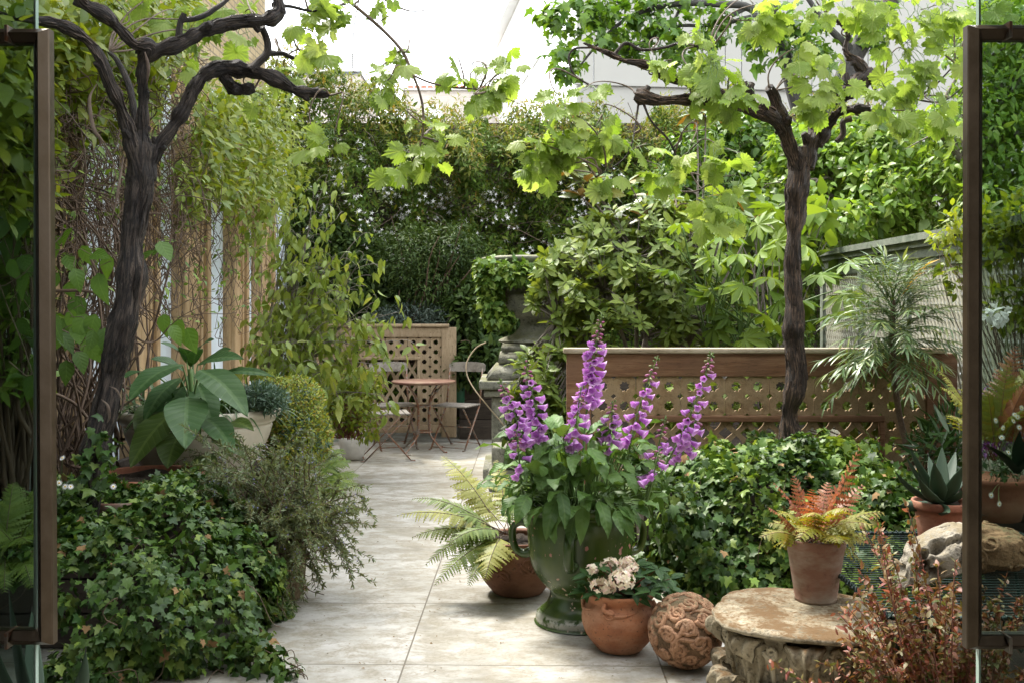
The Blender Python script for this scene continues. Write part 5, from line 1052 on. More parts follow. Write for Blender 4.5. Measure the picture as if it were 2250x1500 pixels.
BL = [((400, 800), (285, 885), 66, 5.75, -.2), ((440, 812), (545, 922), 70, 5.75, -.2), ((412, 872), (407, 992), 84, 5.6, -.25), ((448, 918), (514, 1002), 58, 5.65, -.2), ((435, 800), (538, 792), 46, 6.1, .1), ((410, 790), (352, 755), 46, 6.2, .1), ((425, 785), (472, 748), 44, 6.35, .1), ((480, 822), (606, 832), 28, 6.0, .12), ((330, 818), (268, 835), 34, 6.1, 0), ((418, 805), (395, 765), 34, 6.3, 0), ((425, 800), (440, 770), 30, 6.0, 0), ((395, 830), (318, 930), 50, 5.9, -.1), ((440, 835), (500, 870), 44, 6.2, .1), ((405, 815), (330, 790), 44, 6.35, .1), ((450, 800), (510, 770), 40, 6.4, .1), ((435, 845), (470, 960), 56, 5.95, -.15), ((400, 850), (345, 985), 60, 5.9, -.1)]
for i in range(len(BL)):
    (a, b, wd, D, dd) = BL[i]; gl = MB(); p0 = P(*a, D + .25); p1 = P(*b, D + dd); tube(g, bez(P(421, 905, 6.1), lerp(P(421, 860, 6.1), p0, .5), p0, 8), np.linspace(.007, .004, 8), 5)
    big_leaf(gl, p0, p1, A(.15 * np.sign(p1[0] - p0[0]), -.55, .85), wd * D / F * 1.12, .10, 18, 12, .12, .012, .8, .0045); gl.build('leaf', M['bigleaf'], t)
for (a, b, wd, D) in (((385, 900), (288, 1030), 70, 5.7), ((400, 945), (368, 1032), 70, 5.65), ((360, 880), (300, 960), 60, 5.9), ((470, 960), (540, 1010), 40, 5.8), ((440, 1000), (470, 1060), 50, 5.7), ((500, 930), (560, 950), 36, 5.9)):
    gl = MB(); big_leaf(gl, P(*a, D + .2), P(*b, D - .1), A(0, -.6, .8), wd * D / F * 1.1, .1, 16, 10, .12, .015, .8, .0045); gl.build('leaf', M['bigleaf_low'], t)
g.build('stem', M['greenstem'], t)
t = thing('agapanthus', 'clump of narrow strap leaves filling the cream planter', 'plant', c + A(0, 0, .42)); g = MB()
for i in range(260):
    a = rng.uniform(0, 6.28); r = .42 * rng.random() ** .5; b = c + A(cos(a) * r, sin(a) * r, .41); o_ = A(cos(a), sin(a), 0); strap(g, b, o_ * rng.uniform(.2, .9) + A(0, 0, 1) + rnd(1)[0] * .25, rng.uniform(.2, .42), .016, rng.uniform(1.4, 2.6), 7, .2)
g.build('foliage', M['strap'], t)
t = thing('sedum', 'blue green fine leaved clump at the right rim of the cream planter', 'plant', P(575, 880, 6.3)); p, ov = blobs(2400, [(570, 868, 40, 28, 6.3, .16), (600, 880, 30, 30, 6.3, .14)], .8); g = MB(); foliage(g, NEED + DIAN, p, ov, .035, -.3, .5); g.build('foliage', M['sedum'], t)
t = thing('euphorbia', 'mounded yellow green euphorbia with tiny bracts beside the cream planter', 'plant', P(640, 1040, 7.0)); EL = [(650, 880, 62, 55, 6.9, .25), (655, 940, 70, 60, 6.8, .25), (620, 900, 45, 50, 6.8, .2), (690, 970, 40, 50, 6.8, .2), (640, 1000, 60, 45, 6.7, .2), (600, 850, 30, 25, 6.8, .15)]
p, ov = blobs(12000, EL, .35); g = MB(); foliage(g, [DIA[0]], p, ov, .024, -.2, .6, .9, .5); g.build('bracts', M['euphorbia'], t); p, ov = blobs(3500, EL, .9); g = MB(); foliage(g, NAR, p, ov, .05, .1, .6); g.build('foliage', M['sedum'], t)
# rosemary in a rough stone pot
c = A(P(596, 0, 5.25)[0], 5.3, 0); t = thing('stone_pot', 'rough brown stone pot half hidden under the rosemary', 'pot', c)
g = MB(); lathe(g, [(.001, .004), (.13, .004), (.15, .03), (.165, .2), (.17, .3), (.155, .31), (.15, .28), (.001, .28)], 40, c, sub=3, mod=lambda th, z: 1 + .03 * np.sin(th * 9 + z * 40) * np.sin(z * 55)); g.build('body', M['basket'], t)
t = thing('rosemary', 'straggly grey green rosemary sprawling over the path edge', 'shrub', c + A(0, 0, .28)); g = MB(); gs = MB(); gf = MB(); b0 = c + A(0, 0, .30)
for i in range(250):
    if i < 140: px, py, D = rng.uniform(380, 730), rng.uniform(955, 1190), rng.uniform(4.9, 5.9)
    elif i < 195: px, py, D = rng.uniform(560, 720), rng.uniform(1120, 1345), rng.uniform(4.75, 5.3)
    else: px, py, D = rng.uniform(690, 818), rng.uniform(1040, 1290), rng.uniform(5.0, 5.5)
    if px < 450 and py > 1085: py = 1060
    if px > 700 and rng.random() < .5: py = rng.uniform(1090, 1240)
    e = P(px, py, D); e[2] = max(e[2], .03); s0 = b0 + A(rng.normal() * .13, rng.normal() * .13, 0); md = lerp(s0, e, .6) + A(0, 0, .06 + .16 * abs(rng.normal())); q = bez(s0, md, e, 18) + np.cumsum(rnd(18) * .006, 0); tube(gs, q, np.linspace(.0045, .0011, 18), 4, cap=False)
    m = 110; kk = rng.uniform(5, 17, m); pp = np.stack([np.interp(kk, np.arange(18), q[:, j]) for j in range(3)], 1); dd = unit(np.stack([np.interp(kk, np.arange(18), np.gradient(q[:, j])) for j in range(3)], 1))
    scatter(g, NEED, pp, dd * .7 + rnd(m) * .6, rnd(m), rng.uniform(.02, .036, m), 1.7)
    if rng.random() < .5: k3 = rng.integers(10, 17, 6); scatter(gf, [STAR], q[k3] + rnd(6) * .01, rnd(6), A(0, -1, .4) + rnd(6) * .4, .013)
g.build('foliage', M['rosemary'], t); gs.build('stems', M['brownstem'], t); o = gf.build('flowers', M['blue_petal'], t); o['kind'] = 'stuff'
# terracotta bowls
c = A(P(318, 0, 5.55)[0], 5.6, .46); t = thing('terracotta_bowl', 'wide shallow terracotta bowl of dry soil behind the ivy', 'bowl', c)
g = MB(); lathe(g, [(.001, .003), (.2, .003), (.26, .06), (.285, .10), (.30, .11), (.30, .135), (.275, .13), (.26, .09), (.001, .085)], 56, c, sub=2); g.build('body', M['terra_plain'], t); g = MB(); disc(g, c + A(0, 0, .105), .265, 28, .008); g.build('soil', M['soil'], t)
c = A(P(300, 0, 5.2)[0], 5.12, .46); t = thing('terracotta_saucer', 'red terracotta saucer with raised rim resting in the ivy', 'saucer', c)
g = MB(); lathe(g, [(.001, .003), (.2, .003), (.225, .03), (.235, .095), (.225, .10), (.21, .04), (.001, .03)], 56, c, sub=2); g.build('body', M['terra_bloom'], t)
# ferns
def fern_clump(name, label, base, fr, mat, width=.17, pairs=22, stem='brownstem', tms=PIN, loc=None, sr=.003):
    t = thing(name, label, 'fern', base)
    for i, f_ in enumerate(fr):
        tip, D, lift = f_[0], f_[1], f_[2]; mt = f_[3] if len(f_) > 3 else mat; e = P(*tip, D); b0 = np.array(base) + A(rng.normal() * .02, rng.normal() * .02, 0); g = MB(); gs = MB()
        L = np.linalg.norm(e - b0); frond(g, gs, b0, lerp(b0, e, .55) + A(0, 0, lift * L), e, (f_[4] if len(f_) > 4 else width) * 1.12, pairs, tms, .2, nup=(0, -.35, 1), stem=sr); fo = g.build('frond', M[mt], t); gs.build('stalk', M[stem], fo)
    return t
fern_clump('fern', 'fresh green fern spreading onto the paving below the euphorbia', P(690, 1060, 7.2), [((800, 1080), 6.9, .18), ((770, 1010), 7.3, .25), ((760, 1090), 6.8, .15), ((720, 985), 7.4, .3), ((790, 1045), 7.1, .2), ((740, 1100), 6.8, .1), ((660, 990), 7.2, .3), ((640, 1060), 6.8, .2), ((700, 1100), 6.8, .15), ((755, 985), 7.5, .3)], 'fern', .19, 24, 'greenstem')
# ivy cascade on the left
t = thing('ivy', 'dense dark ivy cascading over the plank planter at lower left', 'ivy', (-1.75, 4.9, 0))
p, ov = superell(17000, (-1.86, 4.98, .0), (.77, 1.06, .60), 2.7, .10); p = p + ov * (.08 * sn(p, 1.6, 2) + .02 * sn(p, 5, 3))[:, None]
p[:, 2] = np.maximum(p[:, 2], .012); keep = ~((p[:, 0] < -1.70 - .05 * sn(p, 3, 1)) & (p[:, 2] < .40) & (p[:, 1] < 4.8)); p, ov = p[keep], ov[keep]
pb, ob_ = blobs(420, [(620, 1470, 40, 40, 4.15, .12), (560, 1440, 60, 60, 4.2, .1), (120, 1460, 60, 30, 4.0, .1), (180, 1470, 60, 40, 4.0, .12), (150, 1330, 30, 60, 4.2, .06)], .9); pb[:, 2] = np.maximum(pb[:, 2], .015)
px_, ox_ = superell(2600, (-2.2, 4.95, .42), (.55, .56, .13), 2.5, .3)
p = np.concatenate([p, pb, px_]); ov = np.concatenate([ov, ob_, ox_]); g = MB(); foliage(g, IVY, p, ov, .039, .75, .44, .55, .5, .33); g.build('foliage', M['ivy'], t)
k = rng.random(len(p)) < .10; g = MB(); foliage(g, IVY, p[k] + ov[k] * .015, ov[k], .034, .7, .4, .6); g.build('young_leaves', M['ivy_bright'], t)
g = MB(); k = rng.random(len(p)) < .012; foliage(g, IVY, p[k] + ov[k] * .02, ov[k], .04, .7, .5, .6); g.build('dead_leaves', M['dead'], t)
g = MB()
for i in range(170):
    a = p[rng.integers(len(p))]; b = a + A(rng.normal() * .10, -abs(rng.normal()) * .05, -rng.uniform(.05, .3)); b[2] = max(b[2], .01); tube(g, twig_curve(a, b, 0, .03, 7), .0022, 3, cap=False)
for i in range(5): a = P(625 + i * 6, 1440 + i * 8, 4.12); a[2] = max(a[2], .03); b = P(648 + i * 7, 1450 + 12 * i, 4.1); b[2] = max(.012, b[2]); tube(g, twig_curve(a, b, .02, .01, 7), .0022, 3, cap=False)
g.build('stems', M['brownstem'], t)
tv = thing('ivy', 'small ivy shoots climbing the foot of the left vine trunk', 'ivy', P(205, 1130, 4.75)); p, ov = blobs(90, [(225, 960, 30, 50, 4.75, .05), (190, 1010, 24, 50, 4.74, .05), (240, 1000, 20, 40, 4.75, .05), (215, 1060, 40, 40, 4.74, .05), (170, 1090, 30, 40, 4.72, .05)], 1); g = MB(); foliage(g, IVY, p, np.tile(A(0, -1, .2), (len(p), 1)), .048, .6, .4, .4); g.build('foliage', M['ivy'], tv)
# ------------------------------------------------------------------ right planting
t = thing('ivy', 'broad bank of glossy ivy covering the right planter around the vine trunk', 'ivy', (1.75, 5.9, 0))
p, ov = superell(16000, (1.60, 6.02, .0), (.98, .90, .68), 2.5, .10); p = p + ov * (.085 * sn(p, 1.5, 4) + .02 * sn(p, 5, 3))[:, None]; p[:, 2] = np.maximum(p[:, 2], .012)
pb, ob_ = blobs(900, [(1480, 1120, 60, 110, 5.3, .15), (1450, 1060, 40, 60, 5.5, .12), (1950, 1100, 60, 90, 5.4, .15), (1830, 1010, 120, 35, 5.9, .3), (1560, 1020, 70, 40, 5.7, .2), (1880, 1250, 50, 70, 5.2, .1), (1900, 985, 80, 30, 6.1, .2)], .9)
p = np.concatenate([p, pb]); ov = np.concatenate([ov, ob_]); kk = sn(p, 1.1, 3) + rng.normal(size=len(p)) * .5
g = MB(); k = kk < .25; foliage(g, IVY, p[k], ov[k], .048, .7, .42, .6, .5, .33); g.build('foliage', M['ivy'], t)
g = MB(); k = ~k; foliage(g, IVY, p[k] + ov[k] * .012, ov[k], .045, .65, .4, .6, .5, .33); g.build('young_leaves', M['ivy_bright'], t)
g = MB(); k = rng.random(len(p)) < .012; foliage(g, IVY, p[k] + ov[k] * .02, ov[k], .045, .7, .5, .6); g.build('dead_leaves', M['dead'], t)
g = MB()
for i in range(150): a = p[rng.integers(len(p))]; b = a + A(rng.normal() * .10, -abs(rng.normal()) * .06, rng.uniform(-.3, .1)); b[2] = max(b[2], .01); tube(g, twig_curve(a, b, 0, .03, 7), .0022, 3, cap=False)
g.build('stems', M['brownstem'], t)
# mahonia
c = P(1962, 760, 6.3); t = thing('mahonia', 'slender mahonia with a mop of narrow fingered leaves at right', 'shrub', P(2005, 1010, 6.3))
g = MB(); q, r = ribbon_path([(2012, 1020, 6.25, 16), (1988, 960, 6.28, 15), (1975, 900, 6.3, 14), (1966, 830, 6.3, 13), (1960, 740, 6.3, 13), (1963, 660, 6.3, 11)], 7); tube(g, q, r, 8, .12); g.build('stem', M['brownstem'], t)
g = MB(); gs = MB(); go = MB()
for i in range(110):
    k = i / 110; py = lerp(790, 655, k); b0 = P(1962 + rng.normal() * 4, py, 6.3); th = i * 2.4 + rng.normal() * .3; el = lerp(-.30, 1.0, k) + rng.normal() * .16; L = lerp(.40, .33, k) * rng.uniform(.8, 1.1)
    d = A(cos(th) * cos(el), sin(th) * cos(el), sin(el)); e = b0 + d * L - A(0, 0, .05 * L / .4 * (1 - k)); md = b0 + d * L * .5 + A(0, 0, .05); q = bez(b0, md, e, 14); tube(gs, q, np.linspace(.0028, .0012, 14), 4, cap=False)
    T = unit(np.gradient(q, axis=0)); up = A(0, 0, 1); old = rng.random() < .03
    for sg in (-1, 1):
        ix = np.arange(3, 14); S_ = unit(np.cross(T[ix], up)); ax = sg * S_ * .75 + T[ix] * .75 - A(0, 0, .12) + rnd(len(ix)) * .14; scatter(go if old and sg > 0 else g, NAR, q[ix], ax, A(0, 0, 1) + rnd(len(ix)) * .25, rng.uniform(.09, .14, len(ix)) * lerp(1.0, .85, k), .75)
    scatter(g, NAR, q[-1:], T[-1:], up, .12)
g.build('foliage', M['mahonia'], t); gs.build('leaf_stalks', M['greenstem'], t)
if go.n: go.build('old_leaflets', M['mahonia_old'], t)

# green glazed urn and its foxgloves
c = A(P(1275, 0, 4.9)[0], 4.9, 0); UC = c
t = thing('glazed_urn', 'large green glazed handled urn with chipped flaking glaze', 'urn', c)
g = MB(); lathe(g, [(.001, .002), (.205, .002), (.212, .012), (.212, .04), (.195, .058), (.165, .085), (.148, .12), (.146, .15), (.178, .185), (.218, .24), (.244, .31), (.250, .38), (.255, .45), (.250, .50), (.238, .525), (.250, .535), (.262, .548), (.262, .568), (.25, .578), (.232, .57), (.225, .52), (.001, .50)], 80, c, sub=4); g.build('body', M['glaze'], t)
for a in (R(-103), R(170), R(18), R(95)):
    d = A(cos(a), sin(a), 0); g = MB(); pts = [c + d * .235 + A(0, 0, .455), c + d * .285 + A(0, 0, .468), c + d * .325 + A(0, 0, .44), c + d * .328 + A(0, 0, .385), c + d * .312 + A(0, 0, .335), c + d * .275 + A(0, 0, .315), c + d * .24 + A(0, 0, .325)]
    tube(g, smooth_path(pts, 6), np.concatenate([np.linspace(.030, .021, 10), np.full(17, .021), np.linspace(.021, .030, 10)]), 14, flat=(1.15, .85)); h = g.build('handle', M['glaze'], t)
g = MB(); disc(g, c + A(0, 0, .54), .235, 32, .008); g.build('soil', M['soil'], t)
# bell template
g = MB(); prof = [(.002, 0), (.0085, .003), (.0095, .012), (.0125, .024), (.0150, .036), (.0165, .044), (.0215, .052), (.0245, .055)]
lathe(g, prof, 14, (0, 0, 0), sub=2, mod=lambda th, z: 1 + (np.clip((z - .040) / .015, 0, 1)) * .16 * np.cos(th * 5)); V, F4 = np.concatenate(g.V), np.concatenate(g.F4)
V[:, 2] += np.clip((V[:, 2] - .045) / .01, 0, 1) * .006 * np.cos(np.arctan2(V[:, 1], V[:, 0]) - 1.57)
bell_me = None
def bells_obj(mesh_src, parent, pos, axis, s, roll=0):
    o = mesh_src.copy(); COL.objects.link(o); o.parent = parent; o.rotation_mode = 'QUATERNION'
    o.rotation_quaternion = Vector(axis).to_track_quat('Z', 'Y'); o.scale = (s, s, s); o.location = tuple(np.array(pos) - ORG[parent.name]); return o
proto = None
def foxglove(label, base, tip, D0, D1, yf, nf, nb, bend=(0, 0), sz=1.0, small=None):
    global proto
    b0, e = P(*base, D0), P(*tip, D1); t = thing('foxglove', label, 'foxglove', b0, 'foxgloves growing from the green urn'); md = lerp(b0, e, .5) + A(bend[0], 0, bend[1]); q = bez(b0, md, e, 30)
    g = MB(); tube(g, q, np.linspace(.0065, .002, 30), 7); g.build('stem', M['greenstem'], t); T = unit(np.gradient(q, axis=0)); fr = lambda py: float(np.interp(-py, -(HY + (CH - q[:, 2]) * F / q[:, 1]), np.arange(30)))
    k0, k1 = fr(yf[1]), fr(yf[0]); bud = MB(); sep = MB()
    for i in range(nf):
        k = lerp(k0, k1, (i + .5 * rng.random()) / nf); pos = np.array([np.interp(k, np.arange(30), q[:, j]) for j in range(3)]); th = -1.57 + ((i * 1.0) % 3 - 1) * .95 + rng.normal() * .3
        frac = i / nf; d = unit(A(cos(th), sin(th), -.12 - .38 * (1 - frac) + rng.normal() * .12)); s = sz * .9 * lerp(1.12, .72, frac) * rng.uniform(.9, 1.1); p0 = pos + unit(A(d[0], d[1], .25)) * .014
        if proto is None:
            mb = MB(); mb.add(V + ORG[t.name], F4); proto = mb.build('bell', M['bell'], t, loc=ORG[t.name]); proto.rotation_mode = 'QUATERNION'; proto.rotation_quaternion = Vector(d).to_track_quat('Z', 'Y'); proto.location = tuple(p0 - ORG[t.name]); proto.scale = (s, s, s)
        else: bells_obj(proto, t, p0, d, s)
        foliage(sep, [DIA[0]], np.repeat(p0[None], 5, 0), rnd(5) + d, .016, -.0, .4); tube(sep, [pos, p0], .0015, 4, cap=False)
    for i in range(nb):
        k = lerp(k1 + .2, 29, (i + .5) / nb); pos = np.array([np.interp(k, np.arange(30), q[:, j]) for j in range(3)]); th = i * 2.4; f_ = i / nb; L = lerp(.032, .008, f_); d = unit(A(cos(th), sin(th) - .2, lerp(-.5, .5, f_))); p0 = pos + d * .006
        tube(bud if f_ < .72 else sep, [p0, p0 + d * L * .45, p0 + d * L * .8, p0 + d * L], A(.003, .0062, .0058, .002) * lerp(1.05, .6, f_), 7); scatter(sep, [DIA[0]], np.repeat(p0[None], 3, 0), rnd(3) + d, rnd(3), .014)
    if bud.n: bud.build('buds', M['bud'], t)
    if sep.n: sep.build('sepals', M['sepal'], t)
    return t
foxglove('tallest foxglove spike, crowded with purple bells', (1275, 1090), (1322, 690), 4.85, 4.75, (752, 885), 28, 20, (-.03, .05), 1.0)
foxglove('foxglove spike hanging thick with purple bells just left of the tallest one', (1200, 1090), (1150, 780), 4.8, 4.65, (838, 968), 20, 14, (.02, .05), .98)
foxglove('leftmost purple foxglove spike, leaning away from the urn', (1175, 1090), (1098, 835), 4.75, 4.6, (868, 972), 17, 12, (.03, .06), .98)
foxglove('purple foxglove spike leaning right above the carved screen rail', (1370, 1090), (1446, 782), 4.8, 4.75, (838, 965), 15, 16, (-.06, .0), .95)
foxglove('rightmost arching foxglove spike with a pointed budded tip', (1410, 1100), (1564, 775), 4.85, 4.8, (815, 985), 18, 18, (.05, -.06), .92)
foxglove('short foxglove directly below the tallest spike, bells close above the leaves', (1255, 1090), (1278, 848), 4.75, 4.65, (885, 975), 12, 9, (-.02, .0), 1.0)
foxglove('short foxglove with few bells low in the middle of the urn', (1330, 1090), (1347, 880), 4.75, 4.65, (908, 985), 11, 9, (.0, .0), 1.0)
foxglove('budded foxglove with pale pink buds near the leafy right side', (1420, 1090), (1462, 915), 4.8, 4.7, (960, 1045), 6, 12, (.0, .0), .95)
foxglove('small foxglove with drooping bells at the right edge of the leaves', (1450, 1080), (1535, 905), 4.9, 4.85, (928, 1005), 11, 8, (.02, -.02), .95)
foxglove('small budding foxglove low on the left of the urn', (1150, 1110), (1135, 945), 4.7, 4.6, (985, 1040), 4, 10, (.0, .0), .9)
foxglove('low foxglove stem with three bells beside the urn rim at right', (1420, 1110), (1450, 985), 4.65, 4.6, (1010, 1060), 3, 6, (.0, .0), .9)
t = thing('foxglove_leaves', 'mound of soft green foxglove leaves overflowing the green urn', 'foliage', c + A(0, 0, .54)); g = MB(); gs = MB()
for i in range(260):
    th = rng.uniform(0, 6.28); r0 = .18 * rng.random() ** .5; b0 = c + A(cos(th) * r0, sin(th) * r0, .55); rise = rng.uniform(.04, .36); out_ = rng.uniform(.04, .42) + .10 * (rise < .2); L = rng.uniform(.09, .155); s0 = b0 + A(cos(th) * out_ * .5, sin(th) * out_ * .5, rise); e = s0 + A(cos(th) * L * .75, sin(th) * L * .75, rng.uniform(-.11, .07) - .06 * (rise < .14)) + rnd(1)[0] * .03
    tube(gs, bez(b0, lerp(b0, s0, .5) + A(0, 0, .05), s0, 6), .003, 4, cap=False); big_leaf(g, s0, e, A(rng.normal() * .3, rng.normal() * .3, 1), L * rng.uniform(.42, .6), .16, 9, 6, .22, .09, .75, .003)
for i in range(11):
    th = rng.uniform(-pi, 0) if i < 8 else rng.uniform(0, pi); s0 = c + A(cos(th) * .25, sin(th) * .25, .60); L = rng.uniform(.08, .13); e = s0 + A(cos(th) * .10, sin(th) * .10, -L); tube(gs, bez(c + A(cos(th) * .1, sin(th) * .1, .55), s0 + A(0, 0, .06) - A(cos(th), sin(th), 0) * .05, s0, 6), .003, 4, cap=False); big_leaf(g, s0, e, A(cos(th), sin(th), .4), L * .42, .2, 9, 6, .2, .05, .75, .003)
g.build('foliage', M['foxleaf'], t); gs.build('stalks', M['greenstem'], t)

# dark terracotta pot with the yellowing fern
c = A(P(1138, 0, 5.38)[0], 5.4, 0); t = thing('terracotta_pot', 'dark round terracotta pot with scrolled relief beneath the fern', 'pot', c)
g = MB(); lathe(g, [(.001, .003), (.115, .003), (.14, .02), (.19, .085), (.218, .165), (.212, .225), (.185, .262), (.190, .275), (.205, .285), (.20, .295), (.18, .285), (.17, .25), (.001, .24)], 64, c, sub=3); g.build('body', M['terra_dark'], t)
def spiral(cn, nrm, r0, turns, rad, n=40, flip=1, stretch=1.0, proj=None):
    nrm = unit(nrm); u = unit(np.cross(nrm, [0, 0, 1.0]) if abs(nrm[2]) < .9 else np.cross(nrm, [1.0, 0, 0])); v = np.cross(nrm, u); k = np.linspace(0, 1, n); a = flip * k * turns * 2 * pi; rr = r0 * (1 - .86 * k); q = np.array(cn) + (np.cos(a) * rr)[:, None] * u + (np.sin(a) * rr * stretch)[:, None] * v
    return (proj(q) if proj else q), np.linspace(rad, rad * .55, n)
def on_pot(cc, prof):
    pz_ = np.array([z for r, z in prof]); pr = np.array([r for r, z in prof])
    def f(q):
        d = q - cc; rr = np.interp(d[:, 2], pz_, pr); n2 = np.maximum(np.linalg.norm(d[:, :2], axis=1), 1e-6); return cc + np.stack([d[:, 0] / n2 * rr, d[:, 1] / n2 * rr, d[:, 2]], 1)
    return f
pj = on_pot(c, [(.14, .02), (.19, .085), (.218, .165), (.212, .225), (.186, .262)]); g = MB()
for a0 in (-2.2, -1.1, 0.0, 2.2):
    d = A(cos(a0), sin(a0), 0)
    for (dz, du, r0, fl) in ((.19, -.05, .045, 1), (.13, .06, .035, -1)):
        tg = A(-sin(a0), cos(a0), 0); q, r = spiral(c + d * .2 + tg * du + A(0, 0, dz), d, r0, 1.6, .009, flip=fl, proj=pj); tube(g, q, r, 8)
    q = pj(smooth_path([c + d * .2 + A(-sin(a0), cos(a0), 0) * x + A(0, 0, z) for x, z in ((-.09, .2), (-.03, .15), (.03, .15), (.09, .11))], 5)); tube(g, q, .009, 8)
g.build('relief', M['terra_dark'], t); g = MB(); disc(g, c + A(0, 0, .262), .178, 28, .01); g.build('soil', M['soil'], t)
fern_clump('fern', 'arching fern with yellowing fronds in the dark terracotta pot', P(1112, 1175, 5.35), [((872, 1132), 5.2, .18, 'fern_yellow', .17), ((955, 1285), 5.0, .2, 'fern', .17), ((1065, 1275), 4.95, .2, 'fern_yellow', .19), ((905, 1180), 5.3, .2, 'fern', .17), ((970, 1000), 5.7, .16, 'fern_yellow', .20), ((1000, 1070), 5.6, .2, 'fern_yellow', .16), ((1030, 1285), 5.0, .15, 'fern', .16), ((905, 1095), 5.4, .22, 'fern', .14), ((1000, 1130), 5.3, .25, 'fern', .15), ((1090, 1010), 5.7, .1, 'fern_yellow', .15), ((985, 1195), 5.1, .25, 'fern', .15), ((1150, 1060), 5.6, .1, 'fern', .14), ((935, 1240), 5.1, .22, 'fern', .15)], 'fern', .15, 26)

# small orange pot with cream flowers
c = A(P(1361, 0, 4.52)[0], 4.5, 0); t = thing('terracotta_pot', 'small round orange terracotta pot with scroll lugs and dark speckles', 'pot', c)
PR = [(.001, .003), (.085, .003), (.108, .02), (.15, .075), (.167, .135), (.160, .185), (.143, .212), (.140, .222), (.150, .240), (.156, .254), (.150, .262), (.138, .256), (.128, .225), (.001, .22)]
g = MB(); lathe(g, PR, 64, c, sub=3, mod=lambda th, z: 1 + .006 * np.sin(th * 3 + z * 30)); g.build('body', M['terracotta'], t)
for a0 in (R(-112), R(-20), R(80), R(170)):
    d = A(cos(a0), sin(a0), 0); tg = A(-sin(a0), cos(a0), 0); g = MB(); q, r = spiral(c + d * .160 + A(0, 0, .196), d, .024, 1.7, .0085); tube(g, q, r, 8); tube(g, smooth_path([c + d * .150 + A(0, 0, .235) - tg * .022, c + d * .165 + A(0, 0, .212) - tg * .024, c + d * .160 + A(0, 0, .196) + tg * .020], 4), .009, 8); tube(g, smooth_path([c + d * .162 + A(0, 0, .19), c + d * .150 + tg * .06 + A(0, 0, .19), c + A(cos(a0 + .75), sin(a0 + .75), 0) * .153 + A(0, 0, .20)], 5), np.linspace(.009, .003, 11), 7); g.build('scroll', M['terracotta'], t)
g = MB(); disc(g, c + A(0, 0, .238), .135, 24, .006); g.build('soil', M['soil'], t)
t = thing('potted_flower', 'cream flowered plant with dark pointed leaves in the small orange pot', 'plant', c + A(0, 0, .23)); g = MB(); gs = MB(); gf = MB()
for (px, py, r, nf) in ((1300, 1250, 14, 12), (1335, 1235, 12, 0), (1340, 1240, 22, 20), (1378, 1235, 18, 18), (1365, 1275, 30, 42), (1318, 1285, 20, 18), (1335, 1290, 18, 16), (1305, 1270, 12, 8), (1375, 1255, 22, 22), (1390, 1245, 12, 8)):
    q = P(px, py, 4.36 + rng.normal() * .04); tube(gs, bez(c + A(0, 0, .23), lerp(c + A(0, 0, .23), q, .5) + A(0, 0, .03), q, 7), .003, 5, cap=False)
    if nf: pp, oo = ell(nf, q, A(r, r * .9, r * .7) * 4.4 / F, .3, .3); k4 = np.repeat(np.arange(nf), 4); th = np.tile(np.arange(4) * 1.57, nf); u = unit(np.cross(oo, A(.3, .2, 1))); v = np.cross(oo, u); dd = np.cos(th)[:, None] * u[k4] + np.sin(th)[:, None] * v[k4] + oo[k4] * .25; scatter(gf, [ELLW[0]], pp[k4], dd, oo[k4], .019)
for (px, py) in ((1290, 1280), (1310, 1300), (1340, 1305), (1370, 1310), (1400, 1290), (1420, 1265), (1440, 1290), (1455, 1275), (1470, 1290), (1430, 1300), (1285, 1300), (1350, 1270), (1445, 1250), (1410, 1275), (1395, 1305), (1320, 1245), (1475, 1270), (1460, 1300), (1400, 1240), (1290, 1262)):
    q = P(px, py, 4.42 + rng.normal() * .05); tube(gs, bez(c + A(0, 0, .23), lerp(c + A(0, 0, .25), q, .6), q, 7), .0025, 5, cap=False); m = 7; th = np.arange(m) * 2.4; d = np.stack([np.cos(th), np.sin(th) * .8 - .2, rng.uniform(-.5, .35, m)], 1); scatter(g, [ELL[0], ELL[1]], np.repeat(q[None], m, 0), d, A(0, -.3, 1) + rnd(m) * .2, rng.uniform(.05, .085, m))
g.build('foliage', M['bigleaf'], t); gs.build('stems', M['redstem'], t); gf.build('blossom', M['cream_petal'], t)

# carved terracotta ball
rb = .152; c = A(P(1506, 0, 4.28)[0], 4.28, rb); t = thing('carved_ball', 'weathered terracotta ball carved with swirling scrolls on the paving', 'ornament', c - A(0, 0, rb))
bm = bmesh.new(); bmesh.ops.create_icosphere(bm, subdivisions=5, radius=rb * .965)
for v in bm.verts: n_ = float(sn(np.array([v.co[:]]) * 9, .9)[0]); v.co *= 1 + .008 * n_
for v in bm.verts: v.co += Vector(c)
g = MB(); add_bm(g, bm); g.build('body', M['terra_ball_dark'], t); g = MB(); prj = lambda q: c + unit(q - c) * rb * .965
dirs = []
for i in range(46):
    y = 1 - 2 * (i + .5) / 46; a = i * 2.39996; dirs.append(A(cos(a) * (1 - y * y) ** .5, sin(a) * (1 - y * y) ** .5, y))
for i, d in enumerate(dirs):
    q, r = spiral(c + d * rb, d, rb * rng.uniform(.20, .30), rng.uniform(1.0, 1.7), .0115, 30, 1 if rng.random() < .5 else -1, rng.uniform(.75, 1.1), prj); tube(g, q, r, 8)
    d2 = unit(d + rnd(1)[0] * .5); side = unit(np.cross(d, d2)); q = prj(np.array([c + rb * unit(lerp(d, d2, k) + side * .18 * sin(k * 5)) for k in np.linspace(-.3, 1.3, 16)])); tube(g, q, np.concatenate([np.linspace(.004, .011, 8), np.linspace(.011, .004, 8)]), 8)
g.build('relief', M['terra_ball'], t)

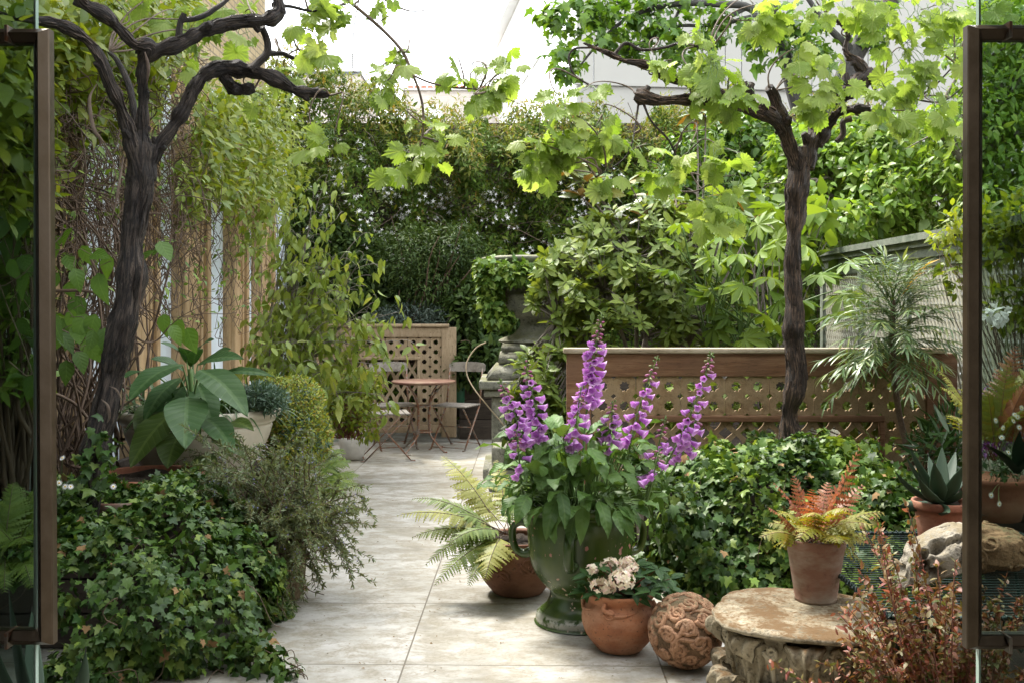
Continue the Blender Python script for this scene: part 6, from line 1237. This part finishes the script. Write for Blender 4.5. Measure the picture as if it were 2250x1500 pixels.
# stone capital used as a seat
c = A(P(1762, 0, 3.92)[0], 3.92, 0); t = thing('stone_capital', 'mossy carved stone column capital standing as a low table', 'capital', c)
ang = lambda th: 1 + .05 * np.cos(4 * (th - .4)) + .012 * np.sin(9 * th) + .008 * np.sin(23 * th + 1)
g = MB(); lathe(g, [(.001, .341), (.15, .343), (.26, .341), (.326, .338), (.341, .331), (.341, .321), (.328, .314), (.300, .305), (.275, .285), (.256, .20), (.255, .12), (.25, .06), (.262, .03), (.262, .003), (.001, .003)], 112, c, sub=3, mod=lambda th, z: np.where(z > .27, ang(th), 1 + .0 * th)); g.build('bell', M['capital'], t)
UP = smooth_path([(.256, 0, .07), (.263, 0, .15), (.276, 0, .215), (.294, 0, .266), (.314, 0, .284), (.329, 0, .275), (.331, 0, .254), (.321, 0, .240)], 4)[:, [0, 2]]
LO = smooth_path([(.264, 0, .003), (.274, 0, .04), (.286, 0, .080), (.308, 0, .110), (.331, 0, .117), (.346, 0, .103), (.347, 0, .082), (.336, 0, .068)], 4)[:, [0, 2]]
def acanthus(mb, a0, spine, wd):
    nv = len(spine) - 1; nu = 20; u = np.linspace(-1, 1, nu + 1); k = np.linspace(0, 1, nv + 1); s_ = np.clip((k - .5) / .5, 0, 1)
    w_ = wd * (.80 + .25 * np.sin(pi * np.clip(k * 1.25, 0, 1))) * (1 - .55 * s_ ** 2.2); U_, K_ = np.meshgrid(u, k); W2 = w_[:, None] * (1 + .09 * np.cos(k * 30)[:, None] * np.abs(U_) ** 2)
    R_ = spine[:, 0][:, None] + .013 * np.cos(U_ * 9.4) * (1 - .4 * K_) - .020 * U_ ** 2 * (1 + s_[:, None]) + .009 * np.exp(-(U_ / .12) ** 2); a = a0 + U_ * W2 / .28; Z_ = spine[:, 1][:, None] - .030 * U_ ** 2 * s_[:, None] + .004 * np.cos(U_ * 9.4) * s_[:, None]
    V = np.stack([c[0] + np.cos(a) * R_, c[1] + np.sin(a) * R_, Z_], -1); i = np.arange(nv)[:, None] * (nu + 1); j = np.arange(nu)[None]; F4 = np.stack([i + j, i + j + 1, i + nu + 2 + j, i + nu + 1 + j], -1).reshape(-1, 4); Vo = V.reshape(-1, 3); n0 = len(Vo)
    T = unit(np.gradient(spine, axis=0)); nr = np.stack([-T[:, 1], T[:, 0]], 1); rad_ = unit((Vo - A(c[0], c[1], 0)) * A(1, 1, 0)); nr = np.repeat(nr, nu + 1, 0); Vi = Vo + .016 * (rad_ * nr[:, :1] + A(0, 0, 1) * nr[:, 1:])
    idx = np.arange(n0).reshape(nv + 1, nu + 1); rim = np.concatenate([idx[0, :-1], idx[:-1, -1], idx[-1, :0:-1], idx[:0:-1, 0]]); Fr = [(rim[q], rim[(q + 1) % len(rim)], rim[(q + 1) % len(rim)] + n0, rim[q] + n0) for q in range(len(rim))]
    mb.add(np.vstack([Vo, Vi]), np.vstack([F4, F4[:, ::-1] + n0, np.array(Fr)]))
for kx in range(8): g = MB(); acanthus(g, kx * pi / 4 + .15, LO, .070); g.build('lower_leaf', M['capital'], t)
for kx in range(8):
    a0 = kx * pi / 4 + .15 + pi / 8; g = MB(); acanthus(g, a0, UP, .072); g.build('upper_leaf', M['capital'], t)
    a1 = kx * pi / 4 + .15; d = A(cos(a1), sin(a1), 0); g = MB(); q, r = spiral(c + d * .300 + A(0, 0, .262), d, .026, 1.5, .012, 26, 1 if kx % 2 else -1); tube(g, q, r, 8); tube(g, smooth_path([c + d * .27 + A(0, 0, .12), c + d * .288 + A(0, 0, .2), q[0]], 5), np.linspace(.008, .012, 11), 8); g.build('volute', M['capital'], t)
# autumn fern in limed pot on the capital
pz0 = .346; cp = A(P(1804, 0, 3.99)[0], 4.06, pz0); t = thing('terracotta_pot', 'tall tapered limed terracotta pot standing on the stone capital', 'pot', cp)
g = MB(); lathe(g, [(.001, 0), (.076, 0), (.080, .006), (.098, .12), (.110, .20), (.1155, .215), (.1165, .238), (.113, .243), (.106, .240), (.103, .21), (.001, .205)], 64, cp, sub=2); g.build('body', M['terra_bloom'], t); g = MB(); disc(g, cp + A(0, 0, .216), .102, 24, .007); g.build('soil', M['soil'], t)
fr = [((1888, 985), 4.0, .05, 'fern_red', .085), ((1852, 1050), 3.95, .1, 'fern_red', .09), ((1700, 1060), 4.0, .15, 'fern_red', .075), ((1745, 1045), 4.1, .1, 'fern_red', .08), ((1895, 1065), 4.1, .1, 'fern_red', .09), ((1820, 1060), 4.2, .1, 'fern_red', .11), ((1785, 1075), 3.9, .1, 'fern_red', .1), ((1690, 1115), 4.0, .15, 'fern_red', .07),
      ((1672, 1180), 4.0, .3, 'fern_gold', .12), ((1690, 1150), 4.1, .25, 'fern_gold', .12), ((1940, 1125), 4.0, .25, 'fern_gold', .12), ((1920, 1155), 3.9, .3, 'fern_gold', .13), ((1755, 1185), 3.8, .35, 'fern_gold', .12), ((1840, 1190), 3.8, .35, 'fern_gold', .12), ((1900, 1190), 3.9, .35, 'fern_gold', .12), ((1715, 1130), 3.9, .3, 'fern_gold', .12), ((1860, 1120), 3.8, .3, 'fern_gold', .13), ((1790, 1130), 3.8, .3, 'fern_gold', .12), ((1925, 1190), 4.1, .3, 'fern_gold', .10), ((1915, 1260), 4.1, .4, 'fern_gold', .09), ((1880, 1235), 4.2, .3, 'fern_gold', .09), ((1700, 1200), 4.2, .3, 'fern_gold', .1), ((1830, 1100), 4.3, .2, 'fern_gold', .12), ((1740, 1110), 4.3, .2, 'fern_gold', .12)]
fern_clump('autumn_fern', 'red and gold autumn fern in the limed pot on the capital', cp + A(0, 0, .215), fr, 'fern_gold', .12, 13, 'redstem', PINW, sr=.0016)

# green wire table with agave, pitted stone, carved lump
zt_ = .45; x0, x1, y0, y1 = 1.28, 2.35, 3.45, 4.75; t = thing('wire_table', 'low dark green coiled wire table under the agave pot', 'table', (1.7, 4.1, 0)); g = MB()
for y in np.arange(y0, y1, .036): tube(g, [(x0, y, zt_), (x1, y, zt_)], .0024, 6, cap=False)
g.build('wire_top', M['wire'], t); g = MB()
for (a, b) in (((x0, y0), (x1, y0)), ((x0, y0), (x0, y1)), ((x1, y0), (x1, y1)), ((x0, y1), (x1, y1))):
    n = 160; k = np.linspace(0, 1, n); pts = np.stack([lerp(a[0], b[0], k), lerp(a[1], b[1], k), np.full(n, zt_ + .004)], 1); d = unit(A(b[0] - a[0], b[1] - a[1], 0)); s_ = A(-d[1], d[0], 0); ph = k * 2 * pi * 45; tube(g, pts + (np.cos(ph) * .011)[:, None] * s_ + (np.sin(ph) * .011)[:, None] * A(0, 0, 1), .004, 5, cap=False); tube(g, pts, .008, 6, cap=False)
g.build('coiled_rim', M['wire'], t)
for (x, y) in ((x0 + .03, y0 + .03), (x0 + .03, y1 - .03), (x1 - .03, y0 + .03), (x1 - .03, y1 - .03)): g = MB(); tube(g, smooth_path([(x, y, zt_ - .006), (x, y, .3), (x + .02, y, .12), (x - .02, y, .002)], 5), .008, 7); g.build('leg', M['wire'], t)
g = MB()
for xx in np.linspace(x0 + .06, x1 - .06, 12): tube(g, smooth_path([(xx, y0, zt_ - .004), (xx + .03, y0, .34), (xx + .06, y0, zt_ - .004)], 5), .004, 5, cap=False)
g.build('apron_wire', M['wire'], t)
zt_ += .0045
c = A(P(2068, 0, 4.5)[0], 4.5, zt_); t = thing('terracotta_pot', 'brown ribbed terracotta pot holding the blue green agave', 'pot', c); kz = 4.5 / F
g = MB(); lathe(g, [(.001, 0), (.085, 0), (.092, .01), (.105, .12), (.112, .16), (.122, .165), (.126, .185), (.122, .2), (.11, .195), (.105, .17), (.001, .165)], 56, c, sub=2, mod=lambda th, z: 1 + .006 * np.sin(z * 160)); g.build('body', M['terra_plain'], t); g = MB(); disc(g, c + A(0, 0, .178), .105, 24, .006); g.build('soil', M['soil'], t)
def agave(name, label, b0, L, mat='agave'):
    t = thing(name, label, 'agave', b0)
    for (tip, D, wd, arch) in L:
        e = P(*tip, D) if len(tip) == 2 else np.array(tip, float); gl = MB(); nl = 14; ax = e - np.array(b0); Ln = np.linalg.norm(ax); mid = lerp(np.array(b0), e, .45) + A(ax[0] * arch, ax[1] * arch, -.06 * Ln); q = bez(b0, mid, e, nl + 1); T = unit(np.gradient(q, axis=0)); outd = unit(A(ax[0], ax[1] - .02, 0)); N_ = unit(outd[None] - (T @ outd)[:, None] * T); S_ = np.cross(T, N_); k = np.linspace(0, 1, nl + 1); h = wd * .5 * np.interp(k, [0, .15, .45, .8, 1], [.85, .8, 1, .55, .03]); th = np.arange(12) / 12 * 2 * pi
        V = []
        for i in range(nl + 1):
            for a in th: x = cos(a); yv = sin(a); V.append(q[i] + S_[i] * h[i] * x + N_[i] * (h[i] * (.22 * yv - .42 * x * x + .2) * (1 - .3 * k[i])))
        F4 = []
        for i in range(nl):
            for j in range(12): F4.append((i * 12 + j, i * 12 + (j + 1) % 12, (i + 1) * 12 + (j + 1) % 12, (i + 1) * 12 + j))
        gl.add(V, F4); lf = gl.build('leaf', M[mat], t); gp = MB(); tube(gp, [e - T[-1] * .004, e + T[-1] * .018], [.0022, .0004], 5); gp.build('spine', M['darkbark'], lf)
    return t
agave('agave', 'blue green agave rosette in the ribbed pot on the wire table', c + A(0, 0, .185), [((1968, 1035), 4.35, .055, .25), ((1990, 1000), 4.5, .06, .15), ((2000, 985), 4.45, .065, .05), ((2052, 1015), 4.3, .075, .0), ((2070, 980), 4.6, .07, -.05), ((2118, 1020), 4.35, .085, .1), ((2140, 1060), 4.4, .08, .2), ((2020, 1050), 4.25, .06, .2), ((2100, 990), 4.7, .07, .05), ((2160, 1130), 4.4, .06, .3), ((1975, 1110), 4.5, .05, .35), ((2040, 1000), 4.7, .06, .0), ((2080, 1125), 4.25, .055, .4), ((2140, 1010), 4.6, .07, .1)])
# pitted limestone
def pitted(name, label, cat, c, r, mat, pits=26, pr=.03, seedo=3, flat=.8, tilt=0.0, relief=False):
    bm = bmesh.new(); bmesh.ops.create_icosphere(bm, subdivisions=6, radius=1.0); Vv = np.array([v.co[:] for v in bm.verts]); d = unit(Vv); q = np.sign(d) * np.abs(d) ** .75; q = q * np.array(r); q = q * (1 + .10 * sn(d, .5, seedo) + .03 * sn(d, 1.8, 6))[:, None]
    rg = np.random.default_rng(seedo); pd = []
    while len(pd) < pits:
        u = unit(rg.normal(size=3))
        if all(u @ v < 1 - (1.15 * pr / min(r)) ** 2 for v in pd) or rg.random() < .002: pd.append(u)
    for u in pd:
        cen = u * np.array(r) * .98; ds = np.linalg.norm(q - q[np.argmax(d @ u)], axis=1); rr = pr * (0.5 + .6 * abs(sn(u[None], 3)[0])); dep = np.clip(1 - (ds / rr) ** 4, 0, 1); q = q - d * (dep * rr * 1.9)[:, None]
    q[:, 2] += tilt * q[:, 0]; q = q - A(0, 0, q[:, 2].min()); q = q + np.array(c)
    for v, p_ in zip(bm.verts, q): v.co = p_
    t = thing(name, label, cat, c); g = MB(); add_bm(g, bm); g.build('body', M[mat], t); return t, q
pitted('holey_stone', 'pale limestone rock riddled with round holes on the wire table', 'rock', A(P(2062, 0, 3.8)[0], 3.84, zt_), (.135, .11, .085), 'limestone', 42, .030, 5, tilt=.45)
t, q = pitted('carved_lump', 'brown carved terracotta lump beside the pitted rock behind the right door frame', 'ornament', A(P(2172, 0, 4.05)[0], 4.08, zt_), (.155, .11, .085), 'terra_ball', 3, .02, 9)
g = MB(); cc = q.mean(0)
for i in range(26):
    j = rng.integers(len(q)); d = unit(q[j] - cc); pr_ = lambda z: np.array([q[np.argmax(unit(q - cc) @ unit(w_ - cc))] for w_ in z]); s_, r_ = spiral(q[j], d, rng.uniform(.025, .045), 1.3, .009, 22, 1, 1, pr_); tube(g, s_, r_, 6)
g.build('relief', M['terra_ball'], t)
g = MB(); box(g, .30, 2.90, 6.85, 11.6, -.05, .012); o = g.build('soil', M['soil'], smooth=False); tag(o, kind='structure')
g = MB(); box(g, 1.22, 2.90, 2.3, 5.58, -.05, .012); o = g.build('soil', M['soil'], smooth=False); tag(o, kind='structure')
# russet shrub in front
b0 = P(2090, 1560, 3.45); b0[2] = .0; t = thing('abelia_bush', 'russet red small leaved bush in the right foreground', 'bush', b0); g = MB(); gs = MB()
tips = [(1895, 1155), (1925, 1130), (1990, 1105), (2000, 1160), (1840, 1345), (1880, 1300), (1900, 1280), (1960, 1260), (2010, 1230), (2060, 1290), (1860, 1400), (1800, 1455), (1850, 1450), (1920, 1330), (1980, 1320), (2030, 1340), (2090, 1290), (2110, 1340), (2140, 1300), (2180, 1320), (2210, 1270), (2240, 1310), (2230, 1390), (1900, 1380), (1950, 1400), (2000, 1390), (2050, 1390), (2100, 1400), (2150, 1390), (2190, 1400), (1880, 1470), (1930, 1460), (1980, 1460), (2040, 1450), (2090, 1460), (2150, 1460), (2210, 1460), (1690, 1455), (1820, 1500), (2060, 1240), (2100, 1230), (1980, 1290), (1940, 1210)]
tips = tips + [(a + rng.normal() * 28, b + 25 + abs(rng.normal()) * 40) for a, b in tips] + [(rng.uniform(1860, 2250), rng.uniform(1290, 1500)) for _ in range(40)]
for (px, py) in tips:
    D = rng.uniform(3.25, 3.6); e = P(px, py, D); s0 = A(lerp(b0[0], e[0], .35), lerp(b0[1], e[1], .5), .0); md = lerp(s0, e, .5) + A(rng.normal() * .03, rng.normal() * .03, .10); q = bez(s0, md, e, 20); tube(gs, q, np.linspace(.0042, .0013, 20), 4, cap=False); m = 62
    kk = np.linspace(2 if py > 1350 else 5, 19, m); pp = np.stack([np.interp(kk, np.arange(20), q[:, j]) for j in range(3)], 1) + rnd(m) * .006; dd = unit(np.stack([np.interp(kk, np.arange(20), np.gradient(q[:, j])) for j in range(3)], 1)); foliage(g, ELL[:2], pp, rnd(m) * .8 + dd, .025, -.1, .6, .7, .7, .3)
g.build('foliage', M['abelia'], t); gs.build('stems', M['redstem'], t)
# plants seen past and through the right door
fern_clump('fern', 'orange and yellow ferns rising beside the right door frame', P(2180, 1010, 5.2), [((2065, 815), 5.2, .2, 'fern_yellow', .2), ((2070, 850), 5.1, .25, 'fern_yellow', .2), ((2090, 915), 5.0, .3, 'fern_yellow', .18), ((2235, 760), 5.3, .1, 'fern_red', .22), ((2215, 800), 5.2, .1, 'fern_gold', .2), ((2260, 840), 5.1, .2, 'fern_red', .2), ((2170, 860), 5.2, .2, 'fern_gold', .18), ((2250, 900), 5.0, .3, 'fern_gold', .18), ((2280, 790), 5.2, .2, 'fern_gold', .2), ((2300, 860), 5.2, .2, 'fern_red', .2), ((2130, 820), 5.3, .2, 'fern_gold', .16)], 'fern_gold', .18, 20, 'redstem')
c = A(P(2185, 0, 5.1)[0], 5.1, .5); t = thing('terracotta_pot', 'brown terracotta pot under the daisies behind the right door glass', 'pot', c); g = MB(); lathe(g, [(.001, -.05), (.12, -.05), (.15, .1), (.17, .14), (.165, .16), (.14, .15), (.001, .12)], 40, c, sub=2); g.build('body', M['terra_plain'], t)
def daisies(label, L, base):
    t = thing('daisies', label, 'daisy', base); gf = MB(); ge = MB(); gs = MB(); gl = MB()
    for (px, py, D) in L:
        q = P(px, py, D); fc = unit(A(rng.normal() * .4, -1, .5 + rng.normal() * .3)); u = unit(np.cross(fc, A(0, 0, 1))); v = np.cross(fc, u); th = np.arange(14) / 14 * 6.283; d = np.cos(th)[:, None] * u + np.sin(th)[:, None] * v; scatter(gf, [NAR[0]], np.repeat(q[None], 14, 0) + d * .002, d, fc, .014, 1.6); tube(ge, [q, q + fc * .003], [.004, .003], 8); bs = np.array(base) + A(rng.normal() * .05, rng.normal() * .05, 0); tube(gs, bez(bs, lerp(bs, q, .6) + A(0, .02, .02), q, 8), .0012, 3, cap=False)
    p, ov = ell(160, np.array(base) + A(0, 0, .06), (.12, .10, .08), 1); foliage(gl, DIA, p, ov, .03, 0, .6); gf.build('petals', M['white_petal'], t); ge.build('eyes', M['yellow_eye'], t); gs.build('stems', M['greenstem'], t); gl.build('foliage', M['strap'], t)
daisies('white daisies behind the right door glass', [(2188, 923, 4.95), (2204, 939, 4.95), (2227, 924, 5), (2240, 938, 4.95), (2236, 915, 5), (2216, 993, 4.9), (2248, 1000, 4.9), (2178, 1087, 4.7), (2196, 1106, 4.7), (2230, 910, 5), (2245, 895, 5), (2201, 960, 4.9)], P(2205, 1060, 5.0))
daisies('tiny white daisies in the ivy beside the left door frame', [(137, 1005, 4.7), (130, 1060, 4.65), (143, 1068, 4.65), (155, 1068, 4.65), (121, 1074, 4.65), (127, 1083, 4.65), (249, 1068, 4.6)], P(140, 1150, 4.75))
shrub('purple_sage', 'purple flowered mound behind the right door glass', 'plant', P(2200, 1010, 5.35), [(2190, 900, 50, 50, 5.4, .2), (2240, 940, 40, 50, 5.4, .2), (2170, 960, 40, 40, 5.3, .15)], 700, DIA, .035, 'purple_petal', stems=10, smat='greenstem', srad=.003)
c = A(P(2235, 0, 4.75)[0], 4.8, .48); t = thing('variegated_agave', 'cream edged agave leaves behind the right door glass', 'agave', c); 
for (tip, wd) in (((2165, 968), .05), ((2190, 1000), .05), ((2260, 960), .06), ((2300, 1000), .06), ((2240, 950), .05)): gl = MB(); strap(gl, P(2235, 1040, 4.75), P(*tip, 4.6) - P(2235, 1040, 4.75) + A(0, 0, .06), np.linalg.norm(P(*tip, 4.6) - P(2235, 1040, 4.75)) * 1.12, wd, .5, 10, .3); gl.build('leaf', M['agave'], t)
shrub('trailing_jasmine', 'yellow green climber trailing over the right end of the trellis wall', 'climber', P(2230, 900, 5.8), [(2110, 500, 40, 60, 6.2, .15), (2095, 590, 20, 60, 6.2, .1), (2200, 530, 50, 60, 5.8, .2), (2240, 460, 50, 60, 5.8, .2), (2230, 660, 50, 70, 5.8, .2), (2170, 480, 40, 40, 6.0, .15), (2060, 520, 20, 25, 6.4, .1)], 700, ELL, .065, 'climber', stems=4, srad=.004)
shrub('gaura', 'white flowering wispy plant behind the right door glass', 'plant', P(2210, 950, 5.6), [(2190, 690, 22, 18, 5.5, .08)], 60, ELLW, .045, 'white_petal', stems=6, srad=.002, smat='greenstem')
shrub('bramble_twigs', 'dry grassy twigs at the foot of the slender mahonia', 'plant', P(2060, 1040, 6.0), [(2060, 990, 60, 40, 6.0, .2), (2090, 960, 40, 60, 6.0, .15)], 260, NAR, .14, 'strap', -.4, .5, stems=12, srad=.003)
# plants left, outside and behind the left glass
agave('agave', 'agave with curved pointed leaves poking out low beside the left door', A(P(60, 0, 3.3)[0], 3.35, .12), [((188, 1430), 3.1, .075, .55), ((20, 1300), 3.3, .08, .2), ((-40, 1330), 3.2, .08, .3), ((70, 1340), 3.7, .07, .1)])
fern_clump('fern', 'shaded fern seen through the left door glass', P(20, 1230, 4.3), [((70, 1290), 4.0, .3), ((30, 1060), 4.4, .2), ((90, 1130), 4.2, .3), ((-30, 1150), 4.2, .3), ((60, 1190), 4.1, .3), ((100, 1250), 4.1, .35), ((10, 1300), 4.0, .35), ((75, 1080), 4.4, .2)], 'fern', .17, 22)
shrub('leafy_shrub', 'leafy green shrub behind the left door glass', 'shrub', P(40, 1100, 5.2), [(30, 560, 60, 80, 5.3, .25), (60, 680, 40, 60, 5.2, .2), (20, 760, 50, 60, 5.3, .2), (60, 830, 40, 50, 5.2, .2), (40, 450, 60, 50, 5.5, .2), (20, 300, 50, 90, 6.0, .2), (40, 120, 50, 80, 6.2, .2), (10, 400, 60, 80, 5.6, .2), (60, 250, 40, 90, 5.8, .2), (10, 60, 70, 80, 6, .2)], 1500, ELL, .085, 'bright', stems=4)
# fallen petal and litter
t = MB(); q = P(615, 1347, 5.02); q[2] = .016; scatter(t, [ELLW[0]], np.repeat(q[None], 3, 0), A(1, .3, .1) + rnd(3) * .5, A(0, -.4, 1) + rnd(3) * .3, .05); o = t.build('fallen_bell', M['bell']); tag(o, 'single fallen purple foxglove bell on the paving', 'petal')
t = MB(); n = 420; x = rng.uniform(-1.0, .9, n); y = 3.6 + 6 * rng.random(n) ** 1.6; scatter(t, DIA, np.stack([x, y, np.full(n, .004)], 1), rnd(n) * A(1, 1, .05), A(0, 0, 1) + rnd(n) * .2, rng.uniform(.005, .018, n)); o = t.build('fallen_leaves', M['dead']); tag(o, 'scattered tiny dry leaf litter on the paving', 'litter', kind='stuff')

# ------------------------------------------------------------------ glass doors with bronze pull frames
def door(label, xg0, xg1, xb0, xb1, side, Y=2.0, yt=58, yb=1422, lean=0.0):
    t = thing('glass_door', label, 'door', (P((xg0 + xg1) / 2, 0, Y)[0], Y, 0)); a, b = P(min(xg0, xg1), 0, Y)[0], P(max(xg0, xg1), 0, Y)[0]
    g = MB(); box(g, a, b, Y - .006, Y + .006, .01, 2.85); g.build('pane', M['glass'], t, False)
    g = MB(); e0 = P(xg1, 0, Y)[0]; box(g, min(e0, e0 + side * .004), max(e0, e0 + side * .004), Y - .0062, Y + .0062, .01, 2.85); g.build('glass_edge', M['glass_edge'], t, False)
    zt, zb = CH - (yt - HY) / F * (Y - .03), CH - (yb - HY) / F * (Y - .03); x_in, x_out = P(xb0, 0, Y - .03)[0], P(xb1, 0, Y - .03)[0]; wd = abs(x_out - x_in); xe = a - .02 if side > 0 else b + .02
    # outline of the loop, mitred, with a ridged (gabled) section
    def loop(off, y):
        xo = x_out - side * off; return [(xe, y, zt - off), (xo, y, zt - off), (xo, y, zb + off), (xe, y, zb + off)]
    g = MB(); secs = [(0.0, Y + .008), (0.0, Y - .012), (.0015, Y - .016), (wd * .44, Y - .034), (wd * .48, Y - .034), (wd - .0015, Y - .016), (wd, Y - .012), (wd, Y + .008)]; V = []
    for off, y in secs: V += [(p_[0] + lean * (p_[2] - 1.5), p_[1], p_[2]) for p_ in loop(off, y)]
    F4 = []; n = len(secs)
    for s in range(n):
        for k in range(3): a_ = s * 4 + k; b_ = ((s + 1) % n) * 4 + k; F4.append((a_, a_ + 1, b_ + 1, b_))
    g.add(V, F4); o = g.build('pull_frame', M['bronze'], t, False)
    for z in (zt - wd * .5, zb + wd * .5):
        g = MB(); xc = P(16 if side > 0 else 2218, 0, Y - .03)[0]; boxb(g, xc - .003, xc + .003, Y - .037, Y + .009, z - wd * .5 - .0012, z + wd * .5 + .0012, .0008); g.build('clip', M['rust'], t)
    return t
door('left sliding glass door with bronze rectangular pull frame', -700, 77, 70, 103, 1, lean=-.006)
door('right sliding glass door with bronze rectangular pull frame', 2950, 2152, 2167, 2134, -1, yt=50, yb=1432, lean=.0015)
